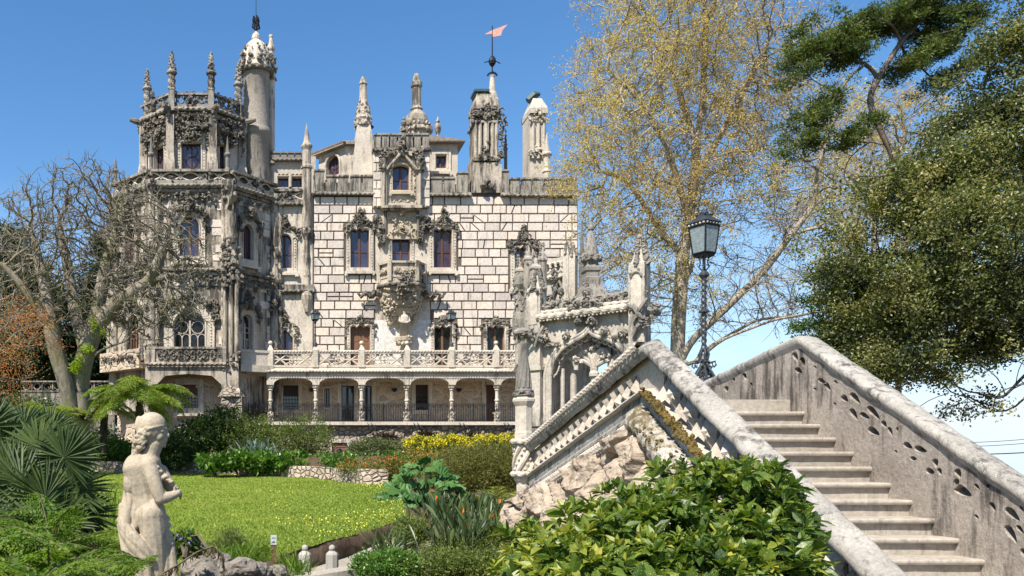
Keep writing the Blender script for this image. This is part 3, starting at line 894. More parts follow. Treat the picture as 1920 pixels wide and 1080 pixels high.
# ---- chimneys and finials on the roof
pinnacle(757, 218, 246, YW + 0.3, 11, 'urn'); pinnacle(821, 218, 268, YW + 2, 13, 'urn', 'tower')
m = MB(); ck = 60.5 / FPX; c = W(681, 330, 60.5); zz = lambda y: (HY - y) * ck
R = lambda *q: [(a * ck, zz(b)) for a, b in q]
m.lathe(c[:2], R((31, 335), (26, 290), (20, 250), (17, 238), (19, 236)), 4, rot=math.pi / 4)
m.build('chimney_base', M['white'], PAL)
m = MB(); m.lathe(c[:2], R((17, 238), (15, 228), (17, 224), (13, 216), (14, 212), (10, 200), (9.5, 196), (7.5, 190), (6.5, 160), (8, 158), (6, 152), (3, 145), (1, 142)), 10)
for i in range(34):
    t = i / 34; a = i * 2.4; rr = (16 - 8 * t) * ck; m.blob((c[0] + rr * math.cos(a), c[1] + rr * math.sin(a), zz(238 - 48 * t)), 0.13, sub=0)
m.build('chimney', M['tower'], PAL)
m = MB(); c = W(781, 330, 61)
m.lathe(c[:2], R((24, 262), (24, 246), (27, 244), (27, 240), (20, 238), (20, 232), (22, 225), (20, 214), (13, 206), (10, 203), (12, 200), (10, 197), (8.5, 194), (8.5, 160), (11, 157), (11, 150), (8, 148), (5, 135), (4, 133)), 12)
for i in range(40):
    a = i * 2 * math.pi / 20; m.blob((c[0] + 26 * ck * math.cos(a), c[1] + 26 * ck * math.sin(a), zz(242 - 8 * (i // 20))), 0.17, sub=0)
m.build('chimney', M['tower'], PAL)
# large square carved chimney with weather vane
m = MB(); FC = frontal(YW + 0.2); kk = (YW + 0.2) / FPX
a = FC.rect(883, 938, 308, 364); m.box(a[0], a[1], -0.35, 1.8, a[2], a[3], FC)
b = FC.rect(889, 931, 205, 310); m.box(b[0], b[1], -0.15, 1.5, b[2], b[3], FC)
V = []
for (x0, x1, y, d0, d1) in ((887, 934, 206, -0.25, 1.6), (887, 934, 199, -0.25, 1.6), (895, 926, 174, 0.1, 1.3), (895, 926, 172, 0.1, 1.3)):
    e = FC.rect(x0, x1, y, y); V += [(e[0], d0, e[3]), (e[1], d0, e[3]), (e[1], d1, e[3]), (e[0], d1, e[3])]
m.add(V, [(4 * k + i, 4 * k + (i + 1) % 4, 4 * k + 4 + (i + 1) % 4, 4 * k + 4 + i) for k in range(3) for i in range(4)] + [(12, 13, 14, 15)], FC)
for x in (890, 898, 910, 921, 929):
    q = FC.at(x, 0)[0]; m.tube([(q, -0.28, FC.at(0, 296)[1]), (q, -0.28, FC.at(0, 232)[1])], 0.13 if x != 910 else 0.2, 8, FC)
for y in (298, 303, 232): 
    e = FC.rect(886, 935, y - 2, y + 2); m.box(e[0], e[1], -0.42, 1.7, e[2], e[3], FC)
chm = m.build('chimney', M['tower'], PAL)
m = MB()
carve(m, FC, [FC.at(886, 228), FC.at(898, 212), FC.at(911, 222), FC.at(924, 212), FC.at(936, 228)], 0.25, 60, 0.09, 0.22, 0.5)
carve(m, FC, [FC.at(911, 205), FC.at(911, 228)], 0.3, 26, 0.1, 0.2, 0.55)
carve(m, FC, [FC.at(911, 270), FC.at(911, 305)], 0.26, 30, 0.1, 0.24, 0.55)
carve(m, FC, [FC.at(884, 300), FC.at(938, 300)], 0.2, 36, 0.09, 0.18, 0.5)
carve(m, FC, [FC.at(938, 212), FC.at(940, 240), FC.at(937, 300)], 0.25, 40, 0.08, 0.2, 0.5)
m.build('carving', M['carv'], chm)
m = MB(); e = FC.rect(890, 918, 167, 171); m.box(e[0], e[1], 0.0, 1.3, e[2], e[3] + 0.02, FC)
for x in (893, 904, 915): q = FC.at(x, 0)[0]; m.box(q - 0.05, q + 0.05, 0.1, 1.2, FC.at(0, 176)[1], e[2], FC)
m.build('chimney_cap', M['copper'], chm)
m = MB(); c = W(923, 0, YW + 0.6); zz = lambda y: (HY - y) * (YW + 0.6) / FPX; kk2 = (YW + 0.6) / FPX
m.lathe(c[:2], [(r * kk2, zz(y)) for r, y in ((13, 215), (13, 190), (11, 186), (9, 178), (6.5, 172), (4, 146), (5, 143), (2, 141))], 10)
m.build('spirelet', M['white'], chm)
m = MB(); m.lathe(c[:2], [(r * kk2, zz(y)) for r, y in ((1.2, 143), (1.2, 126), (2, 125), (6, 120), (7.2, 115), (6, 110), (2, 105), (1.2, 104), (1.0, 50), (0.3, 47))], 10)
for k in (-1, 1):
    m.tube([(c[0], c[1], zz(135)), (c[0] + k * 6 * kk2, c[1], zz(138)), (c[0] + k * 9 * kk2, c[1], zz(142))], 0.07, 5)
    m.tube([(c[0] + k * 7 * kk2, c[1], zz(115)), (c[0] + k * 15 * kk2, c[1], zz(119 if k > 0 else 117))], 0.035, 5)
vane = m.build('weather_vane', M['iron'], chm)
m = MB()
fl = [(908, 65), (922, 57), (952, 46), (942, 57), (939, 67), (923, 70), (922, 64)]
P = [((x - VX) * kk2, zz(y)) for x, y in fl]
m.prism([(p[0], p[1]) for p in P], [], c[1] - 0.03, c[1] + 0.03)
m.build('pennant', plain('faded_red_pennant', (0.55, 0.30, 0.25), 0.7), chm)
# lightning conductor cable
# slim dark pinnacle beside it
pinnacle(948, 240, 318, YW + 2.5, 7, 'crocket', 'dark')
# pale chimney on the right
m = MB(); FE = frontal(YW + 2.0)
a = FE.rect(992, 1022, 215, 335); m.box(a[0], a[1], -0.2, 1.6, a[2], a[3], FE)
V = []
for (x0, x1, y, d0, d1) in ((991, 1024, 216, -0.4, 1.8), (991, 1024, 206, -0.4, 1.8), (1001, 1017, 182, 0.2, 1.2)):
    e = FE.rect(x0, x1, y, y); V += [(e[0], d0, e[3]), (e[1], d0, e[3]), (e[1], d1, e[3]), (e[0], d1, e[3])]
m.add(V, [(4 * k + i, 4 * k + (i + 1) % 4, 4 * k + 4 + (i + 1) % 4, 4 * k + 4 + i) for k in range(2) for i in range(4)] + [(8, 9, 10, 11)], FE)
for x in (997, 1007, 1017): q = FE.at(x, 0)[0]; m.tube([(q, -0.3, FE.at(0, 300)[1]), (q, -0.3, FE.at(0, 235)[1])], 0.12, 8, FE)
carve(m, FE, [FE.at(992, 230), FE.at(1007, 216), FE.at(1022, 230)], 0.25, 40, 0.08, 0.2, 0.5)
carve(m, FE, [FE.at(993, 290), FE.at(1022, 285)], 0.25, 30, 0.08, 0.2, 0.45)
pc = m.build('chimney', M['white'], PAL)
m = MB(); e = FE.at(1003, 180); m.tube([(e[0] - 0.35, 0.5, e[1] - 0.15), (e[0] + 0.1, 0.5, e[1] + 0.25), (e[0] + 0.5, 0.5, e[1] + 0.35)], [0.25, 0.32, 0.12], 6, FE)
m.box(e[0] + 0.0, e[0] + 0.12, 0.45, 0.6, e[1] - 0.3, e[1] + 0.2, FE)
m.build('chimney_cap', M['copper'], pc)
pinnacle(1025, 250, 335, YW + 0.8, 14, 'plain', 'white')

# ---- corner colonnette beside the main wall, link storey, its parapet
m = MB(); c = W(575, 0, YW - 0.1); zz = lambda y: (HY - y) * (YW - 0.1) / FPX; kk = YW / FPX
m.lathe(c[:2], [(r * kk, zz(y)) for r, y in ((4, 585), (6, 575), (10, 562), (11, 555), (9, 548), (6, 545), (5, 540), (6, 536), (5, 520), (6, 516), (4.5, 500), (6, 478), (4.5, 474), (4.5, 450), (7, 444), (10, 438), (11, 432), (9, 428), (9, 318), (11, 316), (11, 312), (8, 309), (8, 282), (9.5, 279), (11, 276), (11, 273), (8, 270), (6, 265), (3, 245), (0.6, 232))], 10)
m.build('colonnette', M['tower'], PAL)
m = MB()
for i in range(30): 
    a = i * 0.9; m.blob((c[0] + 0.33 * math.cos(a), c[1] + 0.33 * math.sin(a), zz(440 - 14 * (i / 30))), 0.12, sub=0)
m.build('carving', M['carv'], PAL)
FLK = frontal(YW + 1.2)
window(FLK, (521, 541, 333, 352), 'flat', 0.08, 'single', sill=False, beads=False, mat='white', gl='glass')
window(FLK, (548, 566, 333, 352), 'flat', 0.08, 'single', sill=False, beads=False, mat='white', gl='glassd')
a = FLK.rect(492, 592, 293, 366)
m = MB(); m.prism([(a[0], a[2]), (a[1], a[2]), (a[1], a[3]), (a[0], a[3])], HOLES[id(FLK)], 0, 0.4, FLK)
m.box(a[0], a[1], YW + 1.62, YW + 8, a[2] - 2, a[3])
for x in (531, 557):
    b = FLK.at(x, 0)[0]
    for k in (-1, 0, 1): m.tube([(q, -0.06, w_) for q, w_ in arc(b + k * 0.28, FLK.at(0, 331)[1], 0.14, 0.2, 0, 180, 8)], 0.05, 5, FLK)
m.tube([(FLK.at(544.5, 0)[0], -0.12, FLK.at(0, 352)[1]), (FLK.at(544.5, 0)[0], -0.12, FLK.at(0, 328)[1])], 0.1, 8, FLK)
m.build('link_attic_wall', M['white'], PAL)
merlons(FLK, 512, 566, 283, 297, 4, 'dark', 0.15)
merlons(FLK, 490, 513, 290, 303, 1, 'dark', 0.15)

def tracery_band(F, s0, s1, z0, z1, mat, d=0.18, n=2, back=True, name='parapet', boss=True, pier=0.0):
    """parapet with a rail, a base and crossing curved ribs with a lozenge in each bay"""
    m = MB(); h = z1 - z0
    m.box(s0, s1, -d - 0.05, 0.15, z1 - 0.16 * h, z1, F); m.box(s0, s1, -d, 0.14, z0, z0 + 0.30 * h, F)
    m.rope([(s0, -d - 0.03, z0 - 0.03), (s1, -d - 0.03, z0 - 0.03)], 0.09, 0.34, face=F)
    if back: m.box(s0, s1, 0.02, 0.13, z0, z1 - 0.1 * h, F, mat=1)
    a, b = z0 + 0.30 * h, z1 - 0.16 * h; w = (s1 - s0) / n
    for i in range(n):
        x0 = s0 + w * i; c = x0 + w / 2
        N = max(2, int(w / ((b - a) * 1.6)))
        for k in range(N):
            p = x0 + w * k / N; q = x0 + w * (k + 1) / N; mm = (p + q) / 2
            for za, zb in ((a, b), (b, a)):
                m.tube([(p + (q - p) * t, -d * 0.55, za + (zb - za) * (t * t * (3 - 2 * t))) for t in np.linspace(0, 1, 7)], 0.062, 5, F, mat=2)
            zm = (a + b) / 2; e = (b - a) * 0.32
            m.tube([(mm, -d * 0.6, zm + e), (mm + e, -d * 0.6, zm), (mm, -d * 0.6, zm - e), (mm - e, -d * 0.6, zm), (mm, -d * 0.6, zm + e)], 0.052, 5, F, mat=2)
    o = m.build(name, [M[mat], M['dark'], M['pale']], PAL)
    if boss:
        cv = MB()
        for i in range(n):
            carve(cv, F, [(s0 + w * (i + 0.5), z0 - 0.05), (s0 + w * (i + 0.5), z1 - 0.1)], 0.28, 26, 0.08, 0.19, 0.4)
        cv.build('carving', M['carv'], o)
    return o
s0, s1, z0, z1 = FW.rect(505, 567, 357, 384)
tracery_band(FW, s0, s1, z0, z1, 'trim', 0.3, 1)
# ------------------------------------------------------------ octagonal tower
TL = [(-11.25, 66.0), (-11.25, 59.0), (-8.225, 56.0), (-3.15, 56.0), (-0.19, 59.0), (-0.19, 66.0)]
TF = [Face(TL[i], TL[i + 1]) for i in range(5)]
FTL, FTF, FTR = TF[1], TF[2], TF[3]
KT = 56 / FPX
zT = 860 * 0 + (HY - 347) * KT       # cornice
zTp = (HY - 321) * KT                # parapet top
zMid = (HY - 510) * KT
zBal = (HY - 684) * KT               # first floor level
hoodT = (1.1, 44, 0.4, 0.2, 0.9)
window(FTF, (337, 373, 407, 480), 'round', 0.42, 'double', hd=hoodT, mat='pale', gl='glass', grow_hole=0.2)
window(FTF, (326, 385, 583, 662), 'round', 0.62, 'tracery', hd=(1.1, 60, 0.4, 0.2, 1.0), sill=False, mat='pale', wood='white', gl='glassd', grow_hole=0.3)
window(FTR, (455, 474, 421, 487), 'round', 0.42, 'double', hd=hoodT, mat='pale', grow_hole=0.2)
window(FTR, (453, 472, 589, 666), 'round', 0.50, 'tracery', hd=hoodT, sill=False, mat='pale', wood='white', gl='glassd', grow_hole=0.25)
window(FTL, (236, 254, 424, 490), 'round', 0.42, 'double', hd=hoodT, mat='tower', wood='wood2', grow_hole=0.2)
window(FTL, (241, 262, 592, 664), 'round', 0.50, 'tracery', hd=hoodT, sill=False, mat='tower', wood='wood2', gl='glassd', grow_hole=0.25)
for f in TF:
    zlo = zBal - 0.35 if f is FTF else 3.2
    m = MB(); m.prism([(0, zlo), (f.len, zlo), (f.len, zT + 0.2), (0, zT + 0.2)], HOLES.get(id(f), []), 0, 0.5, f)
    m.build('tower_wall', M['tower'], PAL)
# flat ashlar courses on the faces of the tower
bl = MB()
for f in TF[1:4]:
    hs = []
    for h in HOLES.get(id(f), []):
        a = np.array(h); hs.append((a[:, 0].min() - 0.45, a[:, 0].max() + 0.45, a[:, 1].min() - 0.4, a[:, 1].max() + 0.9))
    z = zBal + 0.2; r = 0
    while z < zT - 0.5:
        x = 0.35 + (0.4 if r % 2 else 0)
        zb = z + 0.55
        if not (zMid - 0.5 < z < zMid + 0.3):
            while x < f.len - 0.5:
                q = min(x + rg.uniform(0.8, 1.2), f.len - 0.35)
                if not any(x < h[1] and q > h[0] and z < h[3] and zb > h[2] for h in hs):
                    bl.cbox(x + 0.03, q - 0.03, -0.04, 0.02, z + 0.03, zb - 0.03, 0.012, f, tint=float(np.clip(rg.normal(0.55, 0.25), 0, 1)))
                x = q
        z = zb; r += 1
bl.build('masonry', M['block'], PAL)
m = MB()                                        # core, floors
m.add([(x, y, -1.0) for x, y in TL] + [(x, y, zT) for x, y in TL], [tuple(range(6, 12))])
m.build('tower_floor', M['dark'], PAL)
for i, f in enumerate(TF[1:4]):
    tracery_band(f, 0, f.len, zT - 0.1, zTp, 'trim', 0.42, 2 if i == 1 else 1, boss=True)
# cornice, string course
m = MB()
for f in TF[1:4]:
    for z, d, h in ((zT - 0.28, 0.34, 0.2), (zT - 0.5, 0.22, 0.2), (zMid, 0.30, 0.22), (zMid - 0.25, 0.18, 0.2)):
        m.box(-0.1, f.len + 0.1, -d, 0, z, z + h, f)
    m.rope([(0, -0.34, zT - 0.2), (f.len, -0.34, zT - 0.2)], 0.11, 0.36, face=f)
    m.rope([(0, -0.3, zMid + 0.1), (f.len, -0.3, zMid + 0.1)], 0.10, 0.36, face=f)
m.build('cornice', M['trim'], PAL)
# carved friezes
m = MB()
for f in TF[1:4]:
    n = int(f.len * 22)
    carve(m, f, [(0.2, zMid - 0.5), (f.len - 0.2, zMid - 0.5)], 0.35, n, 0.07, 0.16, 0.25)
    carve(m, f, [(0.2, zT - 0.8), (f.len - 0.2, zT - 0.8)], 0.3, n // 2, 0.07, 0.17, 0.28)
m.build('carving', M['carv'], PAL)
# corner shafts with carved collars
for (cx, cy) in TL[1:5]:
    m = MB()
    px = VX + cx / cy * FPX
    k = cy / FPX
    ox, oy = 0.0, -0.25
    m.lathe((cx + ox, cy + oy), [(0.34, 3.0), (0.34, zBal), (0.42, zBal + 0.1), (0.30, zBal + 0.3), (0.30, zMid - 0.2), (0.44, zMid), (0.30, zMid + 0.2), (0.28, zT - 0.6), (0.42, zT - 0.2), (0.42, zT + 0.2)], 8)
    for q in (-0.36, 0.36):
        m.rope([(cx + q, cy - 0.25, zBal), (cx + q, cy - 0.25, zT - 0.5)], 0.15, 0.6, face=None)
    m.build('corner_shaft', M['tower'], PAL)
    m = MB()
    for z in (zMid, zT - 0.4, zMid + 1.6, zMid - 1.8, zBal + 1.0):
        for i in range(20): 
            a = rg.random() * 6.28; m.blob((cx + 0.42 * math.cos(a), cy - 0.25 + 0.42 * math.sin(a), z + rg.normal() * 0.3), rg.uniform(0.08, 0.19), sub=0)
    m.build('carving', M['carv'], PAL)
# stepped buttress between front and right face
m = MB(); bx, byy = -3.0, 55.55
for (w, z0, z1, d) in ((0.60, -1.0, 4.4, 0.62), (0.48, 4.4, 6.2, 0.46), (0.40, 6.2, 12.4, 0.36), (0.30, 12.4, 16.2, 0.26)):
    m.box(bx - w, bx + w, byy - d, byy + 1.2, z0, z1)
    m.add([(bx - w, byy - d, z1), (bx + w, byy - d, z1), (bx + w, byy + 1, z1), (bx - w, byy + 1, z1), (bx - w * 0.7, byy - d * 0.4, z1 + 0.35), (bx + w * 0.7, byy - d * 0.4, z1 + 0.35), (bx + w * 0.7, byy + 1, z1 + 0.35), (bx - w * 0.7, byy + 1, z1 + 0.35)], [(4, 5, 6, 7), (0, 1, 5, 4), (0, 4, 7, 3), (1, 2, 6, 5)])
for q in (-0.38, 0, 0.38): m.tube([(bx + q, byy - 0.44, 6.3), (bx + q, byy - 0.44, 12.2)], 0.13, 8)
m.add([(bx - 0.25, byy - 0.3, 16.2), (bx + 0.25, byy - 0.3, 16.2), (bx + 0.5, byy - 1.0, 16.8), (bx + 0.1, byy - 1.0, 16.9), (bx, byy, 17.0)], [(0, 1, 2, 3), (0, 3, 4), (1, 2, 4), (2, 3, 4)])
m.build('buttress', M['tower'], PAL)
m = MB(); m.box(bx - 0.66, bx + 0.72, byy - 0.70, byy + 1.25, -1.0, 4.0); m.lathe((bx, byy - 0.1), [(0.9, 4.0), (0.75, 4.25), (0.5, 4.6), (0.2, 5.1)], 8); m.build('buttress_foot', M['rub_grey'], PAL)
m = MB()
for z, n in ((12.5, 30), (11.6, 24), (6.2, 16), (13.6, 14)):
    for i in range(n): m.blob((bx + rg.normal() * 0.35, byy - 0.42 - rg.random() * 0.2, z + rg.normal() * 0.35), rg.uniform(0.09, 0.2), sub=0)
m.lathe((bx + 0.15, byy - 0.6), [(0.16, 13.9), (0.24, 14.2), (0.12, 14.5), (0.17, 15.0), (0.05, 16.2), (0.01, 16.6)], 8)
m.build('carving', M['carv'], PAL)
for px, yt, yb, Y in ((216, 293, 352, 59), (283.5, 255, 330, 56), (426.5, 255, 330, 56), (576, 900, 901, 59)):
    if yt < yb - 5: pinnacle(px, yt, yb, Y, 9, 'plain', 'dark')

# ---- upper octagon
UC = [(-9.27, 63.0), (-9.27, 59.3), (-7.16, 57.3), (-4.30, 57.3), (-2.41, 59.3), (-2.41, 63.0)]
UF = [Face(UC[i], UC[i + 1]) for i in range(5)]
KU = 57.3 / FPX
zU0, zU1, zU2 = zT, (HY - 208) * KU, (HY - 177) * KU
window(UF[2], (341, 377, 268, 320), 'flat', 0.3, 'lead', sill=False, mat='pale', wood='woodd', gl='glassl', grow_hole=0.15)
window(UF[3], (410, 424, 272, 322), 'flat', 0.3, 'lead', sill=False, mat='pale', wood='woodd', gl='glassl', grow_hole=0.15)
window(UF[1], (290, 309, 276, 322), 'flat', 0.3, 'lead', sill=False, mat='pale', wood='woodd', gl='glassl', grow_hole=0.15)
for f in UF:
    m = MB(); m.prism([(0, zU0), (f.len, zU0), (f.len, zU1), (0, zU1)], HOLES.get(id(f), []), 0, 0.45, f)
    m.build('tower_wall', M['pale'], PAL)
m = MB(); m.add([(x, y, zU1 - 0.05) for x, y in UC], [tuple(range(6))]); m.build('tower_floor', M['dark'], PAL)
m = MB(); cv = MB(); par = MB()
for f in UF[1:4]:
    m.box(-0.15, f.len + 0.15, -0.36, 0.1, zU1 - 0.12, zU1 + 0.1, f); m.rope([(-0.1, -0.36, zU1), (f.len + 0.1, -0.36, zU1)], 0.13, 0.4, face=f)
    m.box(-0.1, f.len + 0.1, -0.25, 0.1, zU1 + 0.1, zU1 + 0.34, f); m.box(-0.1, f.len + 0.1, -0.26, 0.08, zU2 - 0.12, zU2, f)
    c = f.len / 2
    carve(cv, f, [(0.35, zU1 - 0.5), (f.len - 0.35, zU1 - 0.5)], 0.25, int(34 * f.len), 0.08, 0.2, 0.42)
    carve(cv, f, [(0.4, zU1 - 1.1), (c, zU1 - 1.3), (f.len - 0.4, zU1 - 1.1)], 0.34, int(34 * f.len), 0.08, 0.22, 0.5)
    carve(cv, f, [(c - 0.5, zU1 - 1.6), (c, zU1 - 2.1), (c + 0.5, zU1 - 1.6)], 0.22, 40, 0.08, 0.2, 0.5)
    for k in (0.3, f.len - 0.3): carve(cv, f, [(k, zU1 - 1.0), (k, zU1 - 2.4)], 0.14, 22, 0.07, 0.16, 0.35)
    N = max(4, int(f.len / 0.45)); h = zU2 - zU1
    for i in range(N):                         # pierced leaf parapet
        x = f.len * (i + 0.5) / N
        par.tube([(a, -0.1, b) for a, b in arc(x, zU1 + 0.34 + h * 0.32, 0.19, 0.26, 0, 360, 10)], 0.06, 5, f, cap=False)
        for q in range(5): par.blob((x + rg.normal() * 0.14, -0.12, zU1 + 0.36 + rg.random() * (h - 0.45)), rg.uniform(0.07, 0.15), f, sub=0)
    carve(par, f, [(0.1, zU2), (f.len - 0.1, zU2)], 0.06, int(12 * f.len), 0.06, 0.12, 0.2)
    carve(par, f, [(c, zU1 + 0.15), (c, zU2 - 0.1)], 0.2, 24, 0.08, 0.18, 0.4)
m.build('cornice', M['trim'], PAL); cv.build('carving', M['carv'], PAL); par.build('parapet', M['carv'], PAL)
m = MB()
for (x, y) in UC[1:5]:
    m.box(x - 0.26, x + 0.26, y - 0.42, y + 0.2, zU0, zU1 - 0.4); m.box(x - 0.34, x + 0.34, y - 0.6, y + 0.2, zU0, zU0 + 1.7)
    m.add([(x - 0.34, y - 0.6, zU0 + 1.7), (x + 0.34, y - 0.6, zU0 + 1.7), (x + 0.26, y - 0.42, zU0 + 2.4), (x - 0.26, y - 0.42, zU0 + 2.4)], [(0, 1, 2, 3)])
m.build('corner_shaft', M['tower'], PAL)
pinnacle(276, 128, 232, 59.0, 12, 'twist', 'trim'); pinnacle(322, 94, 208, 57.0, 13, 'twist', 'trim')
pinnacle(396, 96, 208, 57.0, 13, 'twist', 'trim'); pinnacle(447, 116, 232, 59.0, 13, 'twist', 'trim'); pinnacle(286, 168, 210, 62.5, 8, 'twist', 'trim')
m = MB()
for (x, y), (dx, dy) in zip(UC[1:5], ((-0.9, -0.3), (-0.35, -0.8), (0.35, -0.8), (0.9, -0.3))):   # gargoyles
    m.tube([(x, y - 0.2, zU1 - 0.1), (x + dx * 0.6, y + dy * 0.6 - 0.2, zU1 - 0.05), (x + dx, y + dy - 0.2, zU1)], [0.22, 0.2, 0.12], 7)
    for i in range(6): m.blob((x + dx * 0.3, y + dy * 0.3 - 0.2, zU1 - 0.2 - 0.12 * i), 0.2 - 0.02 * i, sub=0)
m.build('gargoyle', M['carv'], PAL)

# ---- round stair turret with ribbed onion dome
m = MB(); kt = 60.2 / FPX; c = W(480, 0, 60.2); zz = lambda y: (HY - y) * kt
R = lambda *q: [(a * kt, zz(b)) for a, b in q]
m.lathe(c[:2], R((27, 345), (27, 258), (29, 256), (30, 251), (27, 244), (25, 240), (25, 142), (28, 138)), 28)
tur = m.build('turret', M['turret'], PAL, smooth=True)
m = MB()
prof = [(29, 138), (31, 133), (29, 126), (27, 112), (24, 100), (19, 88), (12, 80), (7, 76), (6, 72)]
th = np.linspace(0, 2 * math.pi, 65)[:-1]
V = [((r * kt * (1 + 0.07 * abs(math.cos(6 * a)))) * math.cos(a) + c[0], (r * kt * (1 + 0.07 * abs(math.cos(6 * a)))) * math.sin(a) + c[1], zz(y)) for r, y in prof for a in th]
m.add(V, [(i * 64 + j, i * 64 + (j + 1) % 64, (i + 1) * 64 + (j + 1) % 64, (i + 1) * 64 + j) for i in range(len(prof) - 1) for j in range(64)])
m.lathe(c[:2], R((6, 77), (8, 74), (8, 68), (6, 64), (3, 61), (1.5, 58)), 10)
m.build('dome', M['pale'], tur)
m = MB()
m.rope([(c[0] + 29 * kt * math.cos(a), c[1] + 29 * kt * math.sin(a), zz(136)) for a in np.linspace(0, 6.2832, 40)], 0.17, 0.45)
for i in range(12):
    a = i * math.pi / 6 + 0.26
    for t in range(7):
        y = 128 - t * 6; r = np.interp(-y, [-q[1] for q in prof], [q[0] for q in prof]) * kt * 1.06
        for q in range(3 if t < 3 else 1): m.blob((c[0] + r * math.cos(a) + rg.normal() * 0.07, c[1] + r * math.sin(a) + rg.normal() * 0.07, zz(y) + rg.normal() * 0.07), rg.uniform(0.10, 0.19) * (1 - t * 0.07), sub=0)
m.build('carving', M['carv'], tur)
m = MB(); m.lathe(c[:2], R((1.6, 60), (3, 56), (3, 52), (1.2, 50), (1.2, 34), (0.7, 30), (0.5, -40)), 8)
for k in range(4):
    a = k * math.pi / 2 + 0.4
    for z0_, r_ in ((52, 7), (40, 6)): m.tube([(c[0], c[1], zz(z0_ + 4)), (c[0] + r_ * kt * math.cos(a), c[1] + r_ * kt * math.sin(a), zz(z0_)), (c[0] + (r_ - 2) * kt * math.cos(a), c[1] + (r_ - 2) * kt * math.sin(a), zz(z0_ - 9))], 0.07, 5)
m.build('lightning_rod', M['iron'], tur)
m = MB(); c = W(508, 0, 60.8); kt = 60.8 / FPX; zz = lambda y: (HY - y) * kt
m.lathe(c[:2], R((7.5, 330), (7.5, 150), (9, 146), (9, 135), (7, 130), (6, 98), (8, 94), (8, 90), (5, 84), (4, 78), (3, 72), (3.4, 71), (4, 69), (4, 66), (1, 66)), 10)
m.build('chimney', M['pale'], PAL)
m = MB()
for i in range(30): 
    a = rg.random() * 6.28; m.blob((c[0] + 8 * kt * math.cos(a), c[1] + 8 * kt * math.sin(a), zz(rg.uniform(105, 150))), rg.uniform(0.1, 0.2), sub=0)
m.build('carving', M['carv'], PAL)

# ---- first floor balcony of the tower, on a flat arch; basement window
m = MB(); f = FTF; zb0, zb1 = (HY - 683) * KT, (HY - 655) * KT
m.box(-0.2, f.len - 0.15, -1.15, 0, zb0 - 0.3, zb0, f); m.box(-0.2, f.len - 0.15, -1.1, -0.85, zb1 - 0.1, zb1 + 0.03, f)
m.box(-0.2, 0.35, -1.08, -0.88, zb0, zb1, f); m.box(f.len - 0.7, f.len - 0.15, -1.08, -0.88, zb0, zb1, f); m.box(0.3, f.len - 0.6, -0.98, -0.93, zb0, zb1, f)
m.rope([(-0.2, -1.15, zb0 - 0.1), (f.len - 0.15, -1.15, zb0 - 0.1)], 0.09, 0.3, face=f)
ap = [(f.len - 0.2, zb0 - 0.3), (-0.3, zb0 - 0.3), (-0.3, zb0 - 2.6)] + [(0.1, zb0 - 2.6), (0.35, zb0 - 1.5), (1.0, zb0 - 0.85), (2.5, zb0 - 0.72), (4.0, zb0 - 0.85), (4.6, zb0 - 1.4), (4.9, zb0 - 2.6)] + [(f.len - 0.05, zb0 - 2.6)]
m.prism(ap, [], -1.0, -0.5, f)
b = m.build('balcony', M['tower'], PAL)
m = MB()
for i in range(9):
    x = 0.7 + i * 0.42
    m.tube([(a, -1.02, q) for a, q in arc(x, (zb0 + zb1) / 2, 0.16, 0.28, 0, 330, 10)], 0.06, 5, f, cap=False)
carve(m, f, [(0.5, (zb0 + zb1) / 2), (f.len - 0.8, (zb0 + zb1) / 2)], 0.28, 110, 0.06, 0.13, 0.2)
for v in m.V: v[:, 1] -= 0.0
m.V = [v - np.array((f.v[0], f.v[1], 0)) * 0.9 if v[:, 1].mean() > 55.3 else v for v in m.V]
m.build('carving', M['carv'], b)
FBS = frontal(56.6)
window(FBS, (340, 371, 721, 765), 'flat', 0.38, 'grid', sill=True, beads=False, mat='pale', wood='wood', gl='glassd', outer_top='flat')
a = FBS.rect(270, 428, 700, 935)
m = MB(); m.prism([(a[0], a[2]), (a[1], a[2]), (a[1], a[3] + 1), (a[0], a[3] + 1)], HOLES[id(FBS)], 0, 0.4, FBS)
m.build('basement_wall', M['rub_warm'], PAL)
m = MB(); carve(m, FBS, [FBS.at(338, 735), FBS.at(342, 714), FBS.at(356, 708), FBS.at(370, 714), FBS.at(374, 735)], 0.16, 60, 0.05, 0.11, 0.16); m.build('carving', M['pale'], PAL)
fl = Face((-11.25, 60.0), (-8.4, 56.9))
m = MB(); m.box(0, fl.len, -0.0, 0.4, -2.5, 5.0, fl); m.box(-0.3, fl.len, -1.0, 0, zb0 - 0.3, zb0, FTL); m.box(-0.3, fl.len, -1.0, -0.85, zb0, zb1, FTL)
m.build('basement_wall', M['rub_warm'], PAL)
m = MB(); carve(m, FTL, [(0, (zb0 + zb1) / 2), (FTL.len, (zb0 + zb1) / 2)], 0.3, 80, 0.06, 0.14, 0.15)
m.V = [v - np.array((FTL.v[0], FTL.v[1], 0)) * 1.0 for v in m.V]
m.build('carving', M['carv'], PAL)

# ------------------------------------------------------------ terrace over the arcade
xT0, xT1 = FG.at(507, 0)[0], FG.at(1010, 0)[0]
zR, zFl = (HY - 660) * KG, (HY - 690) * KG
m = MB()
m.box(xT0 - 1.6, xT1, YG - 0.12, YW, zFl - 0.42, zFl - 0.02)
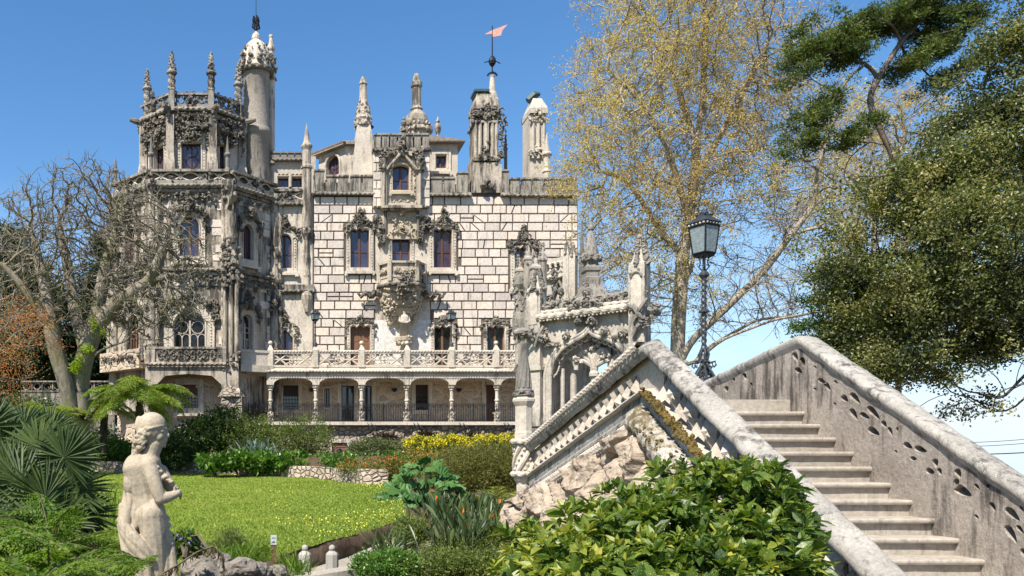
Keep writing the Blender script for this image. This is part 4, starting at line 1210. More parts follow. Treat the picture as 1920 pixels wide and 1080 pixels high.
# sloped lip and rope
m.add([(xT0 - 1.6, YG - 0.12, zFl - 0.02), (xT1, YG - 0.12, zFl - 0.02), (xT1, YG - 0.38, zFl - 0.20), (xT0 - 1.6, YG - 0.38, zFl - 0.20), (xT0 - 1.6, YG - 0.38, zFl - 0.27), (xT1, YG - 0.38, zFl - 0.27), (xT1, YG - 0.1, zFl - 0.34), (xT0 - 1.6, YG - 0.1, zFl - 0.34)], [(0, 1, 2, 3), (3, 2, 5, 4), (4, 5, 6, 7)])
m.rope([(xT0 - 1.6, YG - 0.37, zFl - 0.25), (xT1, YG - 0.37, zFl - 0.25)], 0.075, 0.22)
m.build('terrace_floor', M['white'], PAL)
posts = [507, 591, 678, 763, 846, 930, 1000]
pX = [FG.at(p, 0)[0] for p in posts]
m = MB(); tr = MB()
zt, zb = zR, zFl + 0.02
for a, b in zip(pX[:-1], pX[1:]):
    a += 0.16; b -= 0.16; h = zt - zb; c = (a + b) / 2
    m.box(a, b, YG - 0.14, YG + 0.14, zt - 0.12, zt); m.rope([(a, YG - 0.1, zt + 0.02), (b, YG - 0.1, zt + 0.02)], 0.085, 0.2)
    m.box(a, b, YG - 0.14, YG + 0.14, zb, zb + 0.16)
    m.box(a, a + 0.09, YG - 0.11, YG + 0.11, zb, zt); m.box(b - 0.09, b, YG - 0.11, YG + 0.11, zb, zt)
    z0, z1 = zb + 0.14, zt - 0.12; zc = (z0 + z1) / 2; hh = (z1 - z0) / 2
    for s in (-1, 1):
        e = c + s * (b - a) / 2; i0 = c + s * 0.34
        for t in (-1, 1):
            tr.tube([(e - (e - i0) * u, YG, zc + t * hh * (1 - 2 * (u if u < .5 else 1 - u) * 1.0)) for u in np.linspace(0, 1, 9)], 0.065, 6)
            tr.tube([(c + s * 0.1, YG, zc + t * hh * 0.95), (c + s * 0.3, YG, zc + t * hh * 0.55), (c + s * 0.55, YG, zc + t * hh * 0.9)], 0.06, 6)
        tr.tube([(e - s * 0.1, YG, zc), (c + s * 0.15, YG, zc)], 0.055, 6)
    for s in range(4):
        t = s * math.pi / 2 + math.pi / 4
        tr.tube([(q, YG, w_) for q, w_ in arc(c + 0.14 * math.cos(t), zc + 0.14 * math.sin(t), 0.13, 0.13, 0, 360, 9)], 0.05, 5, cap=False)
    for q in range(8): tr.blob((c + rg.normal() * 0.25, YG - 0.04, zc + rg.normal() * 0.12), 0.08, sub=0)
bal = m.build('balustrade', M['pale'], PAL); tr.build('tracery', M['pale'], bal)
m = MB()                                       # return of the balustrade to the tower
f = Face((FG.at(445, 0)[0], 56.0), (pX[0], YG))
m.box(0.3, f.len, -0.1, 0.1, zb, zt - 0.02, f); m.box(0.2, f.len + 0.1, -0.16, 0.16, zt - 0.1, zt + 0.06, f); m.box(0.2, f.len + .1, -0.3, 0.16, zb - 0.35, zb + 0.1, f)
m.build('balustrade', M['pale'], PAL)
for i, x in enumerate(pX[:-1]):
    m = MB(); m.box(x - 0.17, x + 0.17, YG - 0.2, YG + 0.2, zb, zt + 0.10); m.box(x - 0.2, x + 0.2, YG - 0.23, YG + 0.23, zb, zb + 0.15)
    m.lathe((x, YG), [(0.29, zt + 0.10), (0.1, zt + 0.42)], 4, rot=math.pi / 4)
    p = m.build('balustrade_post', M['pale'], PAL)
    if i not in (1, 4):
        m = MB(); m.lathe((x, YG), [(0.06, zt + 0.38), (0.08, zt + 0.46)] + [(0.15 * math.sin(t), zt + 0.60 - 0.15 * math.cos(t)) for t in np.linspace(0.4, 3.1, 8)], 12)
        m.build('ball_finial', M['pale'], p, smooth=True)
# arcade: segmental arches on slim columns
cols = [507, 592, 678, 763, 847, 932, 1012]
cX = [FG.at(p, 0)[0] for p in cols]
zS, zA, zFr = (HY - 722) * KG, (HY - 709) * KG, zFl - 0.30
zG = (HY - 791) * KG
m = MB()
holes = []
out = [(cX[0] - 0.25, zS), ]
pts = [(cX[0] - 0.25, zFr), (cX[0] - 0.25, zS - 0.0)]
for a, b in zip(cX[:-1], cX[1:]):
    pts.append((a + 0.22, zS)); w = (b - a) / 2 - 0.22; c = (a + b) / 2
    pts += [(c - w * math.cos(t), zS + (zA - zS + 0.04) * math.sin(t) ** 0.8) for t in np.linspace(0.08, math.pi - 0.08, 15)]
    pts.append((b - 0.22, zS))
pts += [(cX[-1] + 0.25, zS), (cX[-1] + 0.25, zFr)]
m.prism(pts, [], YG - 0.22, YG + 0.20)
for i in range(int((cX[-1] - cX[0]) / 0.17)): m.box(cX[0] + i * 0.17, cX[0] + i * 0.17 + 0.09, YG - 0.27, YG - 0.2, zFr - 0.40, zFr - 0.31)
m.build('arcade', M['pale'], PAL)
for x in cX[:-1]:
    m = MB()
    m.lathe((x, YG + 0.05), [(0.24, zG), (0.24, zG + 0.12), (0.17, zG + 0.2), (0.19, zG + 0.55), (0.12, zG + 0.75), (0.115, zG + 1.35), (0.16, zG + 1.4), (0.16, zG + 1.48), (0.115, zG + 1.52), (0.11, zS - 0.36)], 10)
    m.lathe((x, YG + 0.05), [(0.12, zS - 0.38), (0.17, zS - 0.33), (0.14, zS - 0.28), (0.19, zS - 0.12), (0.25, zS - 0.03), (0.25, zS + 0.03)], 8)
    for q in range(12): 
        a = q * 0.52; m.blob((x + 0.18 * math.cos(a), YG + 0.05 + 0.18 * math.sin(a), zS - 0.14), 0.055, sub=0)
        m.blob((x + 0.19 * math.cos(a), YG + 0.05 + 0.19 * math.sin(a), zG + 0.35 + (q % 3) * 0.12), 0.08, sub=0)
    m.build('column', M['pale'], PAL)
# arcade back wall and ceiling
FGB = frontal(YW + 0.35)
gw = dict(beads=False, sill=False, g=0.26, mat='pale', depth=0.4)
window(FGB, (531, 559, 722, 768), 'flat', style='grid', wood='woodd', gl='glassd', **gw)
window(FGB, (608, 618, 728, 764), 'flat', style='single', wood='woodd', gl='glassd', **dict(gw, g=0.12))
window(FGB, (640, 664, 723, 791), 'flat', style='double', wood='woodd', gl='glassd', **gw)
window(FGB, (679, 697, 723, 791), 'flat', style='double', wood='woodd', gl='glassd', **gw)
window(FGB, (779, 803, 721, 769), 'flat', style='grid', wood='woodd', gl='glassd', **gw)
window(FGB, (911, 931, 721, 791), 'flat', style='double', wood='wood', gl='glassd', shut=True, **gw)
m = MB(); m.prism([(xT0 - 2.2, zG - 0.5), (xT1, zG - 0.5), (xT1, zFl - 0.3), (xT0 - 2.2, zFl - 0.3)], HOLES[id(FGB)], 0, 0.2, FGB)
m.build('arcade_back_wall', M['rub_warm'], PAL)
m = MB(); m.box(xT0 - 2.2, xT1, YG + 0.2, YW + 0.34, zFl - 0.45, zFl - 0.425); m.box(xT0 - 2.2, xT1, YW + 0.1, YW + 0.345, zFl - 0.68, zFl - 0.46); m.build('arcade_ceiling', M['pale'], PAL)
for px in (584, 739, 860):
    m = MB(); x, z = FGB.at(px, 731); m.box(x - 0.16, x + 0.16, -0.25, 0.0, z - 0.08, z + 0.1, FGB); m.box(x - 0.09, x + 0.09, -0.21, -0.02, z - 0.14, z - 0.08, FGB); m.build('wall_light', M['iron'], PAL)
m = MB(); m.box(xT0 - 2.4, xT1, YG - 0.35, YW + 0.4, zG - 0.22, zG); m.build('arcade_floor', M['pale'], PAL)
# iron railing
m = MB(); x0, x1 = FG.at(466, 0)[0], FG.at(968, 0)[0]; yr = YG - 0.26
zr = (HY - 758) * KG
for z in (zr, zr - 0.12, zG + 0.10): m.box(x0, x1, yr - 0.022, yr + 0.022, z - 0.02, z + 0.02)
n = int((x1 - x0) / 0.155)
for i in range(n + 1):
    x = x0 + (x1 - x0) * i / n
    m.box(x - 0.014, x + 0.014, yr - 0.014, yr + 0.014, zG, zr)
    if i % 3 == 1: m.tube([(a, yr, b) for a, b in arc(x, zr - 0.30, 0.12, 0.13, -60, 240, 10)], 0.018, 4, cap=False)
for x in np.arange(x0, x1, 2.99): m.box(x - 0.03, x + 0.03, yr - 0.03, yr + 0.03, zG - 0.1, zr + 0.08)
for px in (686, 772, 857, 940):
    x = FG.at(px, 0)[0]
    for q in (0, 0.25): m.tube([(x + q, yr, zG), (x + q + 0.35, yr - 0.5, zG - 0.5), (x + q + 0.5, YG - 0.4, zG - 1.0)], 0.025, 4)
m.build('railing', M['iron'], PAL)
# rubble base with blind arches and a small door
FBA = frontal(YG + 0.1)
z0 = -2.5
hol = []
for xa, xb, yt in ((660, 744, 812), (690, 756, 813), (774, 832, 810), (858, 916, 812), (942, 1000, 812)):
    if xa == 660: continue
    a = FBA.rect(xa, xb, yt, 880); w = (a[1] - a[0]) / 2; c = (a[0] + a[1]) / 2
    hol.append([(a[0], z0 + 0.1), (a[1], z0 + 0.1)] + [(c + w * math.cos(t), a[3] - 0.9 + 0.9 * math.sin(t)) for t in np.linspace(0, math.pi, 12)])
dr = FBA.rect(622, 651, 830, 876)
hol.append([(dr[0], -0.75), (dr[1], -0.75), (dr[1], dr[3]), (dr[0], dr[3])])
a = FBA.rect(425, 1015, 793, 900); zd = -0.7
m = MB(); m.prism([(a[0], z0), (a[1], z0), (a[1], zG - 0.2), (a[0], zG - 0.2)], hol, 0, 0.6, FBA)
m.box(a[0], a[1], 0.61, 0.9, z0, zG - 0.2, FBA)
for h in hol[:-1]:
    P = h[2:]
    for i in range(len(P) - 1):
        c = np.array(P[i]) * 0.5 + np.array(P[i + 1]) * 0.5; mid = np.array((np.mean([p[0] for p in P]), P[0][1] - 0.3)); d = c - mid; d /= np.linalg.norm(d)
        m.blob((c[0] + d[0] * 0.18, -0.02, c[1] + d[1] * 0.18), 0.24, FBA, sub=1, jit=0.12)
m.build('base_wall', M['rub_grey'], PAL)
z0 = -0.8
m = MB(); m.prism([(dr[0] - 0.16, z0), (dr[1] + 0.3, z0), (dr[1] + 0.3, dr[3] + 0.25), (dr[0] - 0.16, dr[3] + 0.25)], [[(dr[0], z0 + 0.05), (dr[1], z0 + 0.05), (dr[1], dr[3]), (dr[0], dr[3])]], -0.06, 0.3, FBA)
dfr = m.build('door_frame', M['pale'], PAL)
m = MB()
for i in range(5):
    w = (dr[1] - dr[0]) / 5; m.box(dr[0] + w * i + 0.008, dr[0] + w * (i + 1) - 0.008, 0.10, 0.16, z0, dr[3] - 0.01, FBA)
m.box(dr[0], dr[1], 0.165, 0.2, z0, dr[3], FBA); m.box(dr[0], dr[1], 0.07, 0.1, dr[3] - 0.3, dr[3] - 0.16, FBA)
d = m.build('door', plain('faded_red_door', (0.20, 0.085, 0.065), 0.7), PAL); d['label'] = 'small faded red plank door in the rubble base'
m = MB(); c = (dr[0] + dr[1]) / 2; m.tube([(q, 0.06, w_) for q, w_ in arc(c, dr[3] - 0.62, 0.2, 0.2, 0, 360, 14)], 0.05, 6, FBA, cap=False)
m.lathe((c, 0.0), [(0.0, 0)], 3) if False else None
m.blob((c, 0.07, dr[3] - 0.62), 0.13, FBA, sub=1, jit=0.02, sc=(1, 0.4, 1)); m.build('door_grille', M['iron'], d)
# ------------------------------------------------------------ numpy noise
def vnoise(P, seed=0):
    """value noise on (n, 2) or (n, 3) points"""
    P = np.asarray(P, float); D = P.shape[1]
    I = np.floor(P).astype(np.int64); f = P - I; f = f * f * (3 - 2 * f)
    out = np.zeros(len(P))
    for c in range(2 ** D):
        off = [(c >> d) & 1 for d in range(D)]
        h = np.full(len(P), seed * 374761393 + 12345, np.int64)
        w = np.ones(len(P))
        for d in range(D):
            h = (h ^ ((I[:, d] + off[d]) * (668265263 + 982451653 * d))) * 1274126177 & 0x7fffffff
            h = h ^ (h >> 13)
            w *= f[:, d] if off[d] else 1 - f[:, d]
        out += w * ((h & 0xffff) / 65535.0)
    return out
def fbm(P, oct=4, seed=0):
    P = np.asarray(P, float); o = np.zeros(len(P)); a = 0.5
    for k in range(oct): o += a * vnoise(P * 2 ** k + 17.3 * k, seed + k); a *= 0.5
    return o
def worley(P, pts):
    """distance to nearest and second nearest, index of nearest"""
    d1 = np.full(len(P), 1e9); d2 = d1.copy(); idx = np.zeros(len(P), int)
    for i, q in enumerate(pts):
        d = np.linalg.norm(P - q, axis=1)
        nw = d < d1
        d2 = np.where(nw, d1, np.minimum(d2, d)); idx = np.where(nw, i, idx); d1 = np.where(nw, d, d1)
    return d1, d2, idx
def grid_faces(nx, ny):
    i = np.arange(nx - 1)[:, None]; j = np.arange(ny - 1)[None, :]
    a = i * ny + j
    return np.stack([a, a + ny, a + ny + 1, a + 1], -1).reshape(-1, 4)

# ------------------------------------------------------------ ground
WALLX = [-60, -20, -12, -3.4, 2.7, 4.4, 6.0, 9.0, 40]
WALLY = [46, 46, 45, 42.5, 36.6, 34.4, 37.5, 39.0, 39.0]
LEDX = [-40, -12, -6, -2.2, -0.5, 1.2, 3.2, 3.9, 4.35, 40]     # near edge of the lawn
LEDY = [9.0, 9.2, 10.0, 11.5, 14.0, 17.2, 21.0, 27.0, 34.0, 34.0]
def ground_z(x, y):
    x = np.asarray(x, float); y = np.asarray(y, float)
    lawn = -1.75 + (np.clip(y, 8, 46) - 14) * 0.0344
    near = -2.15 + 0.02 * (y - 14) + 0.058 * np.clip(y - 17, 0, 12) + 0.35 * np.clip((2.0 - x) / 3.0, 0, 1) * np.clip((13 - y) / 4, 0, 1)
    led = np.interp(x, LEDX, LEDY)
    t = np.clip((y - led - 0.40) / 0.2, 0, 1)
    z = near * (1 - t) + lawn * t
    wl = np.interp(x, WALLX, WALLY)
    b = np.clip((y - wl - 0.50) / 0.3, 0, 1)
    z = z * (1 - b) + 0.12 * b
    r = np.clip((x - 6.9) / 2.0, 0, 1) * np.clip((y - 13) / 5, 0, 1) * (1 - np.clip((y - 23) / 4, 0, 1))
    z = z + r * 1.2
    rr = np.clip(x - 16, 0, None); z = z - np.minimum(rr * 0.55, 70) * np.clip((60 - y) / 20, 0.0, 1) - np.minimum(rr * 0.3, 70) * np.clip((y - 40) / 20, 0, 1)
    z = z - np.clip((np.abs(x) + np.abs(y) - 260) * 0.12, 0, 68)
    return z
gx = np.concatenate((-np.geomspace(9000, 42, 24), np.arange(-40, 40.1, 0.5), np.geomspace(42, 9000, 24)))
gy = np.concatenate((-np.geomspace(2000, 10, 10), np.arange(-8, 66, 0.5), np.geomspace(68, 12000, 26)))
X, Y = np.meshgrid(gx, gy, indexing='ij')
Z = ground_z(X, Y) - 0.03
nearm = (np.abs(X) < 42) & (Y > -10) & (Y < 66)
Z = Z + np.where(nearm, (fbm(np.stack([X.ravel() * 0.8, Y.ravel() * 0.8], 1), 3, 3).reshape(X.shape) - 0.45) * 0.12, 0)
t = NT('dark_soil'); p = t.pos()
c = t.ramp(t.noise(p, 1.2, 7, 0.65), [(0.3, (0.045, 0.032, 0.02)), (0.55, (0.10, 0.075, 0.045)), (0.75, (0.075, 0.09, 0.03))])
t.bsdf(c, 0.95, t.bump(t.noise(p, 8, 6, 0.7), 0.8, 0.06), 0.1); M['soil'] = t.m
m = MB(); m.add(np.stack([X.ravel(), Y.ravel(), Z.ravel()], 1), grid_faces(len(gx), len(gy)))
struct(m.build('ground', M['soil'], smooth=True))
t = NT('hazed_sea'); p = t.pos()
t.bsdf((0.42, 0.50, 0.56), 0.45, t.bump(t.noise(p, 0.05, 4, 0.6), 0.1, 1.0), 0.5); M['sea'] = t.m  # sea colour lightened so that distant haze is painted in
m = MB(); m.add([(-14000, 200, -64), (15000, 200, -64), (15000, 15000, -64), (-14000, 15000, -64)], [(0, 1, 2, 3)])
struct(m.build('sea', M['sea']))

# lawn sheet
t = NT('mown_grass'); p = t.pos()
c = t.ramp(t.noise(p, 0.5, 6, 0.7), [(0.3, (0.125, 0.175, 0.022)), (0.5, (0.19, 0.25, 0.03)), (0.72, (0.27, 0.30, 0.05))])
c = t.mix(1.0, c, t.ramp(t.noise(p, 14, 5, 0.75), [(0.28, 0.45), (0.72, 1.35)]), 'MULTIPLY')
c = t.mix(t.math('MULTIPLY', t.rng(t.noise(p, 1.1, 6, 0.7), 0.56, 0.72), 0.5), c, (0.17, 0.13, 0.06))
t.bsdf(c, 0.9, t.bump(t.noise(p, 26, 5, 0.8), 1.0, 0.05), 0.1); M['grass'] = t.m
nx, ny = 150, 150
lx = np.linspace(-24, 4.3, nx); V = []
for x in lx:
    y0 = np.interp(x, LEDX, LEDY); y1 = np.interp(x, WALLX, WALLY) - 0.02
    y1 = max(y1, y0 + 0.5)
    yy = np.linspace(y0, y1, ny)
    V.append(np.stack([np.full(ny, x), yy, np.zeros(ny)], 1))
V = np.concatenate(V)
V[:, 2] = -1.75 + (np.clip(V[:, 1], 8, 46) - 14) * 0.0344 + 0.03 + (fbm(V[:, :2] * 0.5, 3, 9) - 0.45) * 0.16
rb = np.clip((V[:, 0] - 6.9) / 2.0, 0, 1) * np.clip((V[:, 1] - 13) / 5, 0, 1) * (1 - np.clip((V[:, 1] - 23) / 4, 0, 1)); V[:, 2] += rb * 1.2
LAWNV = V
m = MB(); m.add(V, grid_faces(nx, ny)); struct(m.build('lawn', M['grass'], smooth=True))
def lawn_pts(n, rg, x0=-16, x1=4.3, ypow=1.0):
    x = rg.uniform(x0, x1, n); a = np.interp(x, LEDX, LEDY); b = np.interp(x, WALLX, WALLY) - 0.05
    y = a + (b - a) * rg.random(n) ** ypow
    z = -1.75 + (np.clip(y, 8, 46) - 14) * 0.0344 + 0.03 + (fbm(np.stack([x, y], 1) * 0.5, 3, 9) - 0.45) * 0.16
    z += np.clip((x - 6.9) / 2.0, 0, 1) * np.clip((y - 13) / 5, 0, 1) * (1 - np.clip((y - 23) / 4, 0, 1)) * 1.2
    return np.stack([x, y, z], 1)
M['blade'] = leaf('grass_blades', [(0.115, 0.162, 0.024), (0.19, 0.258, 0.036), (0.29, 0.355, 0.07)], 0.3, 0.6, 0.2)
rg = np.random.default_rng(21)
P = lawn_pts(150000, rg, ypow=1.9); n = len(P)
a = rg.random(n) * 6.283; h = rg.uniform(0.018, 0.05, n) * (1 + 0.5 * (fbm(P[:, :2] * 0.7, 2, 4) - 0.5)); w = 0.010 + 0.008 * rg.random(n) + P[:, 1] * 0.0002
dx, dy = np.cos(a), np.sin(a); le = rg.uniform(-0.03, 0.03, (n, 2))
V = np.stack([P + np.stack([dx * w, dy * w, np.zeros(n)], 1), P - np.stack([dx * w, dy * w, np.zeros(n)], 1), P + np.stack([le[:, 0], le[:, 1], h], 1)], 1).reshape(-1, 3)
m = MB(); m.add(V, np.arange(3 * n).reshape(-1, 3), tint=rg.random(n)); stuff(tag(m.build('grass', M['blade']), 'short mown grass blades covering the sloping lawn', 'grass'))
# yellow oxalis flowers in the lawn
M['yellow'] = leaf('yellow_petals', [(0.58, 0.54, 0.06), (0.68, 0.66, 0.12)], 0.2, 0.6, 0.2, tcol=(1, 1, 0.6))
P = np.concatenate([lawn_pts(6500, rg, ypow=1.2)]); den = fbm(P[:, :2] * 0.55, 3, 31); near_edge = np.exp(-((P[:, 1] - np.interp(P[:, 0], LEDX, LEDY)) / 5) ** 2)
P = P[(den + 0.22 * near_edge + rg.random(len(P)) * 0.16) > 0.735]; n = len(P)
r = rg.uniform(0.009, 0.023, n); k = rg.random(n) * 6.28
q = np.stack([np.stack([P[:, 0] + r * np.cos(k + i * 1.5708), P[:, 1] + r * np.sin(k + i * 1.5708), P[:, 2] + 0.07 + (i % 2) * 0.03], 1) for i in range(4)], 1).reshape(-1, 3)
m = MB(); m.add(q, np.arange(4 * n).reshape(-1, 4), tint=rg.random(n)); stuff(tag(m.build('wildflowers', M['yellow']), 'tiny yellow wildflowers scattered over the lawn', 'flowers'))
# earth-and-stone edge wall along the near side of the lawn
t = NT('mossy_earth_wall'); p = t.pos()
c = t.ramp(t.noise(p, 2.2, 8, 0.7), [(0.3, (0.07, 0.045, 0.03)), (0.5, (0.17, 0.115, 0.08)), (0.72, (0.24, 0.18, 0.13))])
c = t.mix(t.rng(t.noise(p, 3.5, 5, 0.6), 0.54, 0.66, 0, 0.7), c, (0.06, 0.075, 0.02))
t.bsdf(c, 0.95, t.bump(t.noise(p, 9, 7, 0.75, stretch=(1, 1, 0.5)), 1.0, 0.10), 0.1); M['earthw'] = t.m
m = MB(); xs = np.linspace(-2.6, 3.9, 120); ys = np.interp(xs, LEDX, LEDY)
zt = -1.75 + (np.clip(ys, 8, 46) - 14) * 0.0344 + 0.02
V = []
for k, (dy, zz_) in enumerate(((-0.10, -2.4), (-0.14, -0.35), (-0.08, -0.06), (0.06, 0.0), (0.35, 0.0))):
    nz = fbm(np.stack([xs * 3, np.full(len(xs), k * 1.7)], 1), 3, 2) - 0.45
    V.append(np.stack([xs, ys + dy - nz * 0.22, np.where(zz_ < -1, zz_, zt + zz_ + nz * 0.08)], 1))
V = np.stack(V, 1).reshape(-1, 3)
m.add(V, grid_faces(120, 5)); tag(m.build('retaining_wall', M['earthw'], smooth=True), 'low mossy earth and stone edging wall along the near side of the lawn', 'wall')
# pale gravel path at the lower right of the lawn
M['path'] = stone('pale_gravel', (0.38, 0.34, 0.275), (0.30, 0.265, 0.21), (0.2, 0.17, 0.13), 0.3, 2.0, 0.4)
m = MB(); xs = np.linspace(-1.4, 2.7, 40); V = []
for x in xs:
    y1 = np.interp(x, LEDX, LEDY) - 0.08
    for f in np.linspace(0, 1, 6):
        y = y1 - (1 - f) * (2.1 - 0.2 * x); V.append((x + (1 - f) * 0.9, y, float(ground_z(x, y1 - 0.5)) + 0.07))
m.add(V, grid_faces(40, 6)); struct(m.build('path', M['path']))

# low rubble wall along the far edge of the lawn, and the curved one
def low_wall(xs, ys, z0, z1, thick, mat, name, label):
    m = MB(); n = len(xs)
    T = np.gradient(np.stack([xs, ys], 1), axis=0); T /= np.linalg.norm(T, axis=1, keepdims=True); N = np.stack([T[:, 1], -T[:, 0]], 1)
    rows = 7; V = []
    for k in range(rows + 2):
        f = min(k / rows, 1.0)
        d = (fbm(np.stack([xs * 3.1, np.full(n, f * 4)], 1), 3, 5) - 0.45) * 0.10
        off = -thick if k == rows + 1 else 0.0
        z = z0 + (z1 - z0) * f + (fbm(np.stack([xs * 2, np.full(n, 3.3)], 1), 2, 8) - 0.5) * (0.12 if f > 0.9 else 0.0)
        V.append(np.stack([xs + N[:, 0] * (d + off), ys + N[:, 1] * (d + off), z], 1))
    V = np.stack(V, 1).reshape(-1, 3); m.add(V, grid_faces(n, rows + 2))
    return tag(m.build(name, M[mat]), label, 'wall')
xs = np.linspace(-12, 2.9, 160); ys = np.interp(xs, WALLX, WALLY)
low_wall(xs, ys, ground_z(xs, ys - 0.6) - 0.3, ground_z(xs, ys - 0.6) + 0.62, 0.4, 'rub_pink', 'garden_wall', 'long low rubble garden wall along the far edge of the lawn below the ivy bed')
th = np.linspace(0, 1, 90)
c0, c1 = W(624, 905, 36.4), W(728, 905, 33.8)
xs = c0[0] + (c1[0] - c0[0]) * th; ys = c0[1] + (c1[1] - c0[1]) * th - 0.9 * np.sin(th * math.pi)
low_wall(xs, ys, ground_z(xs, ys - 0.6) - 0.4, -0.40 + 0 * xs, 0.6, 'rub_pink', 'stone_retaining_wall', 'short curved wall of pinkish rubble stones in front of the round clipped bush')
# ------------------------------------------------------------ stair bridge
M['cop'] = stone('lichened_coping', (0.44, 0.405, 0.35), (0.29, 0.265, 0.225), (0.07, 0.064, 0.056), 0.64, 3.0, 1.0, 0.7, (0.54, 0.51, 0.44))
M['stair'] = stone('worn_step_stone', (0.42, 0.37, 0.305), (0.31, 0.27, 0.22), (0.14, 0.12, 0.10), 0.46, 2.0, 0.25)
M['brw'] = stone('warm_old_stone', (0.56, 0.49, 0.40), (0.42, 0.365, 0.30), (0.15, 0.13, 0.11), 0.42, 2.4, 0.7)  # warm pale stone of the left parapet, mouldings and inner arcade
M['grw'] = stone('grey_old_wall', (0.40, 0.345, 0.285), (0.235, 0.20, 0.165), (0.065, 0.055, 0.046), 0.64, 2.2, 0.8, 0.35, (0.55, 0.52, 0.46))  # dark tone holds real stains plus tree shadows painted in
M['rope'] = stone('mossy_roll', (0.52, 0.48, 0.41), (0.36, 0.32, 0.26), (0.10, 0.072, 0.026), 0.72, 4.0, 1.0, 1.0, (0.16, 0.10, 0.02))
M['moss'] = stone('brown_moss', (0.17, 0.12, 0.038), (0.10, 0.07, 0.02), (0.04, 0.03, 0.012), 0.45, 8.0, 1.0)
M['rock'] = stone('warm_rock', (0.50, 0.40, 0.30), (0.35, 0.275, 0.20), (0.13, 0.10, 0.075), 0.46, 3.0, 1.0)
ST = thing('stone_staircase', 'large stone stair bridge with pierced parapets rising over rough rockwork at the right', 'staircase', (5.5, 9.5, -1.9))
Yt, tread, rise, zt_ = 10.6, 0.292, 0.1645, 0.736
XL, XR = 4.70, 6.37
for k in range(-1, 18):
    y0 = Yt - k * tread; z = zt_ - k * rise
    m = MB()
    if k == -1: 
        m.box(XL, XR, Yt, Yt + 0.75, zt_ - 0.3, zt_ - 0.002)
    else:
        # riser, then tread slab with a rounded nosing
        m.box(XL, XR, y0 + 0.05, y0 + tread + 0.065, z - rise - 0.05, z - 0.052)
        V = []; pr = [(0.05, -0.052), (0.006, -0.046), (0.0, -0.03), (0.0, -0.016), (0.008, -0.003), (0.02, 0.0), (tread + 0.049, 0.0), (tread + 0.049, -0.052)]
        xs = np.linspace(XL, XR, 14); nz = (fbm(np.stack([xs * 4, np.full(14, k * 3.0)], 1), 3, 2) - 0.45) * 0.012
        for x, e in zip(xs, nz):
            for a, b in pr: V.append((x, y0 + a + (e if a < 0.03 else 0), z + b))
        m.add(V, grid_faces(14, len(pr)))
    m.build('step' if k >= 0 else 'landing', M['stair'], ST)
m = MB()
for k in range(12): m.box(XL, XR, Yt + 0.75 + k * 0.36, Yt + 1.15 + k * 0.36, zt_ - 0.5 - k * 0.085, zt_ - 0.02 - (k + 1) * 0.085)
m.build('far_ramp', M['stair'], ST)

NS = 0.565
def ridge_L(Y): return np.where(np.asarray(Y) < 10.43, 1.467 + (np.asarray(Y) - 10.43) * NS, 1.467 - (np.asarray(Y) - 10.43) * 0.235)
def ridge_R(Y): return np.where(np.asarray(Y) < 10.43, 1.512 + (np.asarray(Y) - 10.43) * NS, 1.512 - (np.asarray(Y) - 10.43) * 0.153)
def sweep(prof, ys, ridge, jit=0.008, seed=0):
    """cross-section (x, dz) swept along the parapet line, worn uneven"""
    V = []; n = len(prof)
    for i, y in enumerate(ys):
        r = float(ridge(y))
        for j, (x, dz) in enumerate(prof):
            V.append((x, y, r + dz))
    V = np.array(V)
    nz = fbm(V * np.array((6, 5, 6)), 4, seed) - 0.47
    V[:, 0] += nz * jit * 3; V[:, 2] += (fbm(V * 4.3, 4, seed + 5) - 0.47) * jit * 3.5
    return V, grid_faces(len(ys), n)
yn = np.concatenate((np.linspace(4.6, 10.43, 150), np.linspace(10.45, 15.25, 90)))
# left coping
prof = [(4.52, -0.22), (4.45, -0.16), (4.445, -0.085), (4.50, -0.045), (4.58, -0.018), (4.64, 0.0), (4.668, -0.008), (4.70, -0.05), (4.71, -0.12), (4.70, -0.22)]
V, F = sweep(prof, yn, ridge_L, 0.010, 1)
m = MB(); m.add(V, F); m.build('coping', M['cop'], ST, smooth=True)
m = MB(); m.rope([(4.47, y, float(ridge_L(y)) - 0.055) for y in np.linspace(10.5, 15.3, 20)], 0.062, 0.13, n=10, depth=0.35)
m.build('rope_moulding', M['brw'], ST)
# left parapet wall
FL_ = Face((4.54, 16.0), (4.54, 4.0))          # s = 16 - Y
def lineL(off, ys): return [(16 - y, float(ridge_L(y)) + off) for y in ys]
ysl = [15.3, 13.5, 12, 10.9, 10.43, 9, 7.5, 6, 4.6]
m = MB(); m.prism(lineL(-0.17, ysl) + lineL(-1.3, ysl[::-1]), [], 0.06, 0.15, FL_)
m.build('parapet_wall', M['brw'], ST)
m = MB()                                       # faceted band, painted as if pierced
def spike(m, c, w, h, d, up, sl):
    s, z = c
    k = 1 if up else -1
    A = (s - w / 2, 0.05, z + sl(s - w / 2) - k * h / 2); B = (s + w / 2, 0.05, z + sl(s + w / 2) - k * h / 2); C = (s, 0.05, z + sl(s) + k * h / 2)
    T = (s, -d, z + sl(s) - k * h * 0.15)
    m.add([A, B, C, T], [(0, 1, 3), (1, 2, 3), (2, 0, 3)], FL_)
rgb = np.random.default_rng(3)
for y in np.arange(5.0, 10.15, 0.20):
    s = 16 - y; zc = float(ridge_L(y)) - 0.42
    sl = lambda q, s=s: -(q - s) * NS
    i = int(round(y / 0.20))
    spike(m, (s, zc), 0.24, 0.30, 0.075, i % 2 == 0, sl)
    if i % 2: spike(m, (s + 0.04, zc + 0.06), 0.12, 0.14, 0.045, True, sl)
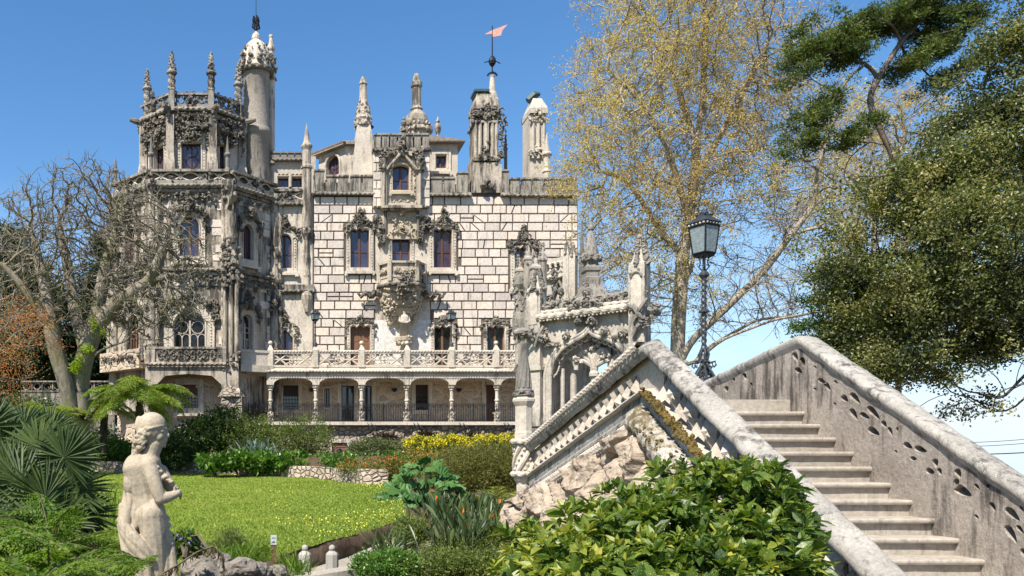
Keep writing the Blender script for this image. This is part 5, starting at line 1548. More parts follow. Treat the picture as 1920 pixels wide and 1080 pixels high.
for y in np.arange(10.85, 15.0, 0.135):
    s = 16 - y; zc = float(ridge_L(y)) - 0.42
    i = int(round(y / 0.135))
    sl = lambda q, s=s: (q - s) * 0.235
    spike(m, (s, zc + (0.035 if i % 2 else -0.03)), 0.12, 0.27 if i % 3 else 0.20, 0.055, i % 2 == 0, sl)
m.build('tracery', M['brw'], ST)
# dark slivers between the spikes paint the shade of openings; none are cut
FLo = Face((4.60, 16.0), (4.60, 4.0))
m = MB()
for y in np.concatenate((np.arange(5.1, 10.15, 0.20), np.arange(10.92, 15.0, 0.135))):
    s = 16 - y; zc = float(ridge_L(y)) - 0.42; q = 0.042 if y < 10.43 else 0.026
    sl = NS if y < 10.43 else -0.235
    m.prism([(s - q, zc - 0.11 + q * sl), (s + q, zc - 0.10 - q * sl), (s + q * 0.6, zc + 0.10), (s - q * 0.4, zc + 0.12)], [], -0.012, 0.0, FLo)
m.build('opening', M['joint'], ST)  # solid dark pieces, the shade of the gaps put into their colour
# ledge with moss, plain band, rope roll
for nm, off, x0, h, mat in (('ledge', -0.62, 4.44, 0.05, 'brw'), ('band', -0.66, 4.50, 0.20, 'cop')):
    pr = [(4.62, off + 0.02), (x0, off), (x0 - 0.01, off - h * 0.5), (x0 + 0.01, off - h), (4.62, off - h)]
    V, F = sweep(pr, yn, ridge_L, 0.006, 4); m = MB(); m.add(V, F); m.build(nm, M[mat], ST)
V, F = sweep([(4.62, -0.88), (4.40, -0.875), (4.36, -0.92), (4.36, -0.96), (4.42, -0.99), (4.62, -1.0)], yn[150:], ridge_L, 0.006, 7)
m = MB(); m.add(V, F); m.build('band', M['cop'], ST)
m = MB(); m.rope([(4.42, y, float(ridge_L(y)) - 1.05) for y in np.linspace(10.35, 15.25, 30)], 0.085, 0.10, lobes=2, n=12, depth=0.38)
m.build('rope_moulding', M['brw'], ST)
m = MB()                                       # broad mossy roll of the near flight
ys = np.linspace(6.0, 10.52, 330); V = []
na = 16
for y in ys:
    r0 = float(ridge_L(y))
    for j in range(na):
        th = math.pi * (0.30 + 1.20 * j / (na - 1))
        tw = abs(math.sin((y * 1.0 - j * 0.035) * math.pi / 0.135))
        R_ = 0.19 * (0.86 + 0.18 * tw ** 0.6)
        V.append((4.44 + R_ * math.cos(th) * 1.0, y - 0.10 * (j / na), r0 - 1.02 + R_ * math.sin(th)))
V = np.array(V); nz = fbm(V * 14, 4, 5) - 0.47; V[:, 0] -= nz * 0.05; V[:, 2] += (fbm(V * 11 + 4, 3, 6) - 0.45) * 0.05
m.add(V, grid_faces(len(ys), na)); m.build('roll_moulding', M['rope'], ST)
m = MB()
for i in range(1100):                          # moss cushions on the ledge
    y = rgb.uniform(6.2, 10.35); m.blob((4.44 + rgb.normal() * 0.03, y, float(ridge_L(y)) - 0.60 + rgb.normal() * 0.012), rgb.uniform(0.010, 0.030), sub=0, rng=rgb)
for i in range(700):
    y = rgb.uniform(6.6, 10.1); m.blob((4.33 + rgb.normal() * 0.05, y, float(ridge_L(y)) - 0.92 + rgb.normal() * 0.05), rgb.uniform(0.008, 0.026), sub=0, rng=rgb)
stuff(m.build('moss', M['moss'], ST))
# rockwork under the bridge
ns, nz_ = 420, 170
S = np.linspace(15.75, 5.4, ns); V = []
pts = 1.0 * np.stack([rgb.uniform(4.8, 16.2, 80), rgb.uniform(-3.0, 1.2, 80)], 1)
yy, tt = np.meshgrid(S, np.linspace(0, 1, nz_), indexing='ij')
top = ridge_L(yy) - 1.05; zz_ = -2.5 + (top + 2.5) * tt
P2 = np.stack([yy.ravel(), zz_.ravel() * 1.15], 1)
Pw = P2 + (np.stack([fbm(P2 * 1.6, 4, 41), fbm(P2 * 1.6, 4, 42)], 1) - 0.47) * 0.45
d1, d2, idx = worley(Pw, pts)
hh = np.clip((d2 - d1) / 0.22, 0, 1) ** 0.55
hc = rgb.uniform(-0.05, 0.16, 80)[idx] + (rgb.uniform(-0.25, 0.25, 80)[idx] * (Pw[:, 0] - pts[idx, 0]) + rgb.uniform(-0.25, 0.25, 80)[idx] * (Pw[:, 1] - pts[idx, 1]))
dep = 0.24 * hh + hc * hh + (fbm(P2 * 3.0, 5, 43) - 0.47) * 0.20 + (fbm(P2 * 11.0, 4, 44) - 0.47) * 0.09
out = 0.16 * np.clip(-zz_.ravel() - 0.2, 0, 3) 
Xr = 4.52 - out - dep * np.clip(1.2 - tt.ravel() * 0.35, 0, 1)
V = np.stack([Xr, yy.ravel() , zz_.ravel()], 1)
m = MB(); m.add(V, grid_faces(ns, nz_))
m.build('rockwork', M['rock'], ST, smooth=False)
m = MB()
V = []
ys2 = np.linspace(15.8, 4.8, 40)
m.prism([(16 - y, float(ridge_L(y)) - 1.0) for y in ys2] + [(16 - y, -2.5) for y in (4.8, 15.8)], [], 0.08, 0.16, Face((4.54, 16.0), (4.54, 4.0)))
m.build('core_wall', M['rock'], ST)
# right parapet with pierced leaf shapes
FR_ = Face((6.37, 16.0), (6.37, 4.0))
def pz(zx, zy): return FR_.at(1280 + zx / 2.25, 600 + zy / 2.25)
def tear(cx, cy, ln, wd, ang, n=12):
    a = math.radians(ang); P = []
    for i in range(n):
        t = 2 * math.pi * i / n
        u = math.cos(t) * ln * 0.5; v = math.sin(t) * wd * 0.5 * (1 - 0.45 * math.cos(t))
        P.append(pz(cx + u * math.cos(a) - v * math.sin(a), cy + u * math.sin(a) + v * math.cos(a)))
    return P
tl = [(476, 156, 44, 22, 70), (506, 178, 46, 22, 78), (489, 213, 36, 22, 35), (588, 258, 40, 20, 30), (612, 282, 44, 20, 60), (560, 199, 18, 10, 40), (646, 262, 22, 12, 40), (558, 290, 16, 10, 20),
      (684, 332, 38, 26, 45), (728, 330, 62, 26, 48), (722, 398, 58, 26, 60), (768, 404, 48, 22, 30), (806, 392, 78, 28, 48), (642, 353, 16, 10, 30), (806, 470, 58, 30, 30), (850, 440, 36, 22, 60), (876, 472, 46, 18, 70), (904, 462, 24, 12, 110),
      (950, 530, 44, 26, 30), (978, 513, 24, 22, 70), (1004, 546, 58, 26, 20), (974, 584, 30, 18, 10), (900, 555, 18, 11, 40), (1066, 604, 40, 26, 85), (1044, 638, 40, 26, 20), (1084, 640, 34, 20, 70), (1026, 574, 24, 18, 40),
      (1162, 648, 46, 28, 70), (1152, 690, 46, 24, 110), (1182, 722, 84, 40, 28), (1242, 704, 34, 16, 50), (1308, 788, 46, 22, 60), (1330, 822, 40, 18, 60), (1392, 820, 84, 34, 42), (1386, 904, 92, 34, 58), (1424, 884, 50, 20, 50), (1430, 796, 30, 14, 60), (1290, 700, 20, 12, 40), (1240, 830, 26, 14, 40), (1480, 930, 60, 26, 50), (1440, 985, 50, 24, 60),
      (182, 268, 26, 18, 70), (184, 292, 30, 18, 90), (262, 238, 34, 16, 70), (215, 250, 26, 12, 80), (286, 200, 20, 10, 40), (290, 272, 18, 10, 60)]
holes = []
for q in sorted(tl, key=lambda e: -e[2] * e[3]):      # keep the cuts apart from one another
    h = np.array(tear(*q)); ok = True
    for g in holes:
        g = np.array(g)
        if np.min(np.linalg.norm(h[:, None] - g[None], axis=2)) < 0.012 or np.linalg.norm(h.mean(0) - g.mean(0)) < 0.03: ok = False
    if ok: holes.append([tuple(p) for p in h])
ysr = [15.2, 12.6, 11.5, 10.43, 9, 8, 7, 6]
m = MB(); m.prism([(16 - y, float(ridge_R(y)) - 0.10) for y in ysr] + [(16 - y, float(ridge_R(y)) - 1.35) for y in ysr[::-1]], holes, 0.0, 0.20, FR_)
m.build('parapet_wall', M['grw'], ST)
yr = np.concatenate((np.linspace(5.6, 10.40, 150), np.linspace(10.46, 15.2, 60)))
prof = [(6.375, -0.16), (6.345, -0.11), (6.325, -0.07), (6.33, -0.035), (6.355, -0.01), (6.41, 0.0), (6.50, -0.005), (6.58, -0.02), (6.62, -0.06), (6.62, -0.14), (6.57, -0.18)]
V, F = sweep(prof, yr, ridge_R, 0.010, 11)
m = MB(); m.add(V, F); m.build('coping', M['cop'], ST, smooth=True)
# sloping plinth at the foot of the right parapet
m = MB(); V = []
for y in np.linspace(5.6, 10.7, 60):
    z = zt_ - (Yt - y) * rise / tread
    V += [(6.30, y, z - 0.12), (6.30, y, z + 0.03), (6.375, y, z + 0.09)]
# newel at the far foot of the left parapet
kn = 15.42 / FPX; cN = W(982, 0, 15.42); zn = lambda y: (HY - y) * kn
m = MB(); R = lambda *q: [(a * kn, zn(b)) for a, b in q]
m.lathe(cN[:2], R((15, 990), (15, 935), (13, 925), (14, 905), (18, 900), (19, 894)), 8)
m.lathe(cN[:2], R((16, 886), (17, 878), (17, 838), (15, 834)), 12)
for s in range(5):
    m.tube([(cN[0] + 17.5 * kn * math.cos(s * 1.2566 + t * 1.5), cN[1] + 17.5 * kn * math.sin(s * 1.2566 + t * 1.5), zn(884 - 46 * t)) for t in np.linspace(0, 1, 9)], 0.04, 6)
    for t in np.linspace(0.1, 0.9, 5):
        a = s * 1.2566 + 0.63 + t * 1.5; m.blob((cN[0] + 17.5 * kn * math.cos(a), cN[1] + 17.5 * kn * math.sin(a), zn(884 - 46 * t)), 0.026, sub=1, jit=0.05)
m.lathe(cN[:2], R((17, 822), (17, 812), (16, 808), (16, 762), (19, 757), (21, 753), (21, 749), (18, 745)), 8)
nw = m.build('newel', M['pale'], ST)
m = MB()
for y in (889, 828): m.rope([(cN[0] + 20 * kn * math.cos(a), cN[1] + 20 * kn * math.sin(a), zn(y)) for a in np.linspace(0, 6.2832, 30)], 0.05, 0.14)
m.build('rope_moulding', M['brw'], nw)
m = MB()
m.lathe(cN[:2], R((16, 746), (19, 742), (15, 738), (17, 733), (14, 728), (13, 718), (10, 690), (6, 660), (4, 645), (1, 640)), 12)
for i in range(10):
    a = i * 0.628; m.tube([(cN[0] + (13 - 9 * t) * kn * math.cos(a + t * 0.9), cN[1] + (13 - 9 * t) * kn * math.sin(a + t * 0.9), zn(728 - 78 * t)) for t in np.linspace(0, 1, 8)], [0.03 - 0.018 * t for t in np.linspace(0, 1, 8)], 6)
for i in range(22): 
    a = i * 0.7; m.blob((cN[0] + 16 * kn * math.cos(a), cN[1] + 16 * kn * math.sin(a), zn(736 + (i % 3) * 3)), 0.04, sub=1)
m.build('finial', M['dark'], nw)

# ------------------------------------------------------------ carved portal pavilion
PV = thing('pavilion', 'carved grey stone portal pavilion with ogee arch, gargoyles and crocketed pinnacles behind the stairs', 'pavilion', (7.3, 21.0, -1.0))
FP = Face((6.50, 21.05), (8.16, 19.45))
kp = 20.3 / FPX
M['pav'] = stone('pavilion_stone', (0.54, 0.475, 0.385), (0.35, 0.31, 0.255), (0.07, 0.064, 0.058), 0.60, 2.0, 0.7)
M['pavd'] = stone('pavilion_carving', (0.30, 0.27, 0.225), (0.17, 0.155, 0.13), (0.045, 0.042, 0.038), 0.55, 3.0, 0.9)
rp = np.random.default_rng(17)
sA, sB = FP.at(1020, 0)[0], FP.at(1187, 0)[0]
zc = FP.at(1105, 590)[1]
def ogee_pts(px0, px1, pyf, pya, n=16):
    L_ = []; 
    sl, zl = FP.at(px0, pyf); sr, _ = FP.at(px1, pyf); zr_ = zl; sa, za = FP.at((px0 + px1) / 2, pya)
    for i in range(n + 1):
        t = i / n
        e = float(np.interp(t, (0, 0.06, 0.14, 0.28, 0.45, 0.62, 0.78, 0.90, 1.0), (0, 0.26, 0.42, 0.58, 0.685, 0.755, 0.82, 0.89, 1.0)))
        L_.append((sl + (sa - sl) * t, zl + (za - zl) * e))
    R_ = [(sr + sl - s, z) for s, z in L_]
    return L_, R_[::-1]
Lp, Rp = ogee_pts(1033, 1182, 705, 617)
zb_ = -1.2
m = MB()
hole = [(Lp[0][0], zb_ + 0.02)] + Lp + Rp[1:] + [(Rp[-1][0], zb_ + 0.02)]
m.prism([(sA - 0.1, zb_), (sB + 0.1, zb_), (sB + 0.1, zc), (sA - 0.1, zc)], [hole], 0.0, 0.35, FP)
m.build('portal_wall', M['pav'], PV)
m = MB()
for off, r in ((0.0, 0.05), (0.055, 0.035), (0.11, 0.045)):
    Lq, Rq = ogee_pts(1033 - off * 90, 1182 + off * 90, 705, 617 - off * 60)
    m.tube([(a, -0.05, b) for a, b in Lq + Rq[1:]], r, 8, FP, cap=False)
    for x in (Lq[0][0], Rq[-1][0]): m.tube([(x, -0.05, zb_), (x, -0.05, Lq[0][1])], r, 8, FP)
m.build('archivolt', M['pav'], PV)
m = MB()                                          # crockets over the arch
def scroll(m, c, r, F=FP, d=0.18):
    s, z = c
    for q in range(5):
        a = rp.random() * 6.28
        m.tube([(s + r * (1.1 - t * 0.8) * math.cos(a + t * 5), -0.06 - d * t, z + r * (1.1 - t * 0.8) * math.sin(a + t * 5)) for t in np.linspace(0, 1, 10)], r * 0.16, 6, F)
    for q in range(12):
        a = rp.random() * 6.28; rr = r * rp.random() ** 0.5
        m.blob((s + rr * math.cos(a), -0.05 - d * rp.random(), z + rr * math.sin(a)), r * rp.uniform(0.10, 0.24), F, sub=1, rng=rp)
for px, py, r in ((1089, 604, .11), (1114, 602, .13), (1065, 632, .10), (1036, 648, .10), (1028, 638, .08), (1137, 622, .11), (1170, 626, .11), (1156, 634, .07), (1050, 646, .07)): scroll(m, FP.at(px, py), r)
for px, py, r in ((1100, 566, .17), (1084, 570, .13), (1115, 569, .13), (1100, 548, .11), (1099, 534, .06), (1072, 580, .09), (1127, 573, .09)): scroll(m, FP.at(px, py, 0.1), r, d=0.2)
m.build('carving', M['pavd'], PV)
m = MB()
za, zb2 = FP.at(1020, 602), FP.at(1187, 577)
m.box(sA - 0.15, sB + 0.1, -0.14, 0.4, zc - 0.02, zc + 0.10, FP)
m.rope([(sA - 0.1, -0.16, zc + 0.04), (sB + 0.1, -0.16, zc + 0.04)], 0.085, 0.22, n=12, face=FP)
m.rope([(sA - 0.1, -0.10, zc + 0.16), (sB + 0.1, -0.10, zc + 0.16)], 0.06, 0.18, n=10, face=FP)
for i in range(24): m.blob((sA + (sB - sA) * i / 23, -0.2, zc - 0.05), 0.028, FP, sub=1, jit=0.05)
m.build('cornice', M['pav'], PV)
m = MB()                                          # cresting: running curls
for i in range(13):
    s = sA + (sB - sA) * (i + 0.5) / 13; r = 0.11
    m.tube([(s + r * math.cos(a), -0.02, zc + 0.30 + r * math.sin(a)) for a in np.linspace(-0.6, 4.2, 12)], [0.05 - 0.002 * k for k in range(12)], 6, FP)
    for q in range(4): m.blob((s + rp.normal() * 0.06, -0.03 - 0.06 * rp.random(), zc + 0.30 + rp.normal() * 0.08), rp.uniform(0.03, 0.07), FP, sub=1, rng=rp)
m.build('cresting', M['pavd'], PV)
m = MB()                                          # hanging cusps along the arch
AP = Lp + Rp[1:]; 
for i in range(1, len(AP) - 1, 2):
    a, b = np.array(AP[i - 1]), np.array(AP[i + 1]); c = (a + b) / 2; n_ = np.array((-(b - a)[1], (b - a)[0])); n_ = -n_ / np.linalg.norm(n_)
    if n_[1] > 0: n_ = -n_
    w_ = np.linalg.norm(b - a) / 2; d_ = (b - a) / np.linalg.norm(b - a)
    m.tube([tuple(np.array((c + d_ * w_ * math.cos(t) + n_ * (0.03 + 0.09 * math.sin(t)))[[0]]).tolist() + [0.05] + [float((c + d_ * w_ * math.cos(t) + n_ * (0.03 + 0.09 * math.sin(t)))[1])]) for t in np.linspace(0, math.pi, 8)], 0.022, 6, FP)
    for q in (a,): m.blob((q[0] + n_[0] * 0.05, 0.03, q[1] + n_[1] * 0.05), 0.035, FP, sub=1, rng=rp)
m.build('arch_cusps', M['brw'], PV)
# cusped inner arch and the little tree column inside
m = MB()
sc_, zc_ = FP.at(1104, 660)
for q, (x0, x1, ya) in enumerate(((1040, 1072, 665), (1072, 1104, 655), (1104, 1138, 655), (1138, 1172, 668))):
    a, b = FP.at(x0, 690), FP.at(x1, 690); 
    c = (a[0] + b[0]) / 2; w = (b[0] - a[0]) / 2; z0 = FP.at(1104, 690)[1]; h = FP.at(1104, ya)[1] - z0
    m.tube([(c - w * math.cos(t), 0.25, z0 + h * math.sin(t)) for t in np.linspace(0, math.pi, 12)], 0.055, 7, FP)
for px in (1048, 1060, 1072):
    s = FP.at(px, 0)[0]; m.tube([(s, 0.2 + (px - 1048) * 0.02, zb_), (s, 0.2 + (px - 1048) * 0.02, FP.at(px, 690)[1])], 0.05 if px != 1060 else 0.075, 8, FP)
s = FP.at(1104, 0)[0]; 
m.lathe((FP.map([(s, 0.3, 0)])[0][0], FP.map([(s, 0.3, 0)])[0][1]), [(0.07, zb_), (0.07, FP.at(1104, 708)[1]), (0.12, FP.at(1104, 704)[1]), (0.12, FP.at(1104, 698)[1]), (0.09, FP.at(1104, 694)[1]), (0.10, FP.at(1104, 675)[1])], 10)
for px, py in ((1082, 662), (1090, 655), (1104, 648), (1120, 656), (1128, 666), (1137, 672), (1076, 672)):
    a = FP.at(1104, 685); b = FP.at(px, py)
    m.tube([(a[0], 0.3, a[1]), ((a[0] + b[0]) / 2, 0.28, (a[1] + b[1]) / 2 + 0.02), (b[0], 0.25, b[1])], [0.075, 0.06, 0.045], 8, FP)
    for q in range(7): m.blob((b[0] + rp.normal() * 0.05, 0.22 + rp.normal() * 0.04, b[1] + rp.normal() * 0.04), rp.uniform(0.03, 0.06), FP, sub=1, rng=rp)
m.build('inner_arcade', M['brw'], PV)
# piers with niches, gargoyles and crocketed pinnacles
def pier(F, px, y_top, y_cap, y_bot, w, gx=0, niche=None, garg=None, d=0.0, mat='pav', nm='pier'):
    s, zt = F.at(px, y_top); zcap = F.at(px, y_cap)[1]; h = w / 2
    m = MB()
    m.box(s - h, s + h, -h + d, h + d, zb_ - 0.2, zcap, F)
    m.box(s - h * 1.25, s + h * 1.25, -h * 1.25 + d, h * 1.25 + d, F.at(px, 692)[1] - 0.05, F.at(px, 692)[1] + 0.03, F)
    m.box(s - h * 1.2, s + h * 1.2, -h * 1.2 + d, h * 1.2 + d, F.at(px, 800)[1], F.at(px, 792)[1], F)
    ap = F.map([(s, d, 0)])[0]
    m.lathe((ap[0], ap[1]), [(h * 1.35, zcap), (h * 1.35, zcap + 0.06), (h * 1.0, zcap + 0.1), (h * 0.62, zcap + (zt - zcap) * 0.45), (h * 0.1, zt)], 4, rot=math.pi / 4 + math.atan2(F.u[1], F.u[0]))
    p = m.build(nm, M[mat], PV)
    cv = MB()
    H = zt - zcap
    for i in range(10):
        t = i / 10; rr = h * (0.95 - 0.75 * t)
        for a in range(4):
            th = a * math.pi / 2 + math.atan2(F.u[1], F.u[0])
            cv.blob((ap[0] + rr * math.cos(th) * 1.1, ap[1] + rr * math.sin(th) * 1.1, zcap + 0.06 + H * 0.88 * t), h * (0.36 - 0.2 * t), sub=1, rng=rp)
    cv.lathe((ap[0], ap[1]), [(h * 0.2, zt - 0.12), (h * 0.4, zt - 0.06), (h * 0.15, zt), (0.005, zt + 0.03)], 8)
    if niche:
        z0, z1 = F.at(px, niche[1])[1], F.at(px, niche[0])[1]
        o = opening(s - h * 0.62, s + h * 0.62, z0, z1, 'round')
        cv.tube([(a, -h - 0.02 + d, b) for a, b in o[2:]], 0.03, 6, F, cap=False)
        carve(cv, F, [(s - h, z1 - 0.1), (s, z1 + 0.12), (s + h, z1 - 0.1)], 0.04, 14, 0.02, 0.045, h + 0.06 + d * 0, sub=1, rng=rp)
        for k in (-1, 1): 
            for q in range(7): cv.blob((s + k * h, -h * rp.random(), z0 + (z1 - z0) * rp.random()), rp.uniform(0.015, 0.035), F, sub=1, rng=rp)
        pn = MB(); pn.prism(o, [], -h - 0.012, -h + 0.01, F); pn.build('niche_panel', M['pale'], p)
    cv.build('carving', M['pavd'], p)
    if garg:
        g = MB(); z = F.at(px, garg[0])[1]; k = garg[1]
        dirs = np.array((k * 0.85, 0.0)) if len(garg) < 3 else np.array(garg[2])
        a0 = F.map([(s, -h * 0.6, z)])[0]
        L_ = garg[3] if len(garg) > 3 else 0.75
        pts = [a0 + np.array((dirs[0] * t, dirs[1] * t, 0.10 * math.sin(t * 4))) for t in np.linspace(0, L_, 9)]
        g.tube(pts, [0.14, 0.15, 0.13, 0.12, 0.12, 0.11, 0.10, 0.085, 0.05], 9)
        for i in range(46): 
            q = pts[rp.integers(0, 6)] + rp.normal(size=3) * 0.09; g.blob(q, rp.uniform(0.02, 0.05), sub=1, rng=rp)
        g.build('gargoyle', M['pavd'], p)
    return p
pier(FP, 1006, 500, 548, 900, 0.36, niche=(545, 610), garg=(632, -1, (-0.9, -0.25), 0.62))
pier(FP, 1199, 440, 500, 900, 0.36, niche=(512, 580), garg=(592, 1, (0.9, 0.1), 0.60))
m = MB()                                         # knotted branches below the gargoyles
for px, py in ((1016, 628), (1208, 606)):
    for k in range(18):
        c = FP.at(px + rp.normal() * 6, py + rp.normal() * 6, 0.25); m.blob((c[0], -0.22 - 0.1 * rp.random(), c[1]), rp.uniform(0.02, 0.055), FP, sub=1, rng=rp)
for a, b in (((1018, 640), (985, 620)), ((1020, 612), (1004, 650)), ((1188, 628), (1206, 600)), ((1188, 575), (1212, 606)), ((1214, 560), (1190, 600))):
    p0, p1 = FP.at(*a, 0.22), FP.at(*b, 0.22); m.tube([(p0[0], -0.24, p0[1]), ((p0[0] + p1[0]) / 2, -0.3, (p0[1] + p1[1]) / 2), (p1[0], -0.24, p1[1])], 0.05, 6, FP)
m.build('carving', M['pavd'], PV)
# left return wall, going back, with niches, tabernacle pinnacles and a tracery gallery
bk = FP.map([(-0.05, 0.0, 0)])[0]; d_ = FP.v
FQ = Face((bk[0] + d_[0] * 2.6, bk[1] + d_[1] * 2.6), (bk[0], bk[1]))
zq = FP.at(1020, 592)[1]
m = MB(); m.box(0, FQ.len - 0.1, 0.0, 0.3, zb_ - 0.3, zq - 0.2, FQ); m.build('side_wall', M['pav'], PV)
FP2 = Face(tuple(FP.a + FP.v * 2.4), tuple(FP.b + FP.v * 2.4))
m = MB()
g = FP2.rect(1014, 1190, 585, 900); m.box(g[0], g[1], 0.2, 0.5, g[2], g[3], FP2) if False else None
t_ = FP2.rect(1022, 1062, 488, 515); m.box(t_[0] - 0.1, t_[1] + 0.1, 0, 0.25, t_[2] - 0.10, t_[2] + 0.02, FP2); m.box(t_[0] - 0.1, t_[1] + 0.1, 0, 0.25, t_[3] - 0.06, t_[3] + 0.06, FP2)
m.box(t_[0], t_[1], 0.12, 0.18, t_[2], t_[3], FP2)
for i in range(4):
    c = t_[0] + (t_[1] - t_[0]) * (i + 0.5) / 4; m.tube([(a, 0.0, b) for a, b in arc(c, (t_[2] + t_[3]) / 2, 0.09, 0.14, 0, 330, 10)], 0.035, 6, FP2, cap=False)
m.rope([(t_[0] - 0.1, -0.03, t_[2] - 0.07), (t_[1] + 0.1, -0.03, t_[2] - 0.07)], 0.05, 0.15, face=FP2)
t2 = FP2.rect(1020, 1066, 520, 640); m.box(t2[0], t2[1], 0.05, 0.3, t2[2], t2[3], FP2)
m.build('tracery_gallery', M['pav'], PV)
m = MB()
Lq = [FP2.at(x, y) for x, y in ((1036, 570), (1038, 552), (1043, 540), (1049, 528), (1056, 541), (1061, 552), (1063, 570))]
m.tube([(a, -0.02, b) for a, b in Lq], 0.05, 7, FP2)
for px, py in ((1042, 512), (1040, 525), (1055, 547), (1034, 560), (1046, 572), (1070, 565), (1028, 575)): scroll(m, FP2.at(px, py), 0.10, FP2)
m.build('carving', M['pavd'], PV)
for px, yt_, yc, yb in ((1063, 452, 480, 600), (1075, 459, 485, 600)):
    pier(FP2, px, yt_, yc, yb, 0.17)
# tabernacle pinnacles round the left pier
for px, yt_, yc, w, Yq in ((973, 478, 510, 0.16, 21.9), (990, 455, 488, 0.17, 21.6), (1016, 452, 490, 0.19, 21.5), (1003, 474, 505, 0.20, 21.2)):
    c = W(px, 0, Yq); kq = Yq / FPX; z = lambda y: (HY - y) * kq
    m = MB()
    m.box(c[0] - w / 2, c[0] + w / 2, Yq - w / 2, Yq + w / 2, z(690), z(yc))
    m.lathe(c[:2], [(w * 0.85, z(yc)), (w * 0.85, z(yc) + 0.05), (w * 0.5, z(yc) + 0.12), (0.01, z(yt_))], 4, rot=math.pi / 4)
    p = m.build('pinnacle', M['pav'], PV)
    m = MB()
    for i in range(40):
        t = rp.random(); rr = w * (0.6 - 0.42 * t); a = rp.integers(0, 4) * math.pi / 2 + math.pi / 4
        m.blob((c[0] + rr * math.cos(a), Yq + rr * math.sin(a), z(yc) + (z(yt_) - z(yc)) * t), rp.uniform(0.012, 0.03), sub=1, rng=rp)
    for i in range(34):
        a = rp.random() * 6.28; m.blob((c[0] + w * 0.6 * math.cos(a), Yq + w * 0.6 * math.sin(a), z(rp.choice((yc + 2, 560, 575, 600, 640, 660, 540)) + rp.normal() * 3)), rp.uniform(0.02, 0.05), sub=1, rng=rp)
    m.build('carving', M['pavd'], p)
# shaft of the left tabernacle down to the terrace, canopy niche
c = W(976, 0, 21.9); kq = 21.9 / FPX; z = lambda y: (HY - y) * kq
m = MB(); m.lathe(c[:2], [(a * kq, z(b)) for a, b in ((9, 780), (9, 700), (12, 690), (9, 680), (8, 640), (14, 628), (16, 600), (14, 590), (10, 585), (10, 545), (15, 535), (13, 520), (8, 512))], 10)
for i in range(80):
    a = rp.random() * 6.28; y = rp.choice((530, 545, 575, 590, 600, 615, 630, 690)) + rp.normal() * 4; m.blob((c[0] + 11 * kq * math.cos(a), c[1] + 11 * kq * math.sin(a), z(y)), rp.uniform(0.02, 0.055), sub=1, rng=rp)
m.build('canopied_shaft', M['pavd'], PV)
# twisted spire behind the cornice
c = W(1108, 0, 22.3); kq = 22.3 / FPX; z = lambda y: (HY - y) * kq
m = MB()
m.lathe(c[:2], [(a * kq, z(b)) for a, b in ((62, 610), (34, 560), (26, 545), (20, 535), (20, 522), (17, 520), (17, 512), (20, 509), (20, 503), (15, 498), (14, 494), (17, 490), (17, 484), (13, 480))], 4, rot=math.pi / 4)
n = 40
V = []; 
for i in range(13):
    t = i / 12; r = (13.5 - 10.5 * t) * kq
    for j in range(n):
        a = j * 2 * math.pi / n; rr = r * (1 + 0.13 * abs(math.cos(3 * a + t * 3.5)))
        V.append((c[0] + rr * math.cos(a), c[1] + rr * math.sin(a), z(480 - 48 * t)))
m.add(V, [(i * n + j, i * n + (j + 1) % n, (i + 1) * n + (j + 1) % n, (i + 1) * n + j) for i in range(12) for j in range(n)])
m.lathe(c[:2], [(a * kq, z(b)) for a, b in ((3, 434), (6, 430), (6, 426), (3, 422), (2, 417), (0.5, 415))], 8)
for i in range(30): 
    a = i * 0.7; m.blob((c[0] + 16 * kq * math.cos(a), c[1] + 16 * kq * math.sin(a), z(482 + (i % 2) * 5)), 0.06, sub=1, rng=rp)
m.build('spire', M['pavd'], PV)
c = W(1091, 0, 23.0); kq = 23.0 / FPX; z = lambda y: (HY - y) * kq
m = MB(); m.lathe(c[:2], [(a * kq, z(b)) for a, b in ((7, 600), (6, 500), (5, 498), (1.5, 414))], 6); m.build('dark_pinnacle', M['dark'], PV)
# vault and back wall closing the inside
m = MB(); m.box(sA - 0.1, sB - 0.5, 0.36, 1.3, zc - 0.28, zc - 0.05, FP)
for k in range(5):
    s0_ = sA + (sB - sA) * (k + 0.5) / 5 * 0.75; m.tube([(s0_, 0.4 + t * 2.0, zc - 0.34 - 0.25 * abs(math.cos(t * math.pi))) for t in np.linspace(0, 0.45, 9)], 0.05, 6, FP)
m.build('vault', M['pav'], PV)
m = MB(); q0, q1 = -0.1, sB - 0.62
h2 = opening(FP2.at(1098, 0)[0], FP2.at(1136, 0)[0], zb_, FP2.at(1130, 655)[1], 'round')
m.prism([(q0, zb_ - 0.2), (q1, zb_ - 0.2), (q1, zc - 0.05), (q0, zc - 0.05)], [h2], 0.1, 0.35, FP2); m.build('back_wall', M['rub_grey'], PV)
# rubble wall seen through the arch
m = MB(); g = FP2.rect(1040, 1098, 690, 960); m.box(g[0] - 0.7, g[1] - 0.1, 0.5, 0.8, zb_ - 0.2, g[3], FP2); m.build('inner_wall', M['rub_grey'], PV)
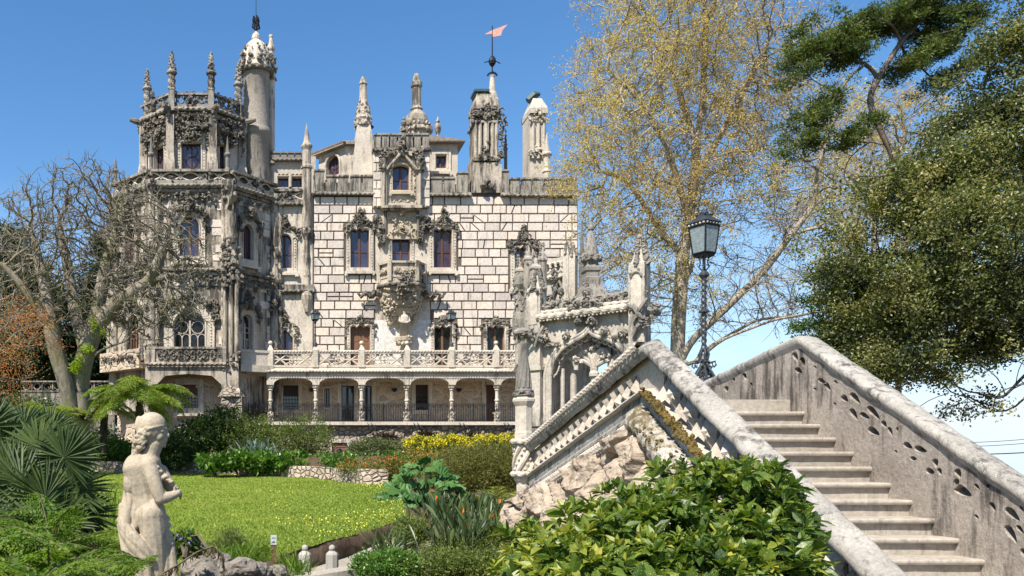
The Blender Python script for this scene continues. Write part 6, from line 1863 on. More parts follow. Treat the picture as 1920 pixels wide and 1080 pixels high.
# ------------------------------------------------------------ lamps
M['frost'] = NT('frosted_lamp_glass').m
_t = NT('frosted_lamp_pane'); _p = _t.pos()
_b = _t.bsdf(_t.ramp(_t.noise(_p, 22, 5, 0.7), [(0.35, (0.22, 0.27, 0.27)), (0.7, (0.40, 0.46, 0.45))]), 0.35, _t.bump(_t.noise(_p, 40, 4, 0.7), 0.4, 0.02), 0.6, link=False)
_b.inputs['Transmission Weight'].default_value = 0.35; _t.l(_b.outputs[0], _t.out.inputs[0]); M['frost'] = _t.m
def lantern(root, c, zb, zt, w, rot, sc=1.0):
    """four-sided lantern, wider at the top, with a crested hipped roof; zb..zt is the glass body"""
    x, y = c; ca, sa = math.cos(rot), math.sin(rot)
    def q(r, z): return [(x + r * (a * ca - b * sa), y + r * (a * sa + b * ca), z) for a, b in ((-1, -1), (1, -1), (1, 1), (-1, 1))]
    H = zt - zb; wt, wb = w / 2, w / 2 * 0.74
    fr = MB()
    B, T = q(wb, zb), q(wt, zt)
    for i in range(4):
        j = (i + 1) % 4
        fr.tube([B[i], T[i]], 0.013 * sc, 6); fr.tube([B[i], B[j]], 0.016 * sc, 6); fr.tube([T[i], T[j]], 0.018 * sc, 6)
    fr.add(q(wb, zb - 0.01 * sc) + q(wb * 0.9, zb - 0.05 * sc), [(0, 1, 5, 4), (1, 2, 6, 5), (2, 3, 7, 6), (3, 0, 4, 7), (4, 5, 6, 7)])
    f = fr.build('lantern_frame', M['iron'], root)
    for i in range(4):
        j = (i + 1) % 4; g = MB(); n = 0.97
        A = np.array([B[i], B[j], T[j], T[i]]); cen = np.array((x, y, (zb + zt) / 2)); I = cen + (A - cen) * 0.96
        g.add(list(A * 0.99 + cen * 0.01) + list(I), [(0, 1, 2, 3), (7, 6, 5, 4), (0, 4, 5, 1), (1, 5, 6, 2), (2, 6, 7, 3), (3, 7, 4, 0)]); g.build('glass_pane', M['frost'], root)
    r = MB()
    lv = [(wt * 1.06, zt), (wt * 1.10, zt + 0.10 * H), (wt * 1.22, zt + 0.12 * H), (wt * 1.05, zt + 0.18 * H), (wt * 0.55, zt + 0.34 * H), (wt * 0.5, zt + 0.36 * H), (wt * 0.5, zt + 0.44 * H), (wt * 0.2, zt + 0.47 * H)]
    V = [p for a, z in lv for p in q(a, z)]
    r.add(V, [(4 * k + i, 4 * k + (i + 1) % 4, 4 * k + 4 + (i + 1) % 4, 4 * k + 4 + i) for k in range(len(lv) - 1) for i in range(4)] + [tuple(range(4 * len(lv) - 4, 4 * len(lv)))])
    C = q(wt * 0.5, zt + 0.44 * H)
    for i in range(4):
        r.blob(C[i], 0.022 * sc, sub=1, jit=0.05)
    r.lathe((x, y), [(wt * 0.42, zt + 0.44 * H), (wt * 0.46, zt + 0.50 * H), (wt * 0.3, zt + 0.57 * H), (wt * 0.05, zt + 0.60 * H)], 10)
    r.build('lantern_roof', M['lampm'], root)
    b = MB()
    for i in range(4):
        T2, U2 = np.array(q(wt * 1.09, zt + 0.05 * H)), None
        for k in range(5):
            p = T2[i] * (1 - (k + .5) / 5) + T2[(i + 1) % 4] * ((k + .5) / 5); b.blob(p, 0.016 * sc, sub=1, jit=0.05)
    b.build('crest_band', M['pale'], root)
M['lampm'] = plain('dark_lamp_metal', (0.06, 0.066, 0.07), 0.45, 0.5, 0.5)
def street_lamp(label, c, z0, ztop, lan_w, rot, big, group=None, name='lamp_post'):
    t = thing(name, label, 'lamp', (c[0], c[1], z0), group)
    H = ztop - z0; zt = z0 + H * (0.90 if big else 0.88); zb = zt - H * (0.155 if big else 0.16); r = 0.030 if big else 0.045
    p = MB()
    if big:
        p.rope([(c[0], c[1], z0 + 0.14 * H), (c[0], c[1], z0 + 0.62 * H)], r * 1.15, 0.09, n=12, depth=0.30)
        p.lathe(c, [(r * 1.1, z0 + 0.60 * H), (r * 2.4, z0 + 0.62 * H), (r * 2.4, z0 + 0.63 * H), (r * 0.8, z0 + 0.65 * H), (r * 0.7, zb - 0.03)], 10)
        p.lathe(c, [(r * 1.1, z0 + 0.405 * H), (r * 2.6, z0 + 0.41 * H), (r * 2.6, z0 + 0.417 * H), (r * 1.1, z0 + 0.43 * H)], 12)
        p.lathe(c, [(r * 3.2, z0), (r * 2.6, z0 + 0.03 * H), (r * 1.3, z0 + 0.05 * H), (r * 1.3, z0 + 0.12 * H), (r * 2.2, z0 + 0.14 * H), (r * 1.0, z0 + 0.17 * H)], 12)
    else:
        p.lathe(c, [(0.16, z0), (0.14, z0 + 0.08 * H), (0.06, z0 + 0.12 * H), (0.05, z0 + 0.3 * H), (0.09, z0 + 0.32 * H), (0.05, z0 + 0.34 * H), (0.045, z0 + 0.6 * H), (0.08, z0 + 0.62 * H), (0.05, z0 + 0.65 * H), (0.06, zb)], 8)
    p.build('pole', M['lampm'], t, smooth=False)
    s = MB()
    if big:
        for k in range(6):
            a = k * math.pi / 3 + 0.3; ca, sa = math.cos(a), math.sin(a)
            def P(u, z): return (c[0] + u * ca, c[1] + u * sa, z0 + z * H)
            s.tube([P(0.03, 0.21), P(0.07, 0.17), P(0.05, 0.135), P(0.10, 0.12), P(0.155, 0.125), P(0.17, 0.105), P(0.14, 0.092), P(0.125, 0.105)], [0.012, 0.016, 0.018, 0.018, 0.016, 0.014, 0.012, 0.01], 6)
            s.tube([P(0.05, 0.10), P(0.10, 0.07), P(0.16, 0.03), P(0.19, 0.0), P(0.15, -0.005), P(0.13, 0.012)], [0.02, 0.022, 0.02, 0.018, 0.014, 0.01], 6)
            for q in range(5): s.blob(P(0.05 + 0.03 * RNG.random(), 0.02 + 0.10 * RNG.random()), 0.026, sub=1)
        for k in range(4):
            a = k * math.pi / 2 + rot + math.pi / 4; ca, sa = math.cos(a), math.sin(a)
            def P(u, z): return (c[0] + u * ca, c[1] + u * sa, z)
            s.tube([P(0.02, zb - 0.26), P(0.07, zb - 0.20), P(0.05, zb - 0.14), P(0.06, zb - 0.07), P(0.13, zb - 0.03)], [0.012, 0.012, 0.011, 0.011, 0.010], 6)
            s.tube([P(0.03, zb - 0.17), P(0.085, zb - 0.19), P(0.10, zb - 0.15), P(0.07, zb - 0.14)], 0.009, 6)
    else:
        for k in range(4):
            a = k * math.pi / 2; s.tube([(c[0] + 0.05 * math.cos(a), c[1] + 0.05 * math.sin(a), zb - 0.2), (c[0] + 0.16 * math.cos(a), c[1] + 0.16 * math.sin(a), zb)], 0.025, 5)
    s.build('scrollwork', M['lampm'], t)
    lantern(t, c, zb, zt, lan_w, rot, 1.0 if big else 1.6)
    return t
street_lamp('tall wrought iron lamp post with twisted pole and big frosted lantern beside the stairs', (6.45, 12.9), float(ridge_R(12.9)) - 0.005, (HY - 392) * 12.9 / FPX, 0.295, math.radians(24), True)
for i, lab in ((1, 'small black lamp post on the terrace balustrade near the octagonal tower'), (4, 'small black lamp post on the terrace balustrade right of the carved balcony')):
    street_lamp(lab, (pX[i], YG), zR + 0.38, (HY - 580) * KG, 0.46, 0.4, False, 'lamp posts on the terrace balustrade')

# ------------------------------------------------------------ bollards and sign
M['boll'] = stone('pale_bollard_stone', (0.43, 0.40, 0.345), (0.33, 0.305, 0.26), (0.14, 0.13, 0.115), 0.45, 6.0, 0.4)
for px, Y, lab in ((571.8, 13.2, 'left of two pale stone bollards with a ball top at the path end'), (622.8, 13.3, 'right of two pale stone bollards with a ball top at the path end')):
    c = W(px, 0, Y); k = Y / FPX; z = lambda y: (HY - y) * k
    t = thing('bollard', lab, 'bollard', (c[0], Y, z(1070)), 'ball topped stone bollards')
    m = MB(); m.lathe(c[:2], [(a * k, z(b)) for a, b in ((12, 1085), (12, 1040), (10.5, 1037), (7, 1034), (6, 1032.5))], 8); m.build('shaft', M['boll'], t)
    m = MB(); m.lathe(c[:2], [(0.02, z(1033))] + [(6.3 * k * math.sin(q), z(1027.5) - 6.3 * k * math.cos(q)) for q in np.linspace(0.35, 3.1, 12)], 16); m.build('ball', M['boll'], t, smooth=True)
m = MB(); k = 13.2 / FPX
V = []
for i in range(24):
    f = i / 23; px = 500 + 190 * f; py = 1073 + 6 * math.sin(f * math.pi * 1.6) - 2 * f; c = W(px, py, 13.0 - 0.4 * math.sin(f * 3))
    V += [(c[0], c[1] - 0.16, -2.4), (c[0], c[1] - 0.16, c[2]), (c[0], c[1] + 0.16, c[2] + 0.02), (c[0], c[1] + 0.2, -2.4)]
m.add(V, grid_faces(24, 4)); tag(m.build('kerb', M['path']), 'low curved pale stone kerb at the foot of the two bollards', 'kerb')
c = W(513, 1050, 13.6); k = 13.6 / FPX
t = thing('sign_post', 'short brown sign post with a grey arrow plate at the edge of the lawn', 'sign', (c[0], 13.6, c[2]))
m = MB(); m.box(c[0] - 5.2 * k, c[0] + 5.2 * k, 13.56, 13.64, (HY - 1062) * k, (HY - 1021) * k); m.build('post', plain('rust_brown_steel', (0.13, 0.055, 0.035), 0.7), t)
m = MB(); m.box(c[0] - 5.4 * k, c[0] + 5.4 * k, 13.55, 13.65, (HY - 1021) * k, (HY - 1004) * k); pl = m.build('plate', plain('grey_sign_plate', (0.42, 0.45, 0.47), 0.5, var=0.08), t)
m = MB(); z = lambda y: (HY - y) * k; x = lambda p: (p - VX) * k
m.box(x(510), x(513.5), 13.546, 13.549, z(1016.6), z(1015)); m.prism([(x(513), z(1018.3)), (x(516), z(1015.8)), (x(513), z(1013.3))], [], 13.546, 13.549)
m.box(x(509.5), x(516.5), 13.546, 13.549, z(1008.6), z(1007.6)); m.build('arrow', M['iron'], pl)

# ------------------------------------------------------------ power lines far right
M['cable'] = plain('black_cable', (0.015, 0.015, 0.016), 0.6)
for a, b, r, lab in (((1640, 850), (2100, 836), 0.020, 'thick lowest of the three black power lines at far right'), ((1640, 840), (2100, 814), 0.011, 'thin middle of the three black power lines at far right'), ((1640, 833), (2100, 806), 0.011, 'thin topmost of the three black power lines at far right')):
    A, B = W(a[0], a[1], 30), W(b[0], b[1], 30)
    m = MB(); m.tube([A + (B - A) * t - np.array((0, 0, 0.25 * math.sin(t * math.pi) - 0.1)) for t in np.linspace(0, 1, 20)], r, 6); tag(m.build('power_line', M['cable']), lab, 'cable', 'power lines crossing the sky at far right')

# ------------------------------------------------------------ marble statue
M['marb'] = stone('cream_weathered_marble', (0.60, 0.50, 0.355), (0.49, 0.40, 0.275), (0.17, 0.135, 0.085), 0.42, 5.0, 0.5, 0.45, (0.20, 0.17, 0.11))
YS = 5.3; ks = YS / FPX
def SP(px, py, dy=0.0): return np.array(((px - VX) * ks, YS + dy, (HY - py) * ks))
m = MB()
def limb(pts, rad, n=14):
    P = np.array([SP(*p) for p in pts]); t = np.linspace(0, 1, len(P)); tt = np.linspace(0, 1, max(8, len(P) * 4))
    Q = np.stack([np.interp(tt, t, P[:, k]) for k in range(3)], 1); R_ = np.interp(tt, t, np.array(rad) * ks)
    for _ in range(2): Q[1:-1] = (Q[:-2] + Q[1:-1] * 2 + Q[2:]) / 4
    m.tube(Q, R_, n)
    m.blob(Q[0], R_[0], sub=2, jit=0, sc=(1, 1, 1)); m.blob(Q[-1], R_[-1], sub=2, jit=0, sc=(1, 1, 1))
def ell(px, py, dy, rx, ry, rz, tilt=0.0):
    V0, F0 = ICO[2]; V = V0 * np.array((rx, ry, rz)) * ks
    if tilt: 
        c_, s_ = math.cos(math.radians(tilt)), math.sin(math.radians(tilt)); V = np.stack([V[:, 0] * c_ + V[:, 2] * s_, V[:, 1], -V[:, 0] * s_ + V[:, 2] * c_], 1)
    m.add(V + SP(px, py, dy), F0)
# head, looking right and slightly away; features on the right side
ell(287, 803, 0.0, 25, 25, 29, 6); ell(296, 815, -0.005, 17, 16, 23, 14)
ell(303, 828, -0.004, 9, 10, 10); ell(306, 834, -0.004, 6, 7, 5)                # jaw, chin
limb([(311, 805, -0.006), (316, 817, -0.01), (313.5, 820, -0.01)], (2.6, 3.6, 3.0), 8)   # nose
ell(311, 825.5, -0.008, 3.6, 5, 1.9); ell(310.5, 828.8, -0.008, 3.2, 4.5, 1.8)          # lips
ell(309.5, 803.5, -0.012, 5, 8, 2.8)                                           # brow
ell(305, 809, -0.048, 4.2, 3.2, 3.0)                                           # near eye
ell(300, 818, -0.035, 9, 8, 10)                                                # cheek
ell(283, 812, -0.074, 4.5, 3, 8, 10)                                           # ear
# close cap with a rim
ell(285.5, 797, 0.0, 26.8, 26.5, 24.5, 8)
for t in np.linspace(0, 1, 16):                                      # rolled hair under the cap on the near side
    a = 0.5 + t * 2.6
    ell(285 + 25.5 * math.cos(a), 804 - 6 * math.cos(a), -25.5 * ks * math.sin(a), 2.6, 2.6, 2.8)
limb([(262, 786, -0.02), (260, 800, -0.03), (266, 815, -0.04)], (6, 7, 6))
# curls
rs = np.random.default_rng(4)
for (px, py, dy, r) in ((270, 812, -0.06, 7), (264, 818, -0.05, 8), (272, 822, -0.06, 7), (279, 806, -0.075, 5), (276, 815, -0.072, 5.5), (260, 827, -0.04, 8), (268, 830, -0.055, 7), (256, 836, -0.02, 8), (264, 840, -0.04, 7), (258, 846, -0.02, 7), (269, 838, -0.05, 6), (253, 846, 0.0, 7), (275, 828, -0.06, 5)):
    ell(px, py, dy, r, r, r * 0.9)
    for q in range(3): ell(px + rs.normal() * 4, py + rs.normal() * 4, dy - 0.012, r * 0.4, r * 0.4, r * 0.35)
limb([(290, 832, 0.0), (284, 850, 0.0), (280, 868, 0.0)], (16.5, 15.5, 22))
# torso seen from behind and the right
limb([(262, 880, 0.02), (266, 905, 0.02), (272, 930, 0.015), (276, 948, 0.01)], (33, 31, 27, 28))
ell(256, 876, 0.0, 27, 26, 18, -18); ell(250, 905, 0.02, 20, 26, 30)
ell(281, 872, -0.035, 17, 18, 17)
limb([(266, 868, 0.0), (290, 880, 0.02), (300, 900, 0.05)], (20, 18, 14))
ell(282, 966, -0.015, 28, 28, 30, 5); ell(272, 958, 0.03, 30, 28, 30); ell(291, 955, -0.02, 18, 22, 26)
limb([(284, 965, -0.02), (290, 1000, -0.02), (294, 1040, -0.01), (296, 1090, 0.0)], (29, 26, 22, 17))
limb([(274, 970, 0.05), (292, 1010, 0.06), (312, 1050, 0.05), (318, 1095, 0.05)], (28, 24, 19, 15))
# near arm bent across the front, other arm crossing it
limb([(283, 872, -0.05), (290, 895, -0.075), (299, 920, -0.085), (304, 934, -0.085)], (16, 14.5, 13, 11.5))
limb([(304, 934, -0.085), (318, 931, -0.07), (331, 926, -0.05)], (11.5, 10, 7.5))
ell(334, 924, -0.045, 7.5, 6, 7)
for q, (dx, dz) in enumerate(((5, -6), (7, -2), (7, 2), (5, 6))):
    limb([(334, 924 + dz * 0.5, -0.045 + 0.01 * q), (336 + dx * 0.6, 925 + dz, -0.05 + 0.012 * q), (335 + dx * 0.7, 931 + dz * 0.8, -0.045 + 0.012 * q)], (2.9, 2.6, 2.0), 8)
limb([(331, 921, -0.055), (329, 914, -0.06), (332, 910, -0.058)], (3, 2.6, 2.0), 8)
limb([(300, 884, 0.06), (318, 915, 0.03), (328, 918, 0.0)], (13, 11, 8))
for (px, py) in ((297, 876), (303, 884), (309, 890), (314, 893), (318, 899), (324, 903), (307, 896), (299, 888), (312, 901)):
    ell(px, py, -0.05 + rs.normal() * 0.01, 5 + rs.random() * 2, 5, 4)
limb([(294, 872, -0.04), (310, 893, -0.05), (326, 908, -0.05)], (4, 5, 4))
# drapery: hangs from the left shoulder, sweeps round the hip to the front
def fold(pts, rad): limb(pts, rad, 10)
fold([(248, 866, 0.02), (241, 900, 0.03), (237, 930, 0.03), (233, 965, 0.0), (234, 985, -0.01)], (7, 8, 9, 10, 10))
fold([(242, 880, 0.0), (244, 915, -0.01), (246, 940, -0.03), (240, 970, -0.05), (240, 990, -0.05)], (6, 7, 8, 9, 10))
fold([(240, 905, 0.04), (250, 945, -0.03), (256, 965, -0.05), (258, 985, -0.06)], (5, 6, 7, 6))
fold([(232, 950, 0.0), (236, 985, -0.04), (252, 1005, -0.08), (270, 1022, -0.095), (286, 1042, -0.09)], (10, 13, 13, 11, 8))
fold([(230, 975, 0.0), (240, 1000, -0.06), (256, 1022, -0.09), (274, 1045, -0.10)], (11, 12, 11, 8))
fold([(228, 985, 0.02), (238, 1014, -0.05), (244, 1040, -0.07), (246, 1095, -0.05)], (10, 11, 12, 14))
fold([(236, 1000, 0.0), (256, 1030, -0.08), (266, 1060, -0.085), (268, 1095, -0.08)], (9, 9, 9, 10))
fold([(250, 1010, -0.06), (272, 1045, -0.09), (282, 1070, -0.085), (284, 1095, -0.08)], (7, 8, 8, 8))
limb([(252, 985, 0.04), (252, 1030, 0.04), (256, 1095, 0.04)], (26, 28, 30))
for i in range(6): fold([(236 + i * 8, 1010 + i * 5, -0.02 - 0.012 * i), (234 + i * 9, 1050, -0.03 - 0.012 * i), (234 + i * 9, 1110, -0.03 - 0.01 * i)], (4, 5, 6))
fold([(300, 985, 0.06), (316, 1010, 0.03), (322, 1045, 0.0), (326, 1095, 0.0)], (9, 10, 10, 11))
fold([(306, 995, 0.03), (312, 1030, -0.02), (312, 1095, -0.02)], (6, 7, 8))
for (px, py) in ((313, 972), (315, 985), (312, 995), (317, 1002), (314, 1012), (320, 1020)): ell(px, py, 0.0, 6, 6, 6)
st = thing('statue', 'cream marble statue of a draped woman in a cap with folded arms among the ferns', 'statue', tuple(SP(285, 1290)))
body = m.build('figure', M['marb'], st, smooth=True)
md = body.modifiers.new('remesh', 'REMESH'); md.mode = 'VOXEL'; md.voxel_size = 0.0045; md.use_smooth_shade = True
md = body.modifiers.new('smooth', 'SMOOTH'); md.factor = 0.5; md.iterations = 3
m = MB(); c = SP(284, 1095); m.box(c[0] - 0.25, c[0] + 0.25, c[1] - 0.22, c[1] + 0.25, SP(0, 1290)[2] - 0.5, SP(0, 1150)[2]); m.box(c[0] - 0.28, c[0] + 0.28, c[1] - 0.25, c[1] + 0.28, SP(0, 1150)[2], SP(0, 1130)[2])
m.lathe(c[:2], [(0.2, SP(0, 1130)[2]), (0.2, SP(0, 1085)[2])], 16); m.build('pedestal', M['boll'], st)

# ------------------------------------------------------------ rockery stones in front
M['grock'] = stone('grey_garden_rock', (0.26, 0.225, 0.185), (0.15, 0.13, 0.105), (0.05, 0.045, 0.04), 0.5, 6.0, 1.0, 0.5, (0.34, 0.31, 0.25))
rr_ = np.random.default_rng(12)
for px, py, r, Y, lab in ((372, 1066, 26, 7.5, 'brown weathered rock right behind the statue'), (412, 1058, 22, 8.2, 'grey rock second to the right of the statue'), (448, 1068, 24, 8.0, 'grey rock in the middle of the rockery row'),
                     (484, 1074, 22, 8.2, 'dark rock in the rockery below the sign post'), (520, 1078, 20, 8.4, 'small dark rock at the right end of the rockery'), (392, 1086, 26, 7.0, 'rock at the bottom edge beside the statue pedestal')):
    V0, F0 = ICO[3]; k = Y / FPX
    d = 1 + (fbm(V0 * 1.3 + px, 4, 3) - 0.47) * 0.9 + (fbm(V0 * 5 + px, 3, 7) - 0.45) * 0.22
    m = MB(); m.add(V0 * d[:, None] * np.array((1.25, 1.1, 1.0)) * r * k + W(px, py, Y), F0); tag(m.build('rock', M['grock']), lab, 'rock', 'rockery stones')
# ------------------------------------------------------------ tree machinery
def unit(v): return v / (np.linalg.norm(v, axis=-1, keepdims=True) + 1e-9)
def colonize(paths, att, step, di, dk, iters=120, rg=None, jitter=0.15, trop=(0, 0, 0.05)):
    """branches grown from given limb polylines towards attraction points"""
    pos, par = [], []
    for path in paths:
        P = np.array(path, float)
        seg = np.linalg.norm(np.diff(P, axis=0), axis=1); cum = np.concatenate(([0], np.cumsum(seg)))
        t = np.arange(0, cum[-1], step); Q = np.stack([np.interp(t, cum, P[:, k]) for k in range(3)], 1)
        prev = -1
        if pos:
            d = np.linalg.norm(np.array(pos) - Q[0], axis=1); prev = int(d.argmin())
        if prev >= 0 and np.linalg.norm(pos[prev] - Q[0]) < step * 0.6: Q = Q[1:]
        for q in Q:
            pos.append(q); par.append(prev); prev = len(pos) - 1
    pos = np.array(pos); par = list(par)
    att = np.asarray(att); best = np.full(len(att), 1e9); bi = np.zeros(len(att), int)
    new0 = 0; alive = np.ones(len(att), bool); used = {}
    for it in range(iters):
        nw = pos[new0:]
        if len(nw) == 0: break
        for c0 in range(0, len(nw), 400):
            d = np.linalg.norm(att[:, None, :] - nw[None, c0:c0 + 400, :], axis=2); j = d.argmin(1); dm = d[np.arange(len(att)), j]
            up = dm < best; best[up] = dm[up]; bi[up] = j[up] + new0 + c0
        alive &= best > dk
        ok = alive & (best < di)
        if not ok.any(): break
        idx = bi[ok]; dv = unit(att[ok] - pos[idx])
        acc = np.zeros_like(pos); np.add.at(acc, idx, dv); src = np.unique(idx)
        v = unit(acc[src] + np.array(trop)) + rg.normal(size=(len(src), 3)) * jitter
        newp = pos[src] + unit(v) * step
        keep = []
        for s_, p_ in zip(src, newp):
            k = (s_, tuple(np.round(p_ / (step * 0.4)).astype(int)))
            if used.get(k, 0) < 1: used[k] = 1; keep.append(True)
            else: keep.append(False)
        keep = np.array(keep)
        new0 = len(pos)
        pos = np.concatenate([pos, newp[keep]]); par += [int(s_) for s_ in src[keep]]
        if len(pos) > 16000: break
    return pos, np.array(par)
def radii(pos, par, tip, power=2.3):
    n = len(pos); acc = np.zeros(n); kids = np.zeros(n, int)
    for i in range(n - 1, -1, -1):
        if acc[i] == 0: acc[i] = tip ** power
        if par[i] >= 0: acc[par[i]] += acc[i]; kids[par[i]] += 1
    return acc ** (1 / power), kids
def skin(mb, pos, par, rad, rmax=None):
    n = len(pos); ch = [[] for _ in range(n)]
    for i in range(n):
        if par[i] >= 0: ch[par[i]].append(i)
    starts = [(i, None) for i in range(n) if par[i] < 0]
    while starts:
        i, p = starts.pop()
        chain = ([p] if p is not None else []) + [i]
        while ch[i]:
            k = max(ch[i], key=lambda q: rad[q])
            for q in ch[i]:
                if q != k: starts.append((q, i))
            chain.append(k); i = k
        if len(chain) < 2: continue
        P = pos[chain].copy(); R_ = rad[chain].copy()
        if p is not None: R_[0] = min(R_[0], R_[1] * 1.25)
        if rmax: R_ = np.minimum(R_, rmax)
        if len(P) > 3:
            Q = P.copy(); Q[1:-1] = (P[:-2] + P[1:-1] * 2 + P[2:]) / 4; P = Q
        k = 9 if R_.max() > 0.12 else (6 if R_.max() > 0.045 else (4 if R_.max() > 0.02 else 3))
        mb.tube(P, R_, k, cap=False)
def twigs(mb, pos, par, rg, n, ln, r, spread=1.0):
    """fine twigs on the outer branches; returns their tips"""
    kids = np.bincount(par[par >= 0], minlength=len(pos)); tips = []
    cand = np.arange(len(pos))[len(pos) // 8:]
    for i in rg.choice(cand, n):
        d = unit(pos[i] - pos[par[i]]) if par[i] >= 0 else np.array((0, 0, 1.0))
        v = unit(d + rg.normal(size=3) * spread); L_ = ln * rg.uniform(0.5, 1.3)
        a = pos[i]; b = a + v * L_ * 0.5 + rg.normal(size=3) * L_ * 0.06; c = a + v * L_ + rg.normal(size=3) * L_ * 0.16
        mb.tube([a, b, c], [r, r * 0.8, r * 0.45], 3, cap=False); tips.append(b); tips.append(c)
    return np.array(tips)
def leafset(mb, P, D, L, Wd, rg, tint, fold=0.25, mat=0):
    """leaves: base points P, directions D, length L, width Wd"""
    n = len(P); D = unit(D); up = rg.normal(size=(n, 3)); S = unit(np.cross(D, up)); N = np.cross(S, D)
    L = np.broadcast_to(L, (n,))[:, None]; Wd = np.broadcast_to(Wd, (n,))[:, None]
    m1 = P + D * L * 0.45 + N * Wd * fold
    V = np.stack([P, m1 + S * Wd * 0.5, P + D * L, m1 - S * Wd * 0.5], 1).reshape(-1, 3)
    mb.add(V, np.arange(4 * n).reshape(-1, 4), mat=mat, tint=tint)
def ell_pts(rg, n, c, r, shell=0.0):
    v = unit(rg.normal(size=(n, 3))); q = (shell + (1 - shell) * rg.random(n)) ** (1 / 3) if shell == 0 else shell + (1 - shell) * rg.random(n)
    return np.asarray(c) + v * q[:, None] * np.asarray(r)
def PR(px, py, Y): return W(px, py, Y)
def cloud(rg, n, blobs, Y, dy, soft=0.0):
    """points in pixel ellipses (px, py, rx, ry[, dY]) standing Y metres away, dy metres deep"""
    A = np.array([b[2] * b[3] for b in blobs], float); k = rg.choice(len(blobs), n, p=A / A.sum()); out = np.empty((n, 3))
    v = unit(rg.normal(size=(n, 3))) * (rg.random(n) ** (1 / 2.2) * (1 + soft * rg.normal(size=n)))[:, None]
    for i in range(n):
        b = blobs[k[i]]; yo = b[4] if len(b) > 4 else 0
        out[i] = W(b[0] + v[i, 0] * b[2], b[1] + v[i, 2] * b[3], Y) + np.array((0, 0, 0)); out[i, 1] = Y + yo + v[i, 1] * dy
    return out

M['bark_grey'] = bark('grey_bark', (0.115, 0.095, 0.072), (0.29, 0.25, 0.195), 1.0, moss=(0.14, 0.14, 0.05))
M['bark_pale'] = bark('pale_plane_bark', (0.19, 0.155, 0.11), (0.42, 0.365, 0.28), 0.8)
M['bark_dark'] = bark('dark_bark', (0.035, 0.028, 0.022), (0.10, 0.082, 0.065), 1.0)
M['bark_pine'] = bark('grey_brown_pine_bark', (0.085, 0.065, 0.05), (0.22, 0.185, 0.15), 1.6)
M['lf_plane'] = leaf('young_plane_leaves', [(0.36, 0.25, 0.10), (0.54, 0.42, 0.15), (0.64, 0.54, 0.19), (0.50, 0.51, 0.15)], 0.48, 0.6, 0.2, tcol=(1.3, 1.25, 0.6))
M['lf_oak'] = leaf('holm_oak_leaves', [(0.045, 0.058, 0.018), (0.12, 0.138, 0.036), (0.225, 0.225, 0.066), (0.38, 0.30, 0.11)], 0.32, 0.42, 0.45)
M['lf_cyp'] = leaf('cypress_sprays', [(0.028, 0.046, 0.012), (0.06, 0.09, 0.02), (0.115, 0.15, 0.032), (0.21, 0.21, 0.05)], 0.28, 0.6, 0.25)
M['lf_ced'] = leaf('fresh_cypress_sprays', [(0.03, 0.06, 0.016), (0.065, 0.12, 0.025), (0.11, 0.17, 0.04)], 0.25, 0.6, 0.25)
M['lf_dark'] = leaf('dark_conifer_sprays', [(0.012, 0.028, 0.012), (0.025, 0.05, 0.018), (0.055, 0.075, 0.03)], 0.2, 0.6, 0.2)
M['lf_orange'] = leaf('orange_maple_leaves', [(0.42, 0.13, 0.04), (0.60, 0.26, 0.08), (0.62, 0.40, 0.12)], 0.4, 0.55, 0.2, tcol=(1.3, 1.1, 0.7))

# ---- bare tree on the left, in front of the tower
rg = np.random.default_rng(101); YB = 41.0
t = thing('bare_tree', 'leafless grey tree with twisted limbs in front of the octagonal tower', 'tree', tuple(W(150, 845, YB)))
paths = [[PR(150, 850, YB), PR(152, 780, YB), PR(150, 720, YB), PR(158, 670, YB - .2), PR(175, 620, YB - .3)],
         [PR(148, 838, YB - .1), PR(132, 760, YB - .3), PR(118, 700, YB - .6), PR(104, 655, YB - .8), PR(95, 610, YB - 1)],
         [PR(155, 690, YB), PR(190, 655, YB - .6), PR(235, 640, YB - 1)],
         [PR(175, 620, YB - .3), PR(215, 570, YB - .5), PR(280, 530, YB - 1), PR(330, 512, YB - 1.2)],
         [PR(175, 620, YB - .3), PR(190, 540, YB), PR(205, 470, YB + .4), PR(225, 410, YB + .6)],
         [PR(95, 610, YB - 1), PR(85, 540, YB - .6), PR(70, 480, YB), PR(60, 430, YB + .3)],
         [PR(95, 610, YB - 1), PR(60, 560, YB - 1.5), PR(10, 500, YB - 1.8), PR(-20, 480, YB - 2)],
         [PR(160, 660, YB - .2), PR(140, 580, YB + .5), PR(125, 490, YB + 1), PR(110, 420, YB + 1.2)],
         [PR(280, 530, YB - 1), PR(310, 460, YB - 1), PR(320, 400, YB - .8)]]
att = cloud(rg, 3600, [(110, 430, 130, 110), (200, 420, 130, 105), (285, 470, 100, 105), (330, 480, 80, 70), (60, 500, 110, 110), (180, 560, 160, 80), (20, 580, 90, 70), (300, 580, 100, 60), (170, 350, 70, 50)], YB, 3.4)
pos, par = colonize(paths, att, 0.26, 3.4, 0.34, 160, rg, 0.45, (0, 0, 0.02))
rad, kids = radii(pos, par, 0.021, 2.3)
rad = rad * (1 + 0.55 * np.clip((rad - 0.05) / 0.12, 0, 1)); m = MB(); skin(m, pos, par, rad, 0.46)
twigs(m, pos, par, rg, 6200, 0.50, 0.016, 0.8)
m.build('trunk', M['bark_grey'], t, smooth=True)
M['lf_fresh'] = leaf('fresh_yellow_green_leaves', [(0.20, 0.30, 0.02), (0.32, 0.40, 0.03)], 0.4, 0.5, 0.3)
m = MB(); P = cloud(rg, 700, [(178, 610, 8, 16), (165, 655, 12, 10), (196, 625, 6, 8), (150, 680, 8, 14), (140, 690, 10, 12)], YB - 0.7, 0.5); leafset(m, P, rg.normal(size=P.shape) + (0, 0, .3), 0.16, 0.07, rg, rg.random(len(P))); m.build('sprouts', M['lf_fresh'], t)

